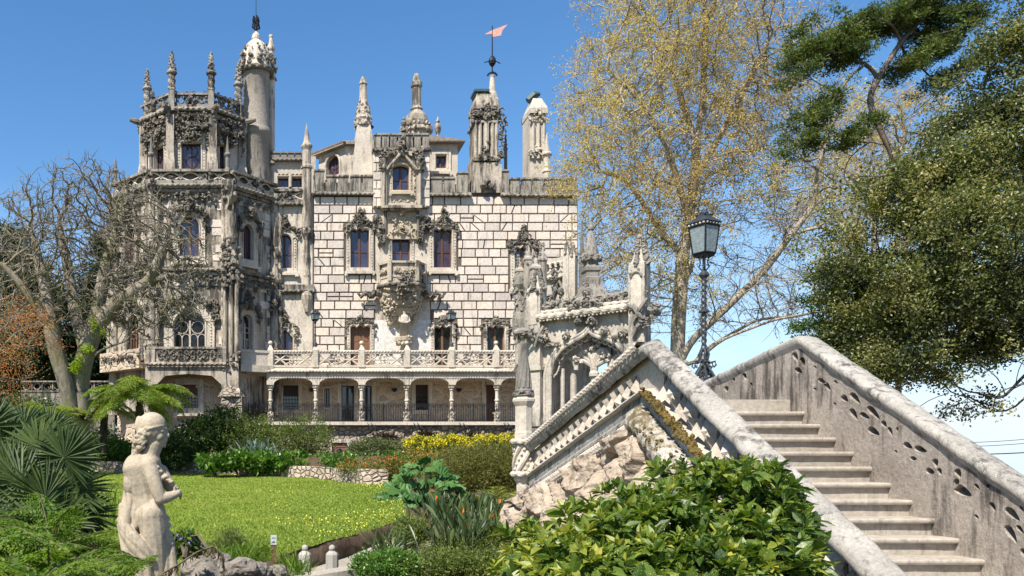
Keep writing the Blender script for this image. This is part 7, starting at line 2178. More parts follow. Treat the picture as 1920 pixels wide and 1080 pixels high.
# ---- plane tree behind the pavilion
rg = np.random.default_rng(202); YP = 36.0
def plane(label, base, paths, blobs, Y, dy, natt, nleaf, ntw, tip=0.016, rmax=0.6, leafbias=None, lsz=0.11):
    t = thing('plane_tree', label, 'tree', tuple(base), 'plane trees coming into leaf')
    att = cloud(rg, natt, blobs, Y, dy)
    pos, par = colonize(paths, att, 0.36, 3.2, 0.5, 140, rg, 0.24, (0, 0, 0.08))
    rad, kids = radii(pos, par, tip, 2.25)
    m = MB(); skin(m, pos, par, rad, rmax)
    tips = twigs(m, pos, par, rg, ntw, 0.75, 0.011, 0.75)
    m.build('trunk', M['bark_pale'], t, smooth=True)
    px = VX + tips[:, 0] / tips[:, 1] * FPX; py = HY - tips[:, 2] / tips[:, 1] * FPX
    w = (leafbias(px, py) if leafbias else np.ones(len(tips))) * (0.15 + rg.random(len(tips)) ** 2)
    P = tips[rg.choice(len(tips), nleaf, p=w / w.sum())] + rg.normal(size=(nleaf, 3)) * 0.10
    px = VX + P[:, 0] / P[:, 1] * FPX; py = HY - P[:, 2] / P[:, 1] * FPX
    tn = np.clip(fbm(P * 0.35, 3, 5) * 1.3 - 0.15 + rg.normal(size=nleaf) * 0.2, 0, 1)
    m = MB(); leafset(m, P, rg.normal(size=P.shape) - (0, 0, 0.5), rg.uniform(0.6, 1.25, nleaf) * lsz, rg.uniform(0.5, 0.9, nleaf) * lsz, rg, tn)
    m.build('crown', M['lf_plane'], t)
p = lambda a, b, d=0: PR(a, b, YP) + np.array((0, d, 0))
def bias(px, py):
    b = np.clip((700 - py) / 350, 0.05, 1) * np.clip((1620 - px) / 220, 0.12, 1); b = b * np.where((px > 1340) & (py > 380), 0.22, 1); return b * (0.4 + fbm(np.stack([px / 60, py / 60], 1), 2, 8)) + 0.01
plane('tall plane tree with yellow young leaves rising behind the pavilion and lamp post', W(1268, 880, YP),
      [[p(1262, 880), p(1266, 760), p(1270, 660), p(1272, 600), p(1276, 540), p(1280, 480), p(1292, 410), p(1300, 340), p(1306, 270)],
       [p(1270, 690), p(1290, 640, -.3), p(1345, 585, -.6), p(1410, 515, -1), p(1450, 455, -1.2), p(1490, 400, -1.4), p(1545, 360, -1.6)],
       [p(1280, 480), p(1250, 430, .5), p(1215, 360, .8), p(1190, 320, 1), p(1130, 300, 1.2)],
       [p(1276, 540), p(1310, 500, .6), p(1330, 430, 1.2), p(1345, 350, 1.6)],
       [p(1306, 270), p(1290, 200, .3), p(1270, 120, .5), p(1255, 40, .5)],
       [p(1306, 270), p(1318, 190), p(1322, 100), p(1326, 20)],
       [p(1300, 340), p(1345, 250, -.6), p(1390, 150, -1), p(1420, 80, -1.2)],
       [p(1292, 410), p(1240, 280, -.5), p(1180, 200, -.9), p(1110, 140, -1)],
       [p(1285, 690, -.3), p(1340, 640, -.6), p(1430, 605, -.8), p(1520, 590, -.9), p(1570, 600, -.9)],
       [p(1300, 670, -.3), p(1360, 640, 1), p(1450, 590, 1.3), p(1540, 580, 1.5)],
       [p(1450, 455, -1.2), p(1500, 440, -1.5), p(1540, 470, -1.6), p(1575, 480, -1.6)],
       [p(1490, 400, -1.4), p(1480, 340, -1.8), p(1500, 290, -2)]],
      [(1290, 60, 200, 110), (1180, 160, 130, 110), (1420, 130, 130, 130), (1310, 230, 180, 120), (1130, 280, 100, 90), (1180, 420, 110, 120), (1150, 520, 80, 60), (1320, 380, 130, 90), (1480, 260, 100, 100), (1480, 440, 110, 90), (1420, 560, 130, 70), (1530, 560, 70, 60), (1260, -60, 200, 60), (1540, 380, 70, 90), (1250, 540, 90, 90)],
      YP, 4.2, 3600, 76000, 10000, leafbias=bias, lsz=0.088)
rg = np.random.default_rng(203); Y2 = 47.0
q = lambda a, b, d=0: PR(a, b, Y2) + np.array((0, d, 0))
plane('paler half bare plane tree standing farther back behind the pine', W(1640, 870, Y2),
      [[q(1640, 880), q(1640, 700), q(1635, 560), q(1640, 420), q(1630, 320)], [q(1640, 520), q(1600, 420, .5), q(1560, 330, 1)], [q(1640, 420), q(1680, 320), q(1700, 240)]],
      [(1620, 260, 120, 110), (1690, 260, 80, 110), (1570, 380, 80, 110), (1650, 420, 90, 110)], Y2, 3.5, 900, 14000, 2600, leafbias=None, lsz=0.12)

# ---- tufted conifers
def tufts(mb, rg, C, n, L, Wd, spread, up=0.35, tint0=None):
    """sprays of short scale-leaf shoots at tuft centres C"""
    k = len(C); idx = np.repeat(np.arange(k), n); N = len(idx)
    D = unit(rg.normal(size=(N, 3)) * (1, 1, 0.55) + (0, 0, up))
    P = C[idx] + D * spread * rg.random((N, 1)) ** 0.7
    tn = (rg.random(k) * 0.5 + 0.2 if tint0 is None else tint0)[idx] + rg.normal(size=N) * 0.14 + D[:, 2] * 0.15
    leafset(mb, P, D + rg.normal(size=(N, 3)) * 0.35, rg.uniform(0.7, 1.3, N) * L, Wd * rg.uniform(0.7, 1.3, N), rg, np.clip(tn, 0, 1), 0.15)
rg = np.random.default_rng(303); YC = 26.0
t = thing('pine_tree', 'leaning old conifer with bare forked trunk and dark flat tufts at upper right', 'tree', tuple(W(1680, 870, YC)))
z6 = lambda a, b, d=0: PR(1440 + a / 2.25, b / 2.25, YC) + np.array((0, d, 0))
paths = [[PR(1680, 890, YC), PR(1685, 700, YC), PR(1698, 500, YC), PR(1695, 400, YC), z6(540, 680), z6(480, 560), z6(440, 470), z6(425, 410), z6(455, 350), z6(500, 270), z6(560, 180), z6(620, 110), z6(680, 60), z6(730, -20), z6(760, -120)],
         [z6(470, 330), z6(430, 285), z6(405, 265), z6(340, 250), z6(250, 210), z6(180, 170)],
         [z6(410, 280), z6(350, 315, -.3), z6(300, 350, -.5), z6(260, 405, -.6), z6(210, 460, -.7), z6(180, 560, -.7)],
         [z6(440, 430), z6(390, 425), z6(345, 400)], [z6(455, 430), z6(490, 385), z6(545, 355)], [z6(470, 500), z6(520, 540), z6(580, 505), z6(635, 460)],
         [z6(560, 180), z6(620, 210, .4), z6(700, 240, .6), z6(780, 300, .7)], [z6(600, 130), z6(680, 130, .3), z6(780, 130, .4), z6(880, 90, .5)],
         [z6(680, 60), z6(760, 30), z6(840, 10)], [z6(560, 180), z6(500, 130, -.3), z6(420, 110, -.5), z6(330, 120, -.6)],
         [z6(500, 600), z6(430, 590, .3), z6(400, 560, .4)], [z6(440, 590), z6(380, 640, .4), z6(360, 720, .5), z6(400, 785, .5)], [z6(390, 760, .5), z6(340, 740, .5), z6(300, 735, .5)]]
pads = [(200, 120, 85, 45), (150, 240, 70, 40), (120, 325, 40, 32), (290, 190, 85, 55), (380, 120, 90, 45), (470, 80, 80, 38), (330, 250, 60, 30), (210, 450, 60, 45), (165, 530, 75, 45), (150, 610, 60, 35), (400, 545, 55, 40), (350, 600, 45, 24),
        (620, 30, 120, 55), (560, 110, 60, 30), (700, 110, 90, 55), (760, 170, 80, 55), (830, 90, 90, 50), (560, 300, 40, 50), (620, 260, 50, 40), (760, 320, 70, 35), (700, 210, 60, 40), (800, 20, 80, 30), (740, -60, 130, 60)]
pads = [(1440 + a / 2.25, b / 2.25, c / 2.25, d / 2.25) for a, b, c, d in pads]
C = cloud(rg, 2500, pads, YC, 1.3, 0.20); C = C[fbm(C * 1.6, 2, 71) + rg.normal(size=len(C)) * 0.03 > 0.31]
pos, par = colonize(paths, C, 0.22, 2.2, 0.35, 40, rg, 0.2, (0, 0, 0.0)); rad, _ = radii(pos, par, 0.012, 2.4)
m = MB(); skin(m, pos, par, np.minimum(rad, 0.40)); m.build('trunk', M['bark_pine'], t, smooth=True)
m = MB(); tufts(m, rg, C, 46, 0.10, 0.034, 0.17, 0.35); m.build('crown', M['lf_cyp'], t)

rg = np.random.default_rng(304); YD = 23.5
t = thing('cypress_tree', 'bright green cypress with layered sprays above the right stair parapet', 'tree', tuple(W(1640, 860, YD)))
pads = [(1560, 505, 40, 13), (1590, 530, 60, 18), (1560, 560, 55, 14), (1610, 575, 70, 22), (1545, 610, 50, 14), (1600, 615, 60, 20), (1535, 640, 55, 13), (1590, 650, 70, 18), (1640, 640, 50, 30), (1650, 560, 50, 40), (1600, 690, 50, 20), (1640, 500, 40, 30), (1680, 600, 60, 60)]
C = cloud(rg, 800, pads, YD, 1.2)
pos, par = colonize([[PR(1640, 900, YD), PR(1645, 700, YD), PR(1660, 560, YD), PR(1665, 470, YD)]], C, 0.22, 3.0, 0.35, 60, rg, 0.15); rad, _ = radii(pos, par, 0.012, 2.4)
m = MB(); skin(m, pos, par, np.minimum(rad, 0.28)); m.build('trunk', M['bark_dark'], t, smooth=True)
m = MB(); tufts(m, rg, C, 56, 0.09, 0.034, 0.20, 0.25); m.build('crown', M['lf_ced'], t)

# ---- holm oak
rg = np.random.default_rng(305); YO = 21.0
t = thing('holm_oak', 'big dark holm oak with small leathery leaves filling the right side', 'tree', tuple(W(2010, 930, YO)))
o = lambda a, b, d=0: PR(a, b, YO) + np.array((0, d, 0))
paths = [[o(2010, 960), o(1975, 780), o(1930, 620), o(1890, 520), o(1850, 440), o(1830, 370), o(1840, 300)],
         [o(1930, 620), o(1860, 590, -.4), o(1770, 600, -.8), o(1690, 630, -1)], [o(1890, 520), o(1800, 480, .4), o(1700, 460, .7), o(1620, 470, .8)],
         [o(1955, 700), o(1900, 700, -.4), o(1850, 735, -.7), o(1800, 772, -.9), o(1770, 790, -1)], [o(1955, 700), o(1930, 760, .3), o(1900, 775, .4), o(1870, 760, .5)],
         [o(1850, 440), o(1900, 340, .5), o(1920, 220, .8), o(1900, 120, 1)], [o(1890, 520), o(1960, 420, -.5), o(1990, 250, -.8)], [o(1830, 370), o(1760, 340, -.4), o(1700, 350, -.6)]]
blobs = [(1640, 420, 80, 70), (1700, 360, 90, 70), (1780, 320, 80, 60), (1620, 500, 70, 50), (1700, 480, 100, 80), (1800, 440, 110, 110), (1890, 400, 90, 120), (1660, 580, 70, 60), (1740, 590, 100, 80), (1840, 560, 100, 90), (1700, 670, 80, 50), (1640, 680, 50, 30), (1760, 690, 70, 40),
         (1850, 250, 60, 50), (1900, 180, 60, 80), (1880, 90, 60, 55), (1930, 60, 60, 60), (1830, 210, 40, 30), (1960, 300, 80, 150), (1950, 500, 80, 120), (1860, 650, 70, 30), (1920, 640, 50, 40), (1730, 420, 60, 40), (1850, 738, 60, 12), (1795, 772, 40, 9), (1905, 752, 40, 14)]
C = cloud(rg, 4600, blobs, YO, 2.4, 0.14); C = C[fbm(C * 0.75, 2, 61) + rg.normal(size=len(C)) * 0.03 > 0.325]
pos, par = colonize(paths, C, 0.24, 2.4, 0.36, 90, rg, 0.25, (0, 0, 0.02)); rad, _ = radii(pos, par, 0.010, 2.3)
m = MB(); skin(m, pos, par, np.minimum(rad, 0.34)); m.build('trunk', M['bark_dark'], t, smooth=True)
pxC = VX + C[:, 0] / C[:, 1] * FPX; pyC = HY - C[:, 2] / C[:, 1] * FPX
lowb = np.interp(pxC, (1530, 1700, 1760, 1840, 1920, 2100), (690, 728, 722, 700, 655, 640))
kp = (pyC < lowb) | ((pyC > 742) & (pyC < 786) & (pxC > 1770) & (rg.random(len(C)) < 0.7)); C = C[kp]
n = 142000
idx = rg.choice(len(C), n); P = C[idx] + rg.normal(size=(n, 3)) * 0.14
ct = np.clip(fbm(C * 1.3, 3, 9) * 2.3 - 0.65, 0, 1)
tn = np.clip(ct[idx] * 0.85 + rg.normal(size=n) * 0.13 + (rg.random(n) < 0.05) * 0.5, 0, 1)
m = MB(); leafset(m, P, rg.normal(size=(n, 3)) + (0, 0, 0.1), rg.uniform(0.06, 0.115, n), rg.uniform(0.04, 0.065, n), rg, tn); m.build('crown', M['lf_oak'], t)

# ---- dark conifers behind the bare tree at the left
rg = np.random.default_rng(404)
for k, (blobs, Y, base, lab) in enumerate((([(10, 440, 20, 26), (20, 480, 30, 40), (50, 530, 50, 50), (70, 590, 80, 70), (90, 670, 90, 60), (20, 640, 60, 60)], 66.0, 60, 'tall dark drooping conifer at the far left edge'),
                                    ([(200, 470, 22, 40), (190, 540, 45, 60), (200, 610, 60, 70), (180, 680, 80, 60), (240, 690, 60, 50)], 70.0, 195, 'dark evergreen tree half hidden behind the bare tree by the tower'))):
    t = thing('dark_conifer', lab, 'tree', tuple(W(base, 840, Y)), 'dark evergreens behind the bare tree')
    C = cloud(rg, 900, blobs, Y, 3.0)
    m = MB(); m.tube([W(base, 850, Y), W(base, 600, Y), W(base, 400, Y)], [0.5, 0.3, 0.05], 8); m.build('trunk', M['bark_dark'], t)
    m = MB(); tufts(m, rg, C, 34, 0.5, 0.14, 0.5, -0.35); m.build('crown', M['lf_dark'], t)
# ---- orange-leaved maple at the left edge
rg = np.random.default_rng(405); YM = 30.0
t = thing('maple_tree', 'small maple with sparse orange spring leaves at the left edge', 'tree', tuple(W(-30, 860, YM)))
blobs = [(30, 590, 60, 40), (50, 640, 60, 30), (20, 690, 60, 35), (80, 600, 30, 20), (10, 740, 50, 30), (95, 650, 20, 20), (-40, 640, 60, 80)]
C = cloud(rg, 420, blobs, YM, 1.5)
pos, par = colonize([[PR(-30, 870, YM), PR(-30, 760, YM), PR(-20, 690, YM), PR(10, 640, YM)]], C, 0.2, 3, 0.3, 60, rg, 0.25); rad, _ = radii(pos, par, 0.008, 2.3)
m = MB(); skin(m, pos, par, np.minimum(rad, 0.15)); twigs(m, pos, par, rg, 900, 0.35, 0.006); m.build('trunk', M['bark_grey'], t)
n = 4200; P = C[rg.choice(len(C), n)] + rg.normal(size=(n, 3)) * 0.22; m = MB(); leafset(m, P, rg.normal(size=(n, 3)), rg.uniform(0.04, 0.09, n), rg.uniform(0.025, 0.05, n), rg, np.clip(fbm(P * 1.1, 2, 3) + rg.normal(size=n) * 0.2, 0, 1)); m.build('crown', M['lf_orange'], t)
# ------------------------------------------------------------ garden plants
def G(px, py_unused, Y, dz=0.0):
    x = (px - VX) * Y / FPX; return np.array((x, Y, float(ground_z(x, Y)) + dz))
M['lf_shrub'] = leaf('glossy_shrub_leaves', [(0.020, 0.042, 0.010), (0.055, 0.095, 0.016), (0.12, 0.17, 0.03)], 0.25, 0.35, 0.5)
M['lf_light'] = leaf('light_green_leaves', [(0.05, 0.075, 0.015), (0.11, 0.15, 0.03), (0.22, 0.24, 0.06)], 0.3, 0.5, 0.3)
M['lf_grey'] = leaf('blue_grey_leaves', [(0.07, 0.105, 0.085), (0.13, 0.18, 0.15), (0.22, 0.28, 0.24)], 0.2, 0.6, 0.2)
M['lf_ivy'] = leaf('ground_cover_leaves', [(0.035, 0.085, 0.012), (0.08, 0.17, 0.02), (0.16, 0.26, 0.04)], 0.3, 0.35, 0.5)
M['lf_var'] = leaf('variegated_leaves', [(0.045, 0.065, 0.02), (0.10, 0.12, 0.045), (0.26, 0.25, 0.13)], 0.25, 0.5, 0.3)
M['lf_yel'] = leaf('yellow_hedge_leaves', [(0.50, 0.42, 0.012), (0.66, 0.56, 0.02), (0.72, 0.62, 0.04)], 0.3, 0.5, 0.2, tcol=(1.2, 1.15, 0.5))
M['lf_lan'] = leaf('red_orange_petals', [(0.50, 0.05, 0.02), (0.60, 0.14, 0.02), (0.60, 0.32, 0.03)], 0.2, 0.6, 0.2, tcol=(1.2, 1, 0.6))
M['lf_heath'] = leaf('heath_shoots', [(0.07, 0.075, 0.02), (0.14, 0.14, 0.034), (0.24, 0.215, 0.06)], 0.3, 0.6, 0.2)
M['lf_gun'] = leaf('rhubarb_leaves', [(0.030, 0.085, 0.022), (0.055, 0.14, 0.035), (0.10, 0.20, 0.05)], 0.25, 0.5, 0.3)
M['lf_palm'] = leaf('palm_leaflets', [(0.04, 0.07, 0.012), (0.10, 0.15, 0.02), (0.30, 0.26, 0.035)], 0.3, 0.42, 0.4)
M['lf_strel'] = leaf('strap_leaves', [(0.022, 0.042, 0.014), (0.05, 0.08, 0.024), (0.11, 0.14, 0.04)], 0.2, 0.42, 0.45)
M['lf_fan'] = leaf('fan_palm_blades', [(0.02, 0.04, 0.010), (0.045, 0.075, 0.018), (0.10, 0.13, 0.032)], 0.2, 0.55, 0.3)
M['lf_fern'] = leaf('fern_leaflets', [(0.05, 0.105, 0.012), (0.11, 0.18, 0.02), (0.21, 0.28, 0.04)], 0.4, 0.5, 0.25)
M['lf_tfern'] = leaf('tree_fern_leaflets', [(0.08, 0.125, 0.016), (0.17, 0.235, 0.03), (0.31, 0.34, 0.06)], 0.4, 0.5, 0.25)
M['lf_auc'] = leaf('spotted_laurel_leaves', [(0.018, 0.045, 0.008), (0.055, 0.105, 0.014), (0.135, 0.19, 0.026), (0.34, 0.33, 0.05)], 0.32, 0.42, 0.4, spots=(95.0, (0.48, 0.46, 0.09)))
M['orangef'] = leaf('orange_bracts', [(0.60, 0.13, 0.02), (0.70, 0.24, 0.03)], 0.2, 0.5, 0.2, tcol=(1.2, 1, 0.6))
M['purple'] = leaf('lilac_petals', [(0.30, 0.27, 0.50), (0.45, 0.42, 0.66)], 0.3, 0.6, 0.2, tcol=(1, 1, 1.1))
M['stem'] = bark('thin_stems', (0.07, 0.055, 0.035), (0.17, 0.14, 0.09), 2.0)
M['gstem'] = plain('green_stems', (0.07, 0.11, 0.03), 0.6)

def shrub(name, label, blobs, Y, dy, n, L, Wd, mat, seed, cat='shrub', group=None, stems=14, clump=0.12, nclump=None, up=0.25, extra=None, fold=0.2, hollow=0.45):
    rg = np.random.default_rng(seed)
    bx = np.mean([b[0] for b in blobs]); by = max(b[1] + b[3] for b in blobs)
    base = W(bx, by, Y)
    t = thing(name, label, cat, tuple(base), group)
    k = nclump or max(30, n // 22)
    A = np.array([b[2] * b[3] for b in blobs], float); ki = rg.choice(len(blobs), k, p=A / A.sum())
    v = unit(rg.normal(size=(k, 3))); q = (hollow + (1 - hollow) * rg.random(k) ** 0.6) * (0.86 + 0.28 * rg.random(k))
    C = np.empty((k, 3)); O = np.empty((k, 3))
    for i in range(k):
        b = blobs[ki[i]]
        C[i] = W(b[0] + v[i, 0] * b[2] * q[i], b[1] - v[i, 2] * b[3] * q[i], Y); C[i, 1] = Y + v[i, 1] * dy * q[i]; O[i] = v[i]
    m = MB()
    for i in rg.choice(k, min(stems, k), replace=False):
        s = base + np.array((rg.normal() * 0.15 + (C[i, 0] - base[0]) * 0.35, rg.normal() * 0.1, 0)); mid = s * 0.5 + C[i] * 0.5 + (0, 0, 0.1)
        m.tube([s, mid, C[i]], [0.02, 0.014, 0.006], 4)
    if stems: m.build('stems', M['stem'], t)
    idx = rg.choice(k, n); sz = rg.uniform(0.65, 1.3, n)
    P = C[idx] + rg.normal(size=(n, 3)) * clump; D = O[idx] * 0.7 + rg.normal(size=(n, 3)) * 0.7 + (0, 0, up)
    ct = rg.random(k) * 0.6 + 0.15
    m = MB(); leafset(m, P, D, L * sz, Wd * sz, rg, np.clip(ct[idx] + rg.normal(size=n) * 0.17, 0, 1), fold); m.build('foliage', M[mat], t)
    if extra:
        em, en, es, top = extra
        ok = np.where(O[:, 2] > top)[0]; idx = rg.choice(ok, en); P = C[idx] + O[idx] * clump * 0.9 + rg.normal(size=(en, 3)) * clump * 0.6
        m = MB(); leafset(m, P, rg.normal(size=(en, 3)) + (0, 0, 0.5), es * rg.uniform(0.7, 1.3, en), es * 0.8, rg, rg.random(en), 0.1); m.build('flowers', M[em], t)
    return t
shrub('glossy_shrub', 'dense dark glossy shrub at the foot of the tower buttress', [(390, 815, 50, 40), (420, 800, 40, 40), (360, 825, 40, 35), (440, 840, 40, 30), (350, 850, 40, 22)], 44, 1.2, 17000, 0.15, 0.075, 'lf_shrub', 501)
shrub('glossy_shrub', 'lower glossy shrub behind the statue head below the tree fern', [(320, 845, 45, 30), (290, 850, 40, 25), (335, 860, 35, 22)], 43, 1.0, 9000, 0.13, 0.07, 'lf_shrub', 502)
shrub('pittosporum', 'low bright leafy hedge between the bare tree trunk and the statue', [(180, 848, 30, 16), (215, 842, 35, 18), (250, 846, 30, 16)], 45, 0.8, 6000, 0.14, 0.08, 'lf_ivy', 503)
shrub('airy_shrub', 'airy light green shrub left of the twiggy one below the arcade', [(455, 825, 35, 50), (490, 810, 30, 30), (505, 840, 35, 35), (470, 855, 45, 25)], 42.5, 1.0, 8500, 0.11, 0.055, 'lf_light', 504, stems=40, clump=0.14)
shrub('twiggy_shrub', 'pale twiggy shrub in front of the arcade beside the small red door', [(575, 815, 42, 34), (600, 830, 28, 30), (560, 845, 40, 24), (540, 825, 30, 35)], 41.5, 1.0, 7500, 0.10, 0.05, 'lf_light', 505, stems=90, clump=0.14)
shrub('ground_cover', 'long bank of broad leaved ground cover along the top of the garden wall', [(430, 868, 45, 14), (490, 868, 45, 14), (550, 870, 45, 15), (605, 874, 35, 14), (640, 880, 26, 12), (400, 866, 25, 10)], 39.5, 0.9, 7000, 0.22, 0.16, 'lf_ivy', 506, cat='ground cover', stems=0, clump=0.10)
shrub('clipped_bush', 'rounded grey green variegated bush at the left end of the yellow hedge', [(705, 845, 50, 22), (680, 850, 28, 20), (735, 848, 24, 20)], 38.5, 1.0, 13000, 0.10, 0.05, 'lf_var', 507, stems=0, clump=0.07)
shrub('yellow_hedge', 'long hedge topped with bright yellow leaves in front of the rubble base', [(785, 840, 40, 18), (840, 838, 45, 18), (895, 836, 45, 17), (945, 832, 40, 15), (800, 855, 40, 14)], 40, 0.8, 15000, 0.09, 0.055, 'lf_light', 508, cat='hedge', stems=0, clump=0.09, extra=('lf_yel', 9000, 0.085, -0.05))
shrub('lantana_bush', 'low bush with small red and orange flowers above the curved wall', [(665, 876, 30, 9), (705, 876, 30, 10), (735, 880, 30, 18), (775, 872, 38, 22), (820, 868, 40, 18), (750, 892, 24, 10)], 35.0, 0.9, 11000, 0.08, 0.045, 'lf_light', 509, stems=0, hollow=0.7, extra=('lf_lan', 1700, 0.055, -0.2))
shrub('heath_bush', 'wide feathery brownish green bush behind the giant rhubarb', [(850, 870, 40, 22), (820, 885, 40, 24), (880, 885, 50, 40), (920, 870, 50, 34), (955, 880, 40, 40), (860, 900, 40, 28), (940, 910, 40, 30)], 31, 1.6, 42000, 0.12, 0.026, 'lf_heath', 510, stems=30, clump=0.13, hollow=0.7)
shrub('juniper_bush', 'small fine dark green bush on the near left part of the lawn', [(432, 1018, 22, 24), (415, 1026, 16, 16), (450, 1028, 16, 16)], 13.2, 0.25, 4200, 0.055, 0.010, 'lf_light', 511, stems=24, clump=0.045)
for k, (bl, lab) in enumerate((([(735, 1060, 55, 26), (700, 1062, 40, 22)], 'small leaved green mound beside the right bollard'), ([(800, 1062, 60, 20), (850, 1055, 50, 18)], 'yellowish ground cover mound in the middle of the lower bed'), ([(890, 1062, 50, 24), (930, 1058, 30, 22)], 'low green mound next to the spotted laurel'), ([(770, 1000, 30, 26)], 'yellow green small bush behind the flax clump'), ([(860, 1035, 50, 24), (930, 1015, 40, 24), (820, 1030, 30, 18)], 'dark leafy mound under the orange flowered strap leaves'))):
    shrub('ground_cover_mound', lab, bl, 12.6 if k < 3 else (16.5 if k == 3 else 15.2), 0.5, 6500, 0.045, 0.026, 'lf_light' if k != 0 else 'lf_ivy', 520 + k, cat='ground cover', group='ground cover mounds in the lower bed', stems=0, clump=0.04, hollow=0.6)
shrub('ground_cover', 'low leafy strip between the curved wall and the clipped bush', [(640, 864, 36, 11), (690, 868, 40, 10), (740, 862, 30, 10)], 37.2, 0.9, 5200, 0.13, 0.08, 'lf_ivy', 540, cat='ground cover', stems=0, clump=0.10)
# ivy over the edge wall, plants on the lower bank
shrub('wall_plants', 'sparse green weeds growing at the foot of the sign post', [(470, 1035, 40, 10), (440, 1050, 40, 12), (540, 1062, 30, 10)], 12.2, 0.4, 2600, 0.07, 0.018, 'lf_fern', 530, cat='weeds', stems=0, clump=0.05, up=0.9)
shrub('lilac_flowers', 'small plant with lilac flowers just right of the statue', [(345, 1012, 14, 13), (360, 1022, 12, 12), (338, 1030, 10, 12)], 6.6, 0.1, 900, 0.05, 0.02, 'lf_fern', 531, cat='flowers', stems=12, clump=0.02, extra=('purple', 900, 0.016, -0.5))
shrub('lilac_flowers', 'patch of lilac flowers low between the ferns left of the statue', [(190, 1030, 30, 12), (160, 1045, 20, 10)], 5.9, 0.15, 700, 0.05, 0.02, 'lf_fern', 532, cat='flowers', stems=8, clump=0.02, extra=('purple', 500, 0.014, -0.5))

# ---- fern fronds
def frond(mb, base, az, L, e0, e1, npin, pl, rg, nl=10, lw=0.3, tn=0.5, stem=0.008, start=0.15, pin_mode=False, side_droop=0.25):
    n = 14; t = np.linspace(0, 1, n); e = e0 + (e1 - e0) * t ** 1.1
    h = np.array((math.cos(az), math.sin(az), 0)); step = L / (n - 1)
    P = base + np.concatenate(([[0, 0, 0]], np.cumsum(np.stack([np.cos(e[:-1]) * h[0], np.cos(e[:-1]) * h[1], np.sin(e[:-1])], 1) * step, axis=0)))
    mb.tube(P, np.linspace(stem, stem * 0.25, n), 4, cap=False, mat=1)
    S = np.array((-h[1], h[0], 0.0)); BP, BD, BL, BW, BT = [], [], [], [], []
    for i in range(npin):
        u = start + (1 - start) * (i + 0.5) / npin; p = np.array([np.interp(u, t, P[:, k]) for k in range(3)])
        ee = np.interp(u, t, e); T = np.array((math.cos(ee) * h[0], math.cos(ee) * h[1], math.sin(ee)))
        ln = pl * (math.sin(math.pi * min(1.0, (u - start) / (1 - start) * 0.78 + 0.22)) ** 0.8)
        for s in (-1, 1):
            d = unit(S * s + T * (0.45 if not pin_mode else 0.9) + np.array((0, 0, -side_droop)) + rg.normal(size=3) * 0.10)
            if pin_mode:
                BP.append(p); BD.append(d); BL.append(ln * rg.uniform(0.85, 1.1)); BW.append(ln * lw); BT.append(tn + rg.normal() * 0.15); continue
            q = unit(np.cross(d, np.cross(T, d)))
            for j in range(nl):
                f = (j + 0.6) / nl; c = p + d * ln * f + np.array((0, 0, -0.10 * ln * f * f))
                sz = ln / nl * 2.2 * (1.15 - 0.75 * f)
                for s2 in (-1, 1):
                    BP.append(c); BD.append(q * s2 + d * 0.55); BL.append(sz); BW.append(sz * 0.5); BT.append(tn + rg.normal() * 0.12)
    leafset(mb, np.array(BP), np.array(BD), np.array(BL), np.array(BW), rg, np.clip(BT, 0, 1), 0.1)
def fern_plant(name, label, base, n, L, pl, seed, mat, npin=18, nl=9, e0=(0.7, 1.3), e1=(-0.9, -0.2), trunk=None, cat='fern', group=None, az=None, tn=(0.3, 0.8)):
    rg = np.random.default_rng(seed); t = thing(name, label, cat, tuple(base), group)
    top = np.array(base, float)
    if trunk:
        m = MB(); m.tube([top, top + (0.05, 0, trunk * 0.5), top + (0, 0, trunk)], [0.14, 0.12, 0.13], 8)
        for i in range(60): a = rg.random() * 6.28; m.tube([top + (0.12 * math.cos(a), 0.12 * math.sin(a), trunk * rg.random()), top + (0.2 * math.cos(a), 0.2 * math.sin(a), trunk * rg.random() * 0.9)], 0.02, 4)
        m.build('trunk', M['bark_dark'], t); top = top + (0, 0, trunk)
    for i in range(n):
        a = (2 * math.pi * (i + rg.random() * 0.7) / n) if az is None else rg.uniform(*az)
        m = MB(); f = rg.uniform(0.75, 1.15)
        frond(m, top + rg.normal(size=3) * 0.02, a, L * f, rg.uniform(*e0), rg.uniform(*e1), npin, pl * f, rg, nl, tn=rg.uniform(*tn), stem=0.02 if trunk else 0.006)
        m.build('frond', [M[mat], M['stem']], t)
    return t
fern_plant('tree_fern', 'large tree fern with arching yellow green fronds in front of the tower basement', W(262, 850, 40), 28, 2.9, 0.72, 601, 'lf_tfern', 22, 9, (-0.15, 1.0), (-1.6, -0.9), trunk=2.7, cat='tree fern')
fern_plant('tree_fern', 'smaller tree fern between the bare trunk and the orange maple', W(195, 850, 43), 15, 2.2, 0.55, 602, 'lf_tfern', 18, 9, (-0.1, 0.9), (-1.5, -0.7), trunk=2.3, cat='tree fern')
fern_plant('tree_fern', 'bright tree fern at the left edge of the garden behind the fan palm', W(95, 850, 40), 13, 2.0, 0.5, 603, 'lf_tfern', 18, 9, (0.3, 1.0), (-0.9, -0.2), trunk=1.7, cat='tree fern')
rg = np.random.default_rng(77)
fl = ['bracken at the bottom left corner', 'bracken clump below the fan palm', 'bracken tuft touching the left edge', 'bracken directly left of the statue', 'bracken fronds crossing in front of the statue base', 'bracken between the fan palm and the statue', 'bracken behind the corner clump', 'bracken leaning out at the lower left', 'bracken at the far lower left behind the palm']
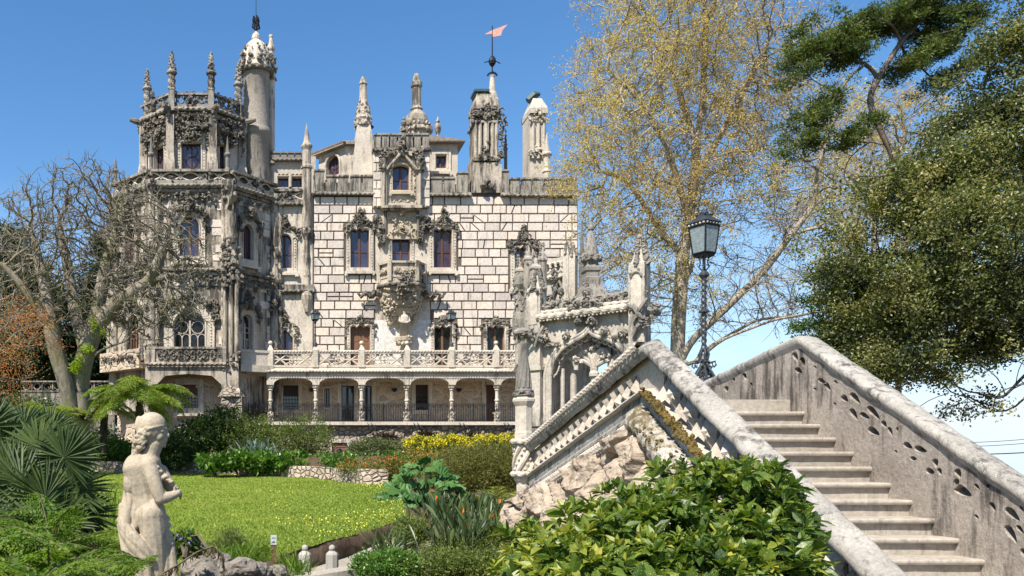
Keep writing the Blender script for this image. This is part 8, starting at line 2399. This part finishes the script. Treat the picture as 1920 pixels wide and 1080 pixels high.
for k, (px, py, Y, n, L) in enumerate(((40, 1150, 3.7, 13, 0.55), (100, 1110, 4.3, 12, 0.55), (0, 1070, 4.6, 11, 0.6), (195, 1140, 4.6, 12, 0.42), (290, 1150, 4.4, 8, 0.32), (165, 1075, 5.8, 11, 0.5), (90, 1050, 5.6, 10, 0.6), (140, 1160, 3.9, 12, 0.46), (-20, 1010, 6.2, 9, 0.62))):
    fern_plant('bracken', 'feathery green ' + fl[k], W(px, py, Y), n, L, 0.14, 610 + k, 'lf_fern', 15, 7, (0.5, 1.35), (-0.8, 0.1), group='bracken ferns in the left foreground')
# ---- drooping withered frond beside the statue
m = MB(); t = thing('withered_fern', 'brown withered fern frond arching in front of the rockery', 'fern', tuple(W(360, 1080, 5.0)))
P = [W(300, 1078, 4.9), W(335, 1058, 4.9), (W(370, 1035, 4.9)), W(400, 1024, 4.9), W(418, 1040, 4.9), W(420, 1072, 4.9)]
m.tube(P, 0.006, 5); m.build('stalk', M['stem'], t)
m = MB(); P = np.array(P); q = np.array([P[i] + (P[i + 1] - P[i]) * f for i in range(5) for f in np.linspace(0, 1, 14)]); leafset(m, q, rg.normal(size=q.shape) * 0.4 - (0, 0, 1), rg.uniform(0.03, 0.08, len(q)), 0.012, rg, rg.random(len(q))); m.build('frond', leaf('withered_frond', [(0.05, 0.035, 0.018), (0.14, 0.10, 0.04)], 0.2), t)
# ---- fan palm
t = thing('fan_palm', 'dark green fan palm with stiff pleated blades at the left edge', 'palm', tuple(W(40, 1060, 6.6)))
rgp = np.random.default_rng(88); base = W(20, 1040, 6.6)
for (px, py, dy, R_, rot, tilt) in ((70, 838, 0.0, 0.36, 0.3, 0.3), (120, 858, -0.2, 0.33, -0.5, -0.3), (40, 905, -0.35, 0.38, 0.2, 0.2), (135, 915, -0.1, 0.34, -0.9, 0.4), (85, 935, -0.45, 0.33, -0.2, -0.3), (10, 850, 0.2, 0.36, 0.7, 0.3), (0, 945, -0.3, 0.36, 0.6, 0.4), (150, 965, -0.1, 0.32, -1.2, 0.1), (45, 800, 0.4, 0.33, 0.1, 0.4), (112, 980, -0.35, 0.32, -1.1, -0.3), (-20, 800, 0.2, 0.38, 0.9, 0.1), (60, 970, -0.6, 0.34, 0.0, 0.5), (95, 805, 0.5, 0.30, -0.4, 0.3), (20, 890, -0.1, 0.34, 1.2, -0.2), (100, 885, 0.2, 0.34, -0.1, 0.6), (30, 985, -0.2, 0.34, 0.9, 0.2)):
    hub = W(px, py, 6.6 + dy); m = MB()
    m.tube([base, base * 0.4 + hub * 0.6 + (0, 0, 0.05), hub], [0.014, 0.012, 0.010], 5, mat=1)
    A = unit(np.array((math.cos(1.57 + rot), -0.25 + tilt, math.sin(1.57 + rot)))); N = unit(np.array((0.15 + rgp.normal() * 0.4, -1.0, 0.35 + tilt * 0.9))); B = unit(np.cross(N, A)); A = unit(np.cross(B, N))
    n = 40; th = np.linspace(-2.35, 2.35, n) + rgp.normal(size=n) * 0.03
    D = A[None] * np.cos(th)[:, None] + B[None] * np.sin(th)[:, None] + N[None] * rgp.normal(size=(n, 1)) * 0.08 - N[None] * 0.10
    ln = R_ * (0.80 + 0.2 * np.cos(th * 0.6)) * rgp.uniform(0.9, 1.08, n)
    P = np.repeat(hub[None], n, 0); D = unit(D); S = unit(np.cross(D, N[None])); V = []
    f1, f2, f3 = 0.42, 0.75, 1.0
    Z3 = np.array((0, 0, -1.0))
    for i in range(n):
        w = 0.0125; l = ln[i]; dr = rgp.uniform(0.0, 0.10)
        c1 = P[i] + D[i] * l * f1; c2 = P[i] + D[i] * l * f2 + Z3 * dr * 0.3 * l; c3 = P[i] + D[i] * l * f3 + Z3 * dr * l
        o = len(V); V += [P[i], c1 + S[i] * w, c1 - N * 0.010, c1 - S[i] * w, c2 + S[i] * w * 0.75, c2 - N * 0.006, c2 - S[i] * w * 0.75, c3]
    F4 = [(8 * i + a, 8 * i + b, 8 * i + c, 8 * i + d) for i in range(n) for a, b, c, d in ((1, 2, 5, 4), (2, 3, 6, 5))]; F3 = [(8 * i + a, 8 * i + b, 8 * i + c) for i in range(n) for a, b, c in ((0, 1, 2), (0, 2, 3), (4, 5, 7), (5, 6, 7))]
    tn = rgp.uniform(0.2, 0.7)
    m.add(V, np.array(F4), tint=np.repeat(np.clip(tn + rgp.normal(size=n) * 0.18, 0, 1), 2)); m.add(V, np.array(F3), tint=tn)
    m.build('frond', [M['lf_fan'], M['gstem']], t)
# ---- giant rhubarb
def lobed(mb, c, A, N, R_, rg, tn):
    A = unit(A); B = unit(np.cross(N, A)); N = unit(np.cross(A, B)); k = 30; V = [c + N * -0.08 * R_]
    for j in range(2):
        for i in range(k):
            th = -2.75 + 5.5 * i / (k - 1); lob = (0.68 + 0.32 * abs(math.cos(th * 3.2))) * (1.0 if i % 2 else 0.90) + rg.normal() * 0.03
            r = R_ * (0.55 if j == 0 else lob) * (0.86 + 0.14 * math.cos(th))
            V.append(c + A * math.cos(th) * r + B * math.sin(th) * r + N * ((0.07 if i % 2 else -0.03) * R_ + (0.10 if j == 0 else -0.04 + 0.10 * rg.normal()) * R_))
    F = [(0, 1 + i, 2 + i) for i in range(k - 1)]; F4 = [(1 + i, 1 + k + i, 2 + k + i, 2 + i) for i in range(k - 1)]
    mb.add(V, F + F4, tint=tn)
rgg = np.random.default_rng(91); t = thing('giant_rhubarb', 'giant rhubarb with big lobed dark green leaves at the right end of the lawn', 'plant', tuple(W(790, 955, 26)))
base = W(795, 950, 26.3)
gl = [(760, 902, 25), (790, 884, 26), (826, 892, 26), (745, 925, 25), (782, 915, 27), (822, 922, 27), (848, 912, 23), (730, 940, 22), (765, 942, 25), (798, 948, 25), (838, 944, 24), (775, 874, 20), (812, 874, 20), (858, 930, 20), (718, 932, 18), (790, 932, 24), (750, 955, 20), (822, 955, 20), (803, 902, 24), (845, 892, 18), (765, 885, 18), (735, 910, 17), (808, 935, 22), (775, 958, 20), (845, 958, 18), (795, 866, 15), (862, 948, 16), (722, 950, 15), (835, 905, 22), (770, 926, 22)]
for (px, py, r) in gl:
    Y = 26 + rgg.normal() * 0.5 - (py - 915) * 0.012; c = W(px, py, Y); m = MB(); m.tube([base + rgg.normal(size=3) * 0.15 * (1, 1, 0.2), base * 0.5 + c * 0.5 + (0, 0, 0.1), c], [0.035, 0.03, 0.02], 6, mat=1)
    o = unit((c - base) * (1, 1, 0.15) + (0, -0.25, 0)); lobed(m, c, o * (1, 1, 1) + (0, 0, -0.25), unit(np.array((0, -0.55, 0.85)) + rgg.normal(size=3) * 0.25), 1.25 * r * Y / FPX, rgg, rgg.uniform(0.1, 0.95)); m.build('leaf', [M['lf_gun'], M['gstem']], t)
# ---- small feather palm
def feather(name, label, base, n, L, pl, seed, mat='lf_palm', e0=(0.5, 1.4), e1=(-0.9, 0.0)):
    rg = np.random.default_rng(seed); t = thing(name, label, 'palm', tuple(base))
    for i in range(n):
        m = MB(); frond(m, np.array(base) + rg.normal(size=3) * 0.04, 2 * math.pi * (i + rg.random()) / n, L * rg.uniform(0.8, 1.15), rg.uniform(*e0), rg.uniform(*e1), 30, pl, rg, lw=0.07, tn=rg.uniform(0.2, 0.95), stem=0.014, start=0.2, pin_mode=True, side_droop=0.15); m.build('frond', [M[mat], M['gstem']], t)
feather('feather_palm', 'small yellow green feather palm between the giant rhubarb and the stair newel', W(932, 958, 23.5), 20, 1.15, 0.36, 92)
# ---- strap leaved clumps with orange flowers
def straps(name, label, spots, Y, n, L, Wd, seed, mat='lf_strel', lean=0.35, flowers=0, cat='plant', group=None):
    rg = np.random.default_rng(seed); px0 = np.mean([s[0] for s in spots]); py0 = max(s[1] for s in spots); t = thing(name, label, cat, tuple(W(px0, py0, Y)), group)
    m = MB(); P = []
    for i in range(n):
        s = spots[rg.integers(len(spots))]; Yb = Y + rg.normal() * s[3] + (s[4] if len(s) > 4 else 0); b = W(s[0] + rg.normal() * s[2], s[1], Yb)
        d = unit(np.array((rg.normal() * lean, rg.normal() * lean, 1.0))); l = L * rg.uniform(0.6, 1.15); w = Wd * rg.uniform(0.7, 1.2); a = rg.random() * 6.28; S = np.array((math.cos(a), math.sin(a), 0)); S = unit(S - d * (S @ d)); N = np.cross(S, d)
        bend = np.array((d[0], d[1], -0.35)) * rg.uniform(0, 0.35)
        c = [b + d * l * f + bend * l * f * f for f in (0, 0.45, 0.7, 0.88, 1.0)]; ws = (0.12, 0.22, 1.0, 0.75, 0.0) if Wd > 0.05 else (0.7, 1.0, 0.8, 0.5, 0.0)
        V = []; 
        for q, ww in zip(c, ws): V += [q + S * w * ww * 0.5, q - N * w * ww * 0.12, q - S * w * ww * 0.5]
        F = [(3 * k + u, 3 * k + u + 1, 3 * k + 4 + u, 3 * k + 3 + u) for k in range(4) for u in (0, 1)]
        m.add(V, np.array(F), tint=float(np.clip(rg.normal(0.45, 0.25), 0, 1)))
        P.append(c[3])
    m.build('leaves', M[mat], t)
    for i in range(flowers):
        q = P[rg.integers(len(P))] + (0, -0.1, 0.06); m = MB(); a0 = rg.random() * 6.28; s = 0.09 * Y / 18
        D = np.array([(math.cos(a0) * 0.6 + rg.normal() * 0.3, math.sin(a0) * 0.6, 1.0) for _ in range(5)]); leafset(m, np.repeat(q[None], 5, 0), D, s * rg.uniform(1.0, 1.6, 5), s * 0.42, rg, rg.random(5)); m.tube([q, q - (0, 0, 0.5)], 0.012, 4, mat=1)
        m.build('flower', [M['orangef'], M['gstem']], t)
straps('strelitzia', 'broad clump of strap leaved plants with orange bird shaped flowers beside the rockwork', [(850, 1000, 24, 0.5), (890, 1010, 26, 0.5, -0.5), (930, 1030, 24, 0.4, -1.2), (870, 1040, 30, 0.4, -2.2), (830, 985, 18, 0.4, 0.5), (945, 1000, 14, 0.3, 0.5), (900, 985, 24, 0.3, 1.0)], 17.5, 1050, 0.74, 0.058, 701, flowers=15)
straps('flax_clump', 'dark spiky flax clump in front of the lawn edge wall', [(725, 1045, 12, 0.2)], 14.5, 70, 0.62, 0.036, 702, lean=0.5)
straps('flax_clump', 'yellow green spiky flax clump between the dark flax and the strelitzia', [(768, 1012, 12, 0.2)], 17.5, 80, 0.7, 0.034, 703, mat='lf_palm', lean=0.5)
straps('echium', 'blue grey spiky plant among the shrubs below the arcade', [(492, 868, 12, 0.3), (478, 862, 10, 0.3)], 40.5, 160, 1.2, 0.06, 704, mat='lf_grey', lean=0.55)
straps('grass_tuft', 'tall light grass tufts on the bank below the fan palm', [(190, 985, 26, 0.5), (150, 960, 20, 0.5)], 10.5, 130, 0.45, 0.018, 705, mat='lf_fern', lean=0.4, cat='grass')
straps('grass_tuft', 'light grass tufts around the rockery', [(430, 1050, 40, 0.3), (370, 1050, 20, 0.3), (560, 1078, 16, 0.1, -2)], 9.6, 130, 0.26, 0.012, 706, mat='lf_fern', lean=0.5, cat='grass')
# ---- spotted laurel, big and near
def near_leaf(mb, P, D, L, Wd, rg, tint, droop):
    n = len(P); D = unit(D); Zu = np.array((0, 0, 1.0)); S = unit(np.cross(D, np.tile(Zu, (n, 1)) + rg.normal(size=(n, 3)) * 0.45)); N = np.cross(S, D)
    L = L[:, None]; Wd = Wd[:, None]; dr = droop[:, None]
    def mid(f): return P + D * L * f - np.array((0, 0, 1.0)) * L * dr * f * f
    b, m1, m2, tp = mid(0), mid(0.33), mid(0.68), mid(1.0)
    up = N * Wd * 0.16
    V = np.stack([b, m1 + S * Wd * 0.42 + up, m1, m1 - S * Wd * 0.42 + up, m2 + S * Wd * 0.40 + up * .8, m2, m2 - S * Wd * 0.40 + up * .8, tp], 1).reshape(-1, 3)
    o = (np.arange(n) * 8)[:, None]
    F4 = np.concatenate([o + np.array([[1, 2, 5, 4]]), o + np.array([[2, 3, 6, 5]])]); F3 = np.concatenate([o + np.array([[a]]) if False else o + np.array([a]) for a in ([0, 1, 2], [0, 2, 3], [4, 5, 7], [5, 6, 7])])
    mb.add(V, F4, tint=np.tile(tint, 2)); mb.add(V, F3, tint=np.tile(tint, 4))
rgb = np.random.default_rng(808)
blobs = [(1330, 965, 130, 105, 5.9), (1450, 975, 100, 90, 5.8), (1210, 1000, 130, 80, 5.6), (1100, 1030, 120, 90, 5.4), (1020, 1060, 75, 80, 5.2), (1505, 1040, 62, 130, 5.5), (1400, 1060, 160, 100, 5.2), (1250, 1080, 160, 90, 5.0), (1120, 1100, 150, 80, 4.8), (1500, 930, 60, 45, 5.9), (1390, 890, 50, 34, 6.0), (1290, 900, 50, 40, 6.0), (1180, 945, 60, 40, 5.8), (1000, 1095, 50, 50, 5.0), (1535, 1100, 50, 60, 5.2)]
t = thing('spotted_laurel', 'large glossy spotted laurel bush in front of the stair rockwork', 'shrub', (2.5, 5.4, -1.9))
k = 1350; A = np.array([b[2] * b[3] for b in blobs], float); ki = rgb.choice(len(blobs), k, p=A / A.sum())
v = unit(rgb.normal(size=(k, 3)) + (0, -0.35, 0.35)); C = np.empty((k, 3))
for i in range(k):
    b = blobs[ki[i]]; q = 0.55 + 0.5 * rgb.random() ** 0.6; C[i] = W(b[0] + v[i, 0] * b[2] * q, b[1] - v[i, 2] * b[3] * q, b[4]); C[i, 1] = b[4] + v[i, 1] * 0.75 * q
pxC = VX + C[:, 0] / C[:, 1] * FPX; pyC = HY - C[:, 2] / C[:, 1] * FPX
kp = pxC < np.interp(pyC, (850, 880, 960, 1020, 1090), (1450, 1478, 1515, 1530, 1552)); C = C[kp]; v = v[kp]; k = len(C)
m = MB()
for i in range(0, k, 3): 
    s = np.array((C[i, 0] * 0.8 + 0.5, 5.5 + rgb.normal() * 0.2, -1.9)); m.tube([s, (s + C[i]) / 2 + rgb.normal(size=3) * 0.05, C[i]], [0.018, 0.012, 0.007], 5)
m.build('stems', M['gstem'], t)
P, D, LL, WW, TT, DR = [], [], [], [], [], []
for i in range(k):
    ax = unit(v[i] * (0.8, 0.8, 0.5) + (0, 0, 0.55) + rgb.normal(size=3) * 0.2); n = rgb.integers(8, 13); a0 = rgb.random() * 6.28; S = unit(np.cross(ax, (0.3, 1, 0.1))); B = np.cross(ax, S); tn = np.clip(rgb.normal(0.45 - 0.20 * (C[i, 0] - 2.6), 0.18), 0, 1); big = rgb.uniform(0.75, 1.2)  # leaf tone falls towards the right, painting tree shade into the colour
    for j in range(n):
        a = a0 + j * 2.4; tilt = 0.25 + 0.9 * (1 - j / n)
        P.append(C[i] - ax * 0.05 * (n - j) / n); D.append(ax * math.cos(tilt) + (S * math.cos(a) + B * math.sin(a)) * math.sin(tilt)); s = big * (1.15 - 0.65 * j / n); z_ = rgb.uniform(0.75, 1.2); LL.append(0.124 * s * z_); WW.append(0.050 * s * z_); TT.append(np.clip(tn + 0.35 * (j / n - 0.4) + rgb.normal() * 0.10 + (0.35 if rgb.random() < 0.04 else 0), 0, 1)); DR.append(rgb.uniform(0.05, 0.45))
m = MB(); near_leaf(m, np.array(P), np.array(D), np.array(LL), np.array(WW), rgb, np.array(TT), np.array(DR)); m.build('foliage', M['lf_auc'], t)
# ---- terrace wall at far left with pierced balustrade, and wood behind
m = MB(); f = Face((W(40, 0, 60)[0], 60), (W(215, 0, 60)[0], 60)); z0, z1 = f.at(100, 735)[1], f.at(100, 714)[1]
m.box(0, f.len, 0, 0.3, -1, z0, f); m.box(0, f.len, -0.1, 0.35, z1 - 0.1, z1, f); m.box(0, f.len, -0.05, 0.3, z0, z0 + 0.12, f)
for i in range(9):
    x = f.len * (i + 0.5) / 9; m.tube([(a, 0.1, b) for a, b in arc(x, (z0 + z1) / 2, 0.24, 0.24, 0, 360, 14)], 0.06, 6, f, cap=False); m.box(x + 0.33, x + 0.42, 0, 0.25, z0, z1, f)
tag(m.build('terrace_balustrade', M['trim']), 'far pale stone terrace balustrade with ring openings behind the bare tree trunk', 'balustrade')  # dark trim stone chosen to paint in the shade the balustrade stands in
rg = np.random.default_rng(909); C = cloud(rg, 2300, [(30, 740, 120, 50), (150, 760, 120, 50), (260, 770, 90, 40), (-60, 700, 120, 100), (100, 690, 110, 40), (-230, 720, 130, 120), (-400, 720, 130, 130)], 74, 4)
m = MB(); n = 40000; P = C[rg.choice(len(C), n)] + rg.normal(size=(n, 3)) * 0.5; leafset(m, P, rg.normal(size=(n, 3)), rg.uniform(0.2, 0.5, n), rg.uniform(0.12, 0.26, n), rg, np.clip(fbm(P * 0.5, 2, 3) * 1.4 - 0.3 + rg.normal(size=n) * 0.15, 0, 1)); stuff(tag(m.build('woodland', M['lf_shrub']), 'dark green woodland filling the gap behind the terrace at far left', 'woodland'))
m = MB(); n = 14000; C = cloud(rg, 700, [(20, 800, 80, 40), (110, 815, 60, 30), (190, 825, 40, 24), (60, 770, 60, 30)], 47, 1.2); P = C[rg.choice(len(C), n)] + rg.normal(size=(n, 3)) * 0.22; leafset(m, P, rg.normal(size=(n, 3)), rg.uniform(0.1, 0.2, n), rg.uniform(0.05, 0.1, n), rg, np.clip(rg.normal(0.45, 0.25, n), 0, 1)); stuff(tag(m.build('undergrowth', M['lf_shrub']), 'mixed green undergrowth below the maple behind the fan palm', 'undergrowth'))
